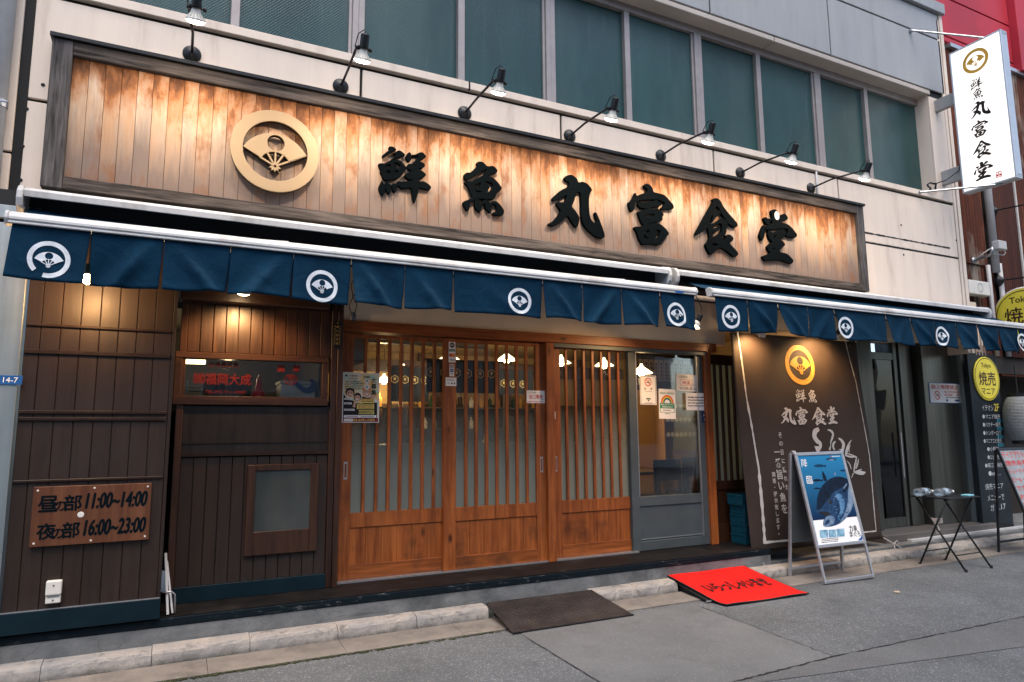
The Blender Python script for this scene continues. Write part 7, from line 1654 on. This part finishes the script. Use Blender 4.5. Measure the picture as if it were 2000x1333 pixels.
# counter and boxes seen through the lattice
t = thing('service_counter', (3.2, 8.2, .295), 'tan service counter inside behind the lattice doors', 'counter')
mb = MB(); mb.box(2.2, 4.4, 8.0, 8.5, .297, 1.35); mb.build('counter_front', M['inside_brown'], t); mb = MB(); mb.box(2.15, 4.45, 7.92, 8.55, 1.352, 1.40); mb.build('counter_top', M['dark_wood_x'], t, bevel=.005)
t = thing('payment_terminal', (at_y(772, 850, 7.3).x, 7.3, .295), 'pale till screen on a grey stand inside the left lattice door', 'till'); p = at_y(772, 815, 7.3)
mb = MB(); mb.box(p.x - .14, p.x + .14, 7.3, 7.34, p.z - .10, p.z + .10); mb.build('screen', M['foam'], t, bevel=.01); mb = MB(); mb.box(p.x - .05, p.x + .05, 7.33, 7.4, .297, p.z - .05); mb.box(p.x - .25, p.x + .25, 7.3, 7.7, .297, p.z - .3); mb.build('stand', M['inside_metal'], t, bevel=.01)
t = thing('bottle_shelf', (4.4, 10.9, .295), 'dark wall shelf lined with small bottles at the back of the restaurant', 'shelf')
mb = MB()
for z in (1.25, 1.62, 1.98): mb.box(3.0, 6.4, 10.95, 11.3, z - .02, z)
for x in (3.0, 4.15, 5.3, 6.4): mb.box(x - .02, x + .02, 10.95, 11.3, .297, 2.3)
mb.build('shelf', M['dark_wood_x'], t)
mb = MB(); rb = random.Random(21)
for z in (1.25, 1.62, 1.98):
    x = 3.08
    while x < 6.3:
        h = rb.uniform(.18, .27); r = rb.uniform(.03, .045); mb.lathe((x, 11.1, z + .001), (0, 0, 1), [(0, r), (h * .6, r), (h * .75, r * .4), (h, r * .35)], 8, rb.choice((0, 0, 0, 1, 1, 3, 2))); x += rb.uniform(.10, .2)
o = mb.build('bottles', [plain('brown_glass_bottle', (.03, .012, .005), .15), plain('green_glass_bottle', (.012, .04, .018), .15), M['letter_grey'], M['ochre']], t); o['kind'] = 'stuff'
# pendant lamps
PL = [((877, 699), 9.0, 'pendant lamp inside partly hidden by the second door stile'), ((989.5, 700), 9.0, 'pendant lamp inside behind the middle of the second lattice door'), ((1096, 706), 9.0, 'pendant lamp inside at the left of the third lattice door'),
      ((1180, 711), 9.0, 'pendant lamp inside behind the right half of the third lattice door'), ((788, 724), 10.2, 'pendant lamp inside behind the middle of the first lattice door'), ((750, 742), 11.0, 'small far pendant lamp inside at the left of the first lattice door')]
for (px, py), Y, lab in PL:
    p = at_y(px, py, Y); t = thing('pendant_lamp', (p.x, p.y, p.z), 'lit cream cone ' + lab, 'lamp', 'lit pendant lamps inside the restaurant')
    mb = MB(); mb.lathe(p, (0, 0, 1), [(-.035, .150), (-.030, .155), (.05, .045), (.075, .02), (.10, .018)], 24); mb.build('shade', M['shade_lit'], t, smooth=False)
    mb = MB(); mb.lathe(p + Vector((0, 0, -.075)), (0, 0, 1), [(0, .01), (.01, .035), (.035, .04), (.06, .02)], 14); mb.build('bulb', M['bulb_hot'], t, smooth=True)
    mb = MB(); mb.tube([p + Vector((0, 0, .1)), (p.x, p.y, 2.95)], .005, 6); mb.build('cord', M['cable'], t)
    L = bpy.data.lights.new('pendant_glow', 'POINT'); L.energy = 10; L.color = (1, .66, .32); L.shadow_soft_size = .06
    lo = bpy.data.objects.new('pendant_glow', L); COL.objects.link(lo); lo.parent = t; lo.location = (0, 0, -.14)
p = Vector((at_y(1253, 725, 7.6).x, 7.6, at_y(1253, 725, 7.6).z)); t = thing('pendant_lamp', p, 'lit cream cone pendant lamp inside at the left edge of the glazed door', 'lamp', 'lit pendant lamps inside the restaurant')
mb = MB(); mb.lathe(p, (0, 0, 1), [(-.035, .150), (-.030, .155), (.05, .045), (.075, .02), (.10, .018)], 24); mb.build('shade', M['shade_lit'], t)
mb = MB(); mb.lathe(p + Vector((0, 0, -.075)), (0, 0, 1), [(0, .01), (.01, .035), (.035, .04), (.06, .02)], 14); mb.build('bulb', M['bulb_hot'], t); mb = MB(); mb.tube([p + Vector((0, 0, .1)), (p.x, p.y, 2.95)], .005, 6); mb.build('cord', M['cable'], t)
L = bpy.data.lights.new('pendant_glow', 'POINT'); L.energy = 10; L.color = (1, .66, .32); L.shadow_soft_size = .06
lo = bpy.data.objects.new('pendant_glow', L); COL.objects.link(lo); lo.parent = t; lo.location = (0, 0, -.14)

# kitchen behind the serving window
mb = MB(); mb.box(-.1, 1.2, 7.3, 7.36, .3, 3.0); mb.box(-.1, -.04, 5.97, 7.3, .3, 3.0); mb.box(1.14, 1.2, 6.1, 7.3, .3, 3.0); mb.box(-.1, 1.2, 5.97, 7.3, 2.55, 2.6); mb.box(-.04, 1.14, 5.99, 7.3, wz0 - .12, wz0 - .06); mb.build('kitchen_box', plain('dim_kitchen_wall', (.10, .09, .075), .5), BLD)
p = at_y(372, 708, 6.6); t = thing('kitchen_strip_light', p, 'small lit strip lamp at the top left behind the serving window', 'lamp')
mb = MB(); mb.box(p.x - .12, p.x + .12, 6.55, 6.65, p.z - .01, p.z + .02); mb.build('lamp_tube', emit('warm_strip', (1, .75, .4), 2.5), t)
L = bpy.data.lights.new('strip_glow', 'POINT'); L.energy = 1.5; L.color = (1, .7, .4); L.shadow_soft_size = .06; lo = bpy.data.objects.new('strip_glow', L); COL.objects.link(lo); lo.parent = t; lo.location = (.3, -.1, -.05)
zs_ = wz0 - .058
p = at_y(505, 770, 6.08); t = thing('squeeze_bottle', (p.x, 6.08, zs_), 'red squeeze bottle standing behind the serving window', 'bottle')
hh = at_y(508, 737, 6.08).z - zs_; mb = MB(); mb.lathe((p.x, 6.08, zs_), (0, 0, 1), [(0, .05), (.01, .056), (hh * .45, .052), (hh * .55, .03), (hh * .95, .018), (hh, .012)], 18); mb.build('bottle_body', M['red_glossy'], t, smooth=True)
mb = MB(); mb.lathe((p.x, 6.08, zs_ + hh), (0, 0, 1), [(0, .010), (.02, .006)], 10); mb.build('nozzle', M['red_glossy'], t)
a0, a1, b0, b1 = rect(549, 746, 616, 775, 6.12); t = thing('foam_fish_box', ((a0 + a1) / 2, 6.2, zs_), 'white foam fish box with blue wave mark behind the serving window', 'box')
mb = MB(); mb.box(a0, a1, 6.12, 6.4, zs_ + .001, b1 - .02); mb.box(a0 - .01, a1 + .01, 6.11, 6.41, b1 - .018, b1 + .012); mb.build('box_body', M['foam'], t, bevel=.008)
mb = MB(); fr = Fr(((a0 + a1) / 2 + .05, 6.108, (b0 + b1) / 2 + .02)); mb.put(outline([chaikin([(-.11, .02), (-.08, .05), (-.04, .03), (.0, -.01), (.04, .0), (.06, .04), (.03, .05), (.05, .075), (.10, .05), (.11, -.01), (.07, -.05), (.0, -.055), (-.05, -.02), (-.08, .01)])], 0), fr, 1, 1, .003); mb.build('wave_mark', M['blue_ink'], t)
a0, a1, b0, b1 = rect(365, 745, 395, 776, 6.2); t = thing('steel_tray_rack', ((a0 + a1) / 2, 6.25, zs_), 'small steel tray rack at the left behind the serving window', 'rack')
mb = MB()
for j in range(5): mb.box(a0, a1, 6.2, 6.42, zs_ + .01 + j * .035, zs_ + .016 + j * .035)
for x in (a0, a1 - .01): mb.box(x, x + .01, 6.195, 6.205, zs_, zs_ + .2)
mb.build('trays', M['inside_metal'], t)
t = thing('stock_pot', (at_y(443, 770, 6.5).x, 6.5, zs_), 'dark round stock pot in the middle behind the serving window', 'pot'); q0 = at_y(443, 770, 6.5)
mb = MB(); mb.lathe((q0.x, 6.5, zs_), (0, 0, 1), [(0, .2), (.24, .2), (.245, .21), (.255, .21)], 26); mb.build('pot_body', plain('pot_steel', (.07, .065, .06), .35, .7), t, smooth=False)
# red lettering stuck on the inside of the serving window
fr = Fr((0, Y_MID + .0195, 0)); q = lambda px, py: on_plane(px, py, fr)
fr2 = Fr((0, Y_MID + .0105, 0)); rv = plain('faded_red_vinyl', (.10, .005, .005), .5)
for s, px, py, hpx, wpx in (('近海高級魚', 437, 712, 10, 60), ('㈱福岡大成', 435, 741, 22, 112), ('TEL092-711-0000', 440, 766, 6, 80), ('薩', 549, 720, 13, 14), ('摩', 579, 720, 13, 14), ('万', 568, 742, 14, 15)):
    a, b = on_plane(px, py, fr2); h = on_plane(px, py - hpx / 2, fr2)[1] - on_plane(px, py + hpx / 2, fr2)[1]; w = on_plane(px + wpx / 2, py, fr2)[0] - on_plane(px - wpx / 2, py, fr2)[0]; mb = MB(); write(mb, s, fr2, a, b, h, .0006, 0, .03, w); mb.build('window_lettering', rv, kw)
a, b = on_plane(568, 742, fr2); mb = MB(); mb.put(outline([circle(.052, 30, 0, 0, .045), circle(.046, 30, 0, 0, .039)], 0), fr2.at(a, b), 1, 1, .0006)
mb.build('window_ring_mark', rv, kw)

# ------------------------------------------------------------------ across the street (seen only mirrored in the glass)
OB = thing('opposite_block', (-4, -9, 0), 'grey office block across the street mirrored in the shop glass', 'building')
mb = MB(); mb.box(-26, 20, -20, -12, 0, 10); mb.build('wall', plain('opposite_grey_wall', (.46, .46, .45), .8, 0, .2, .3), OB)
mb = MB()
for fl_ in range(3):
    for k in range(15): x = -25 + k * 3; mb.box(x, x + 2.0, -11.99, -11.94, 1.0 + fl_ * 3.2, 2.9 + fl_ * 3.2)
mb.build('windows', M['hatch_glass'], OB)
OT = thing('opposite_tower', (30, -10, 0), 'pale tan tower with stacked balconies mirrored in the rightmost upper windows', 'building')
mb = MB(); mb.box(27.2, 31.5, -18, -10, 0, 27); mb.build('wall', plain('tower_tan_wall', (.62, .47, .33), .8), OT)
mb = MB()
for k in range(9): mb.box(27.6, 30.6, -10.0, -9.1, 2.5 + k * 2.8, 3.4 + k * 2.8)
mb.build('balconies', plain('tower_balcony', (.34, .28, .22), .8), OT)
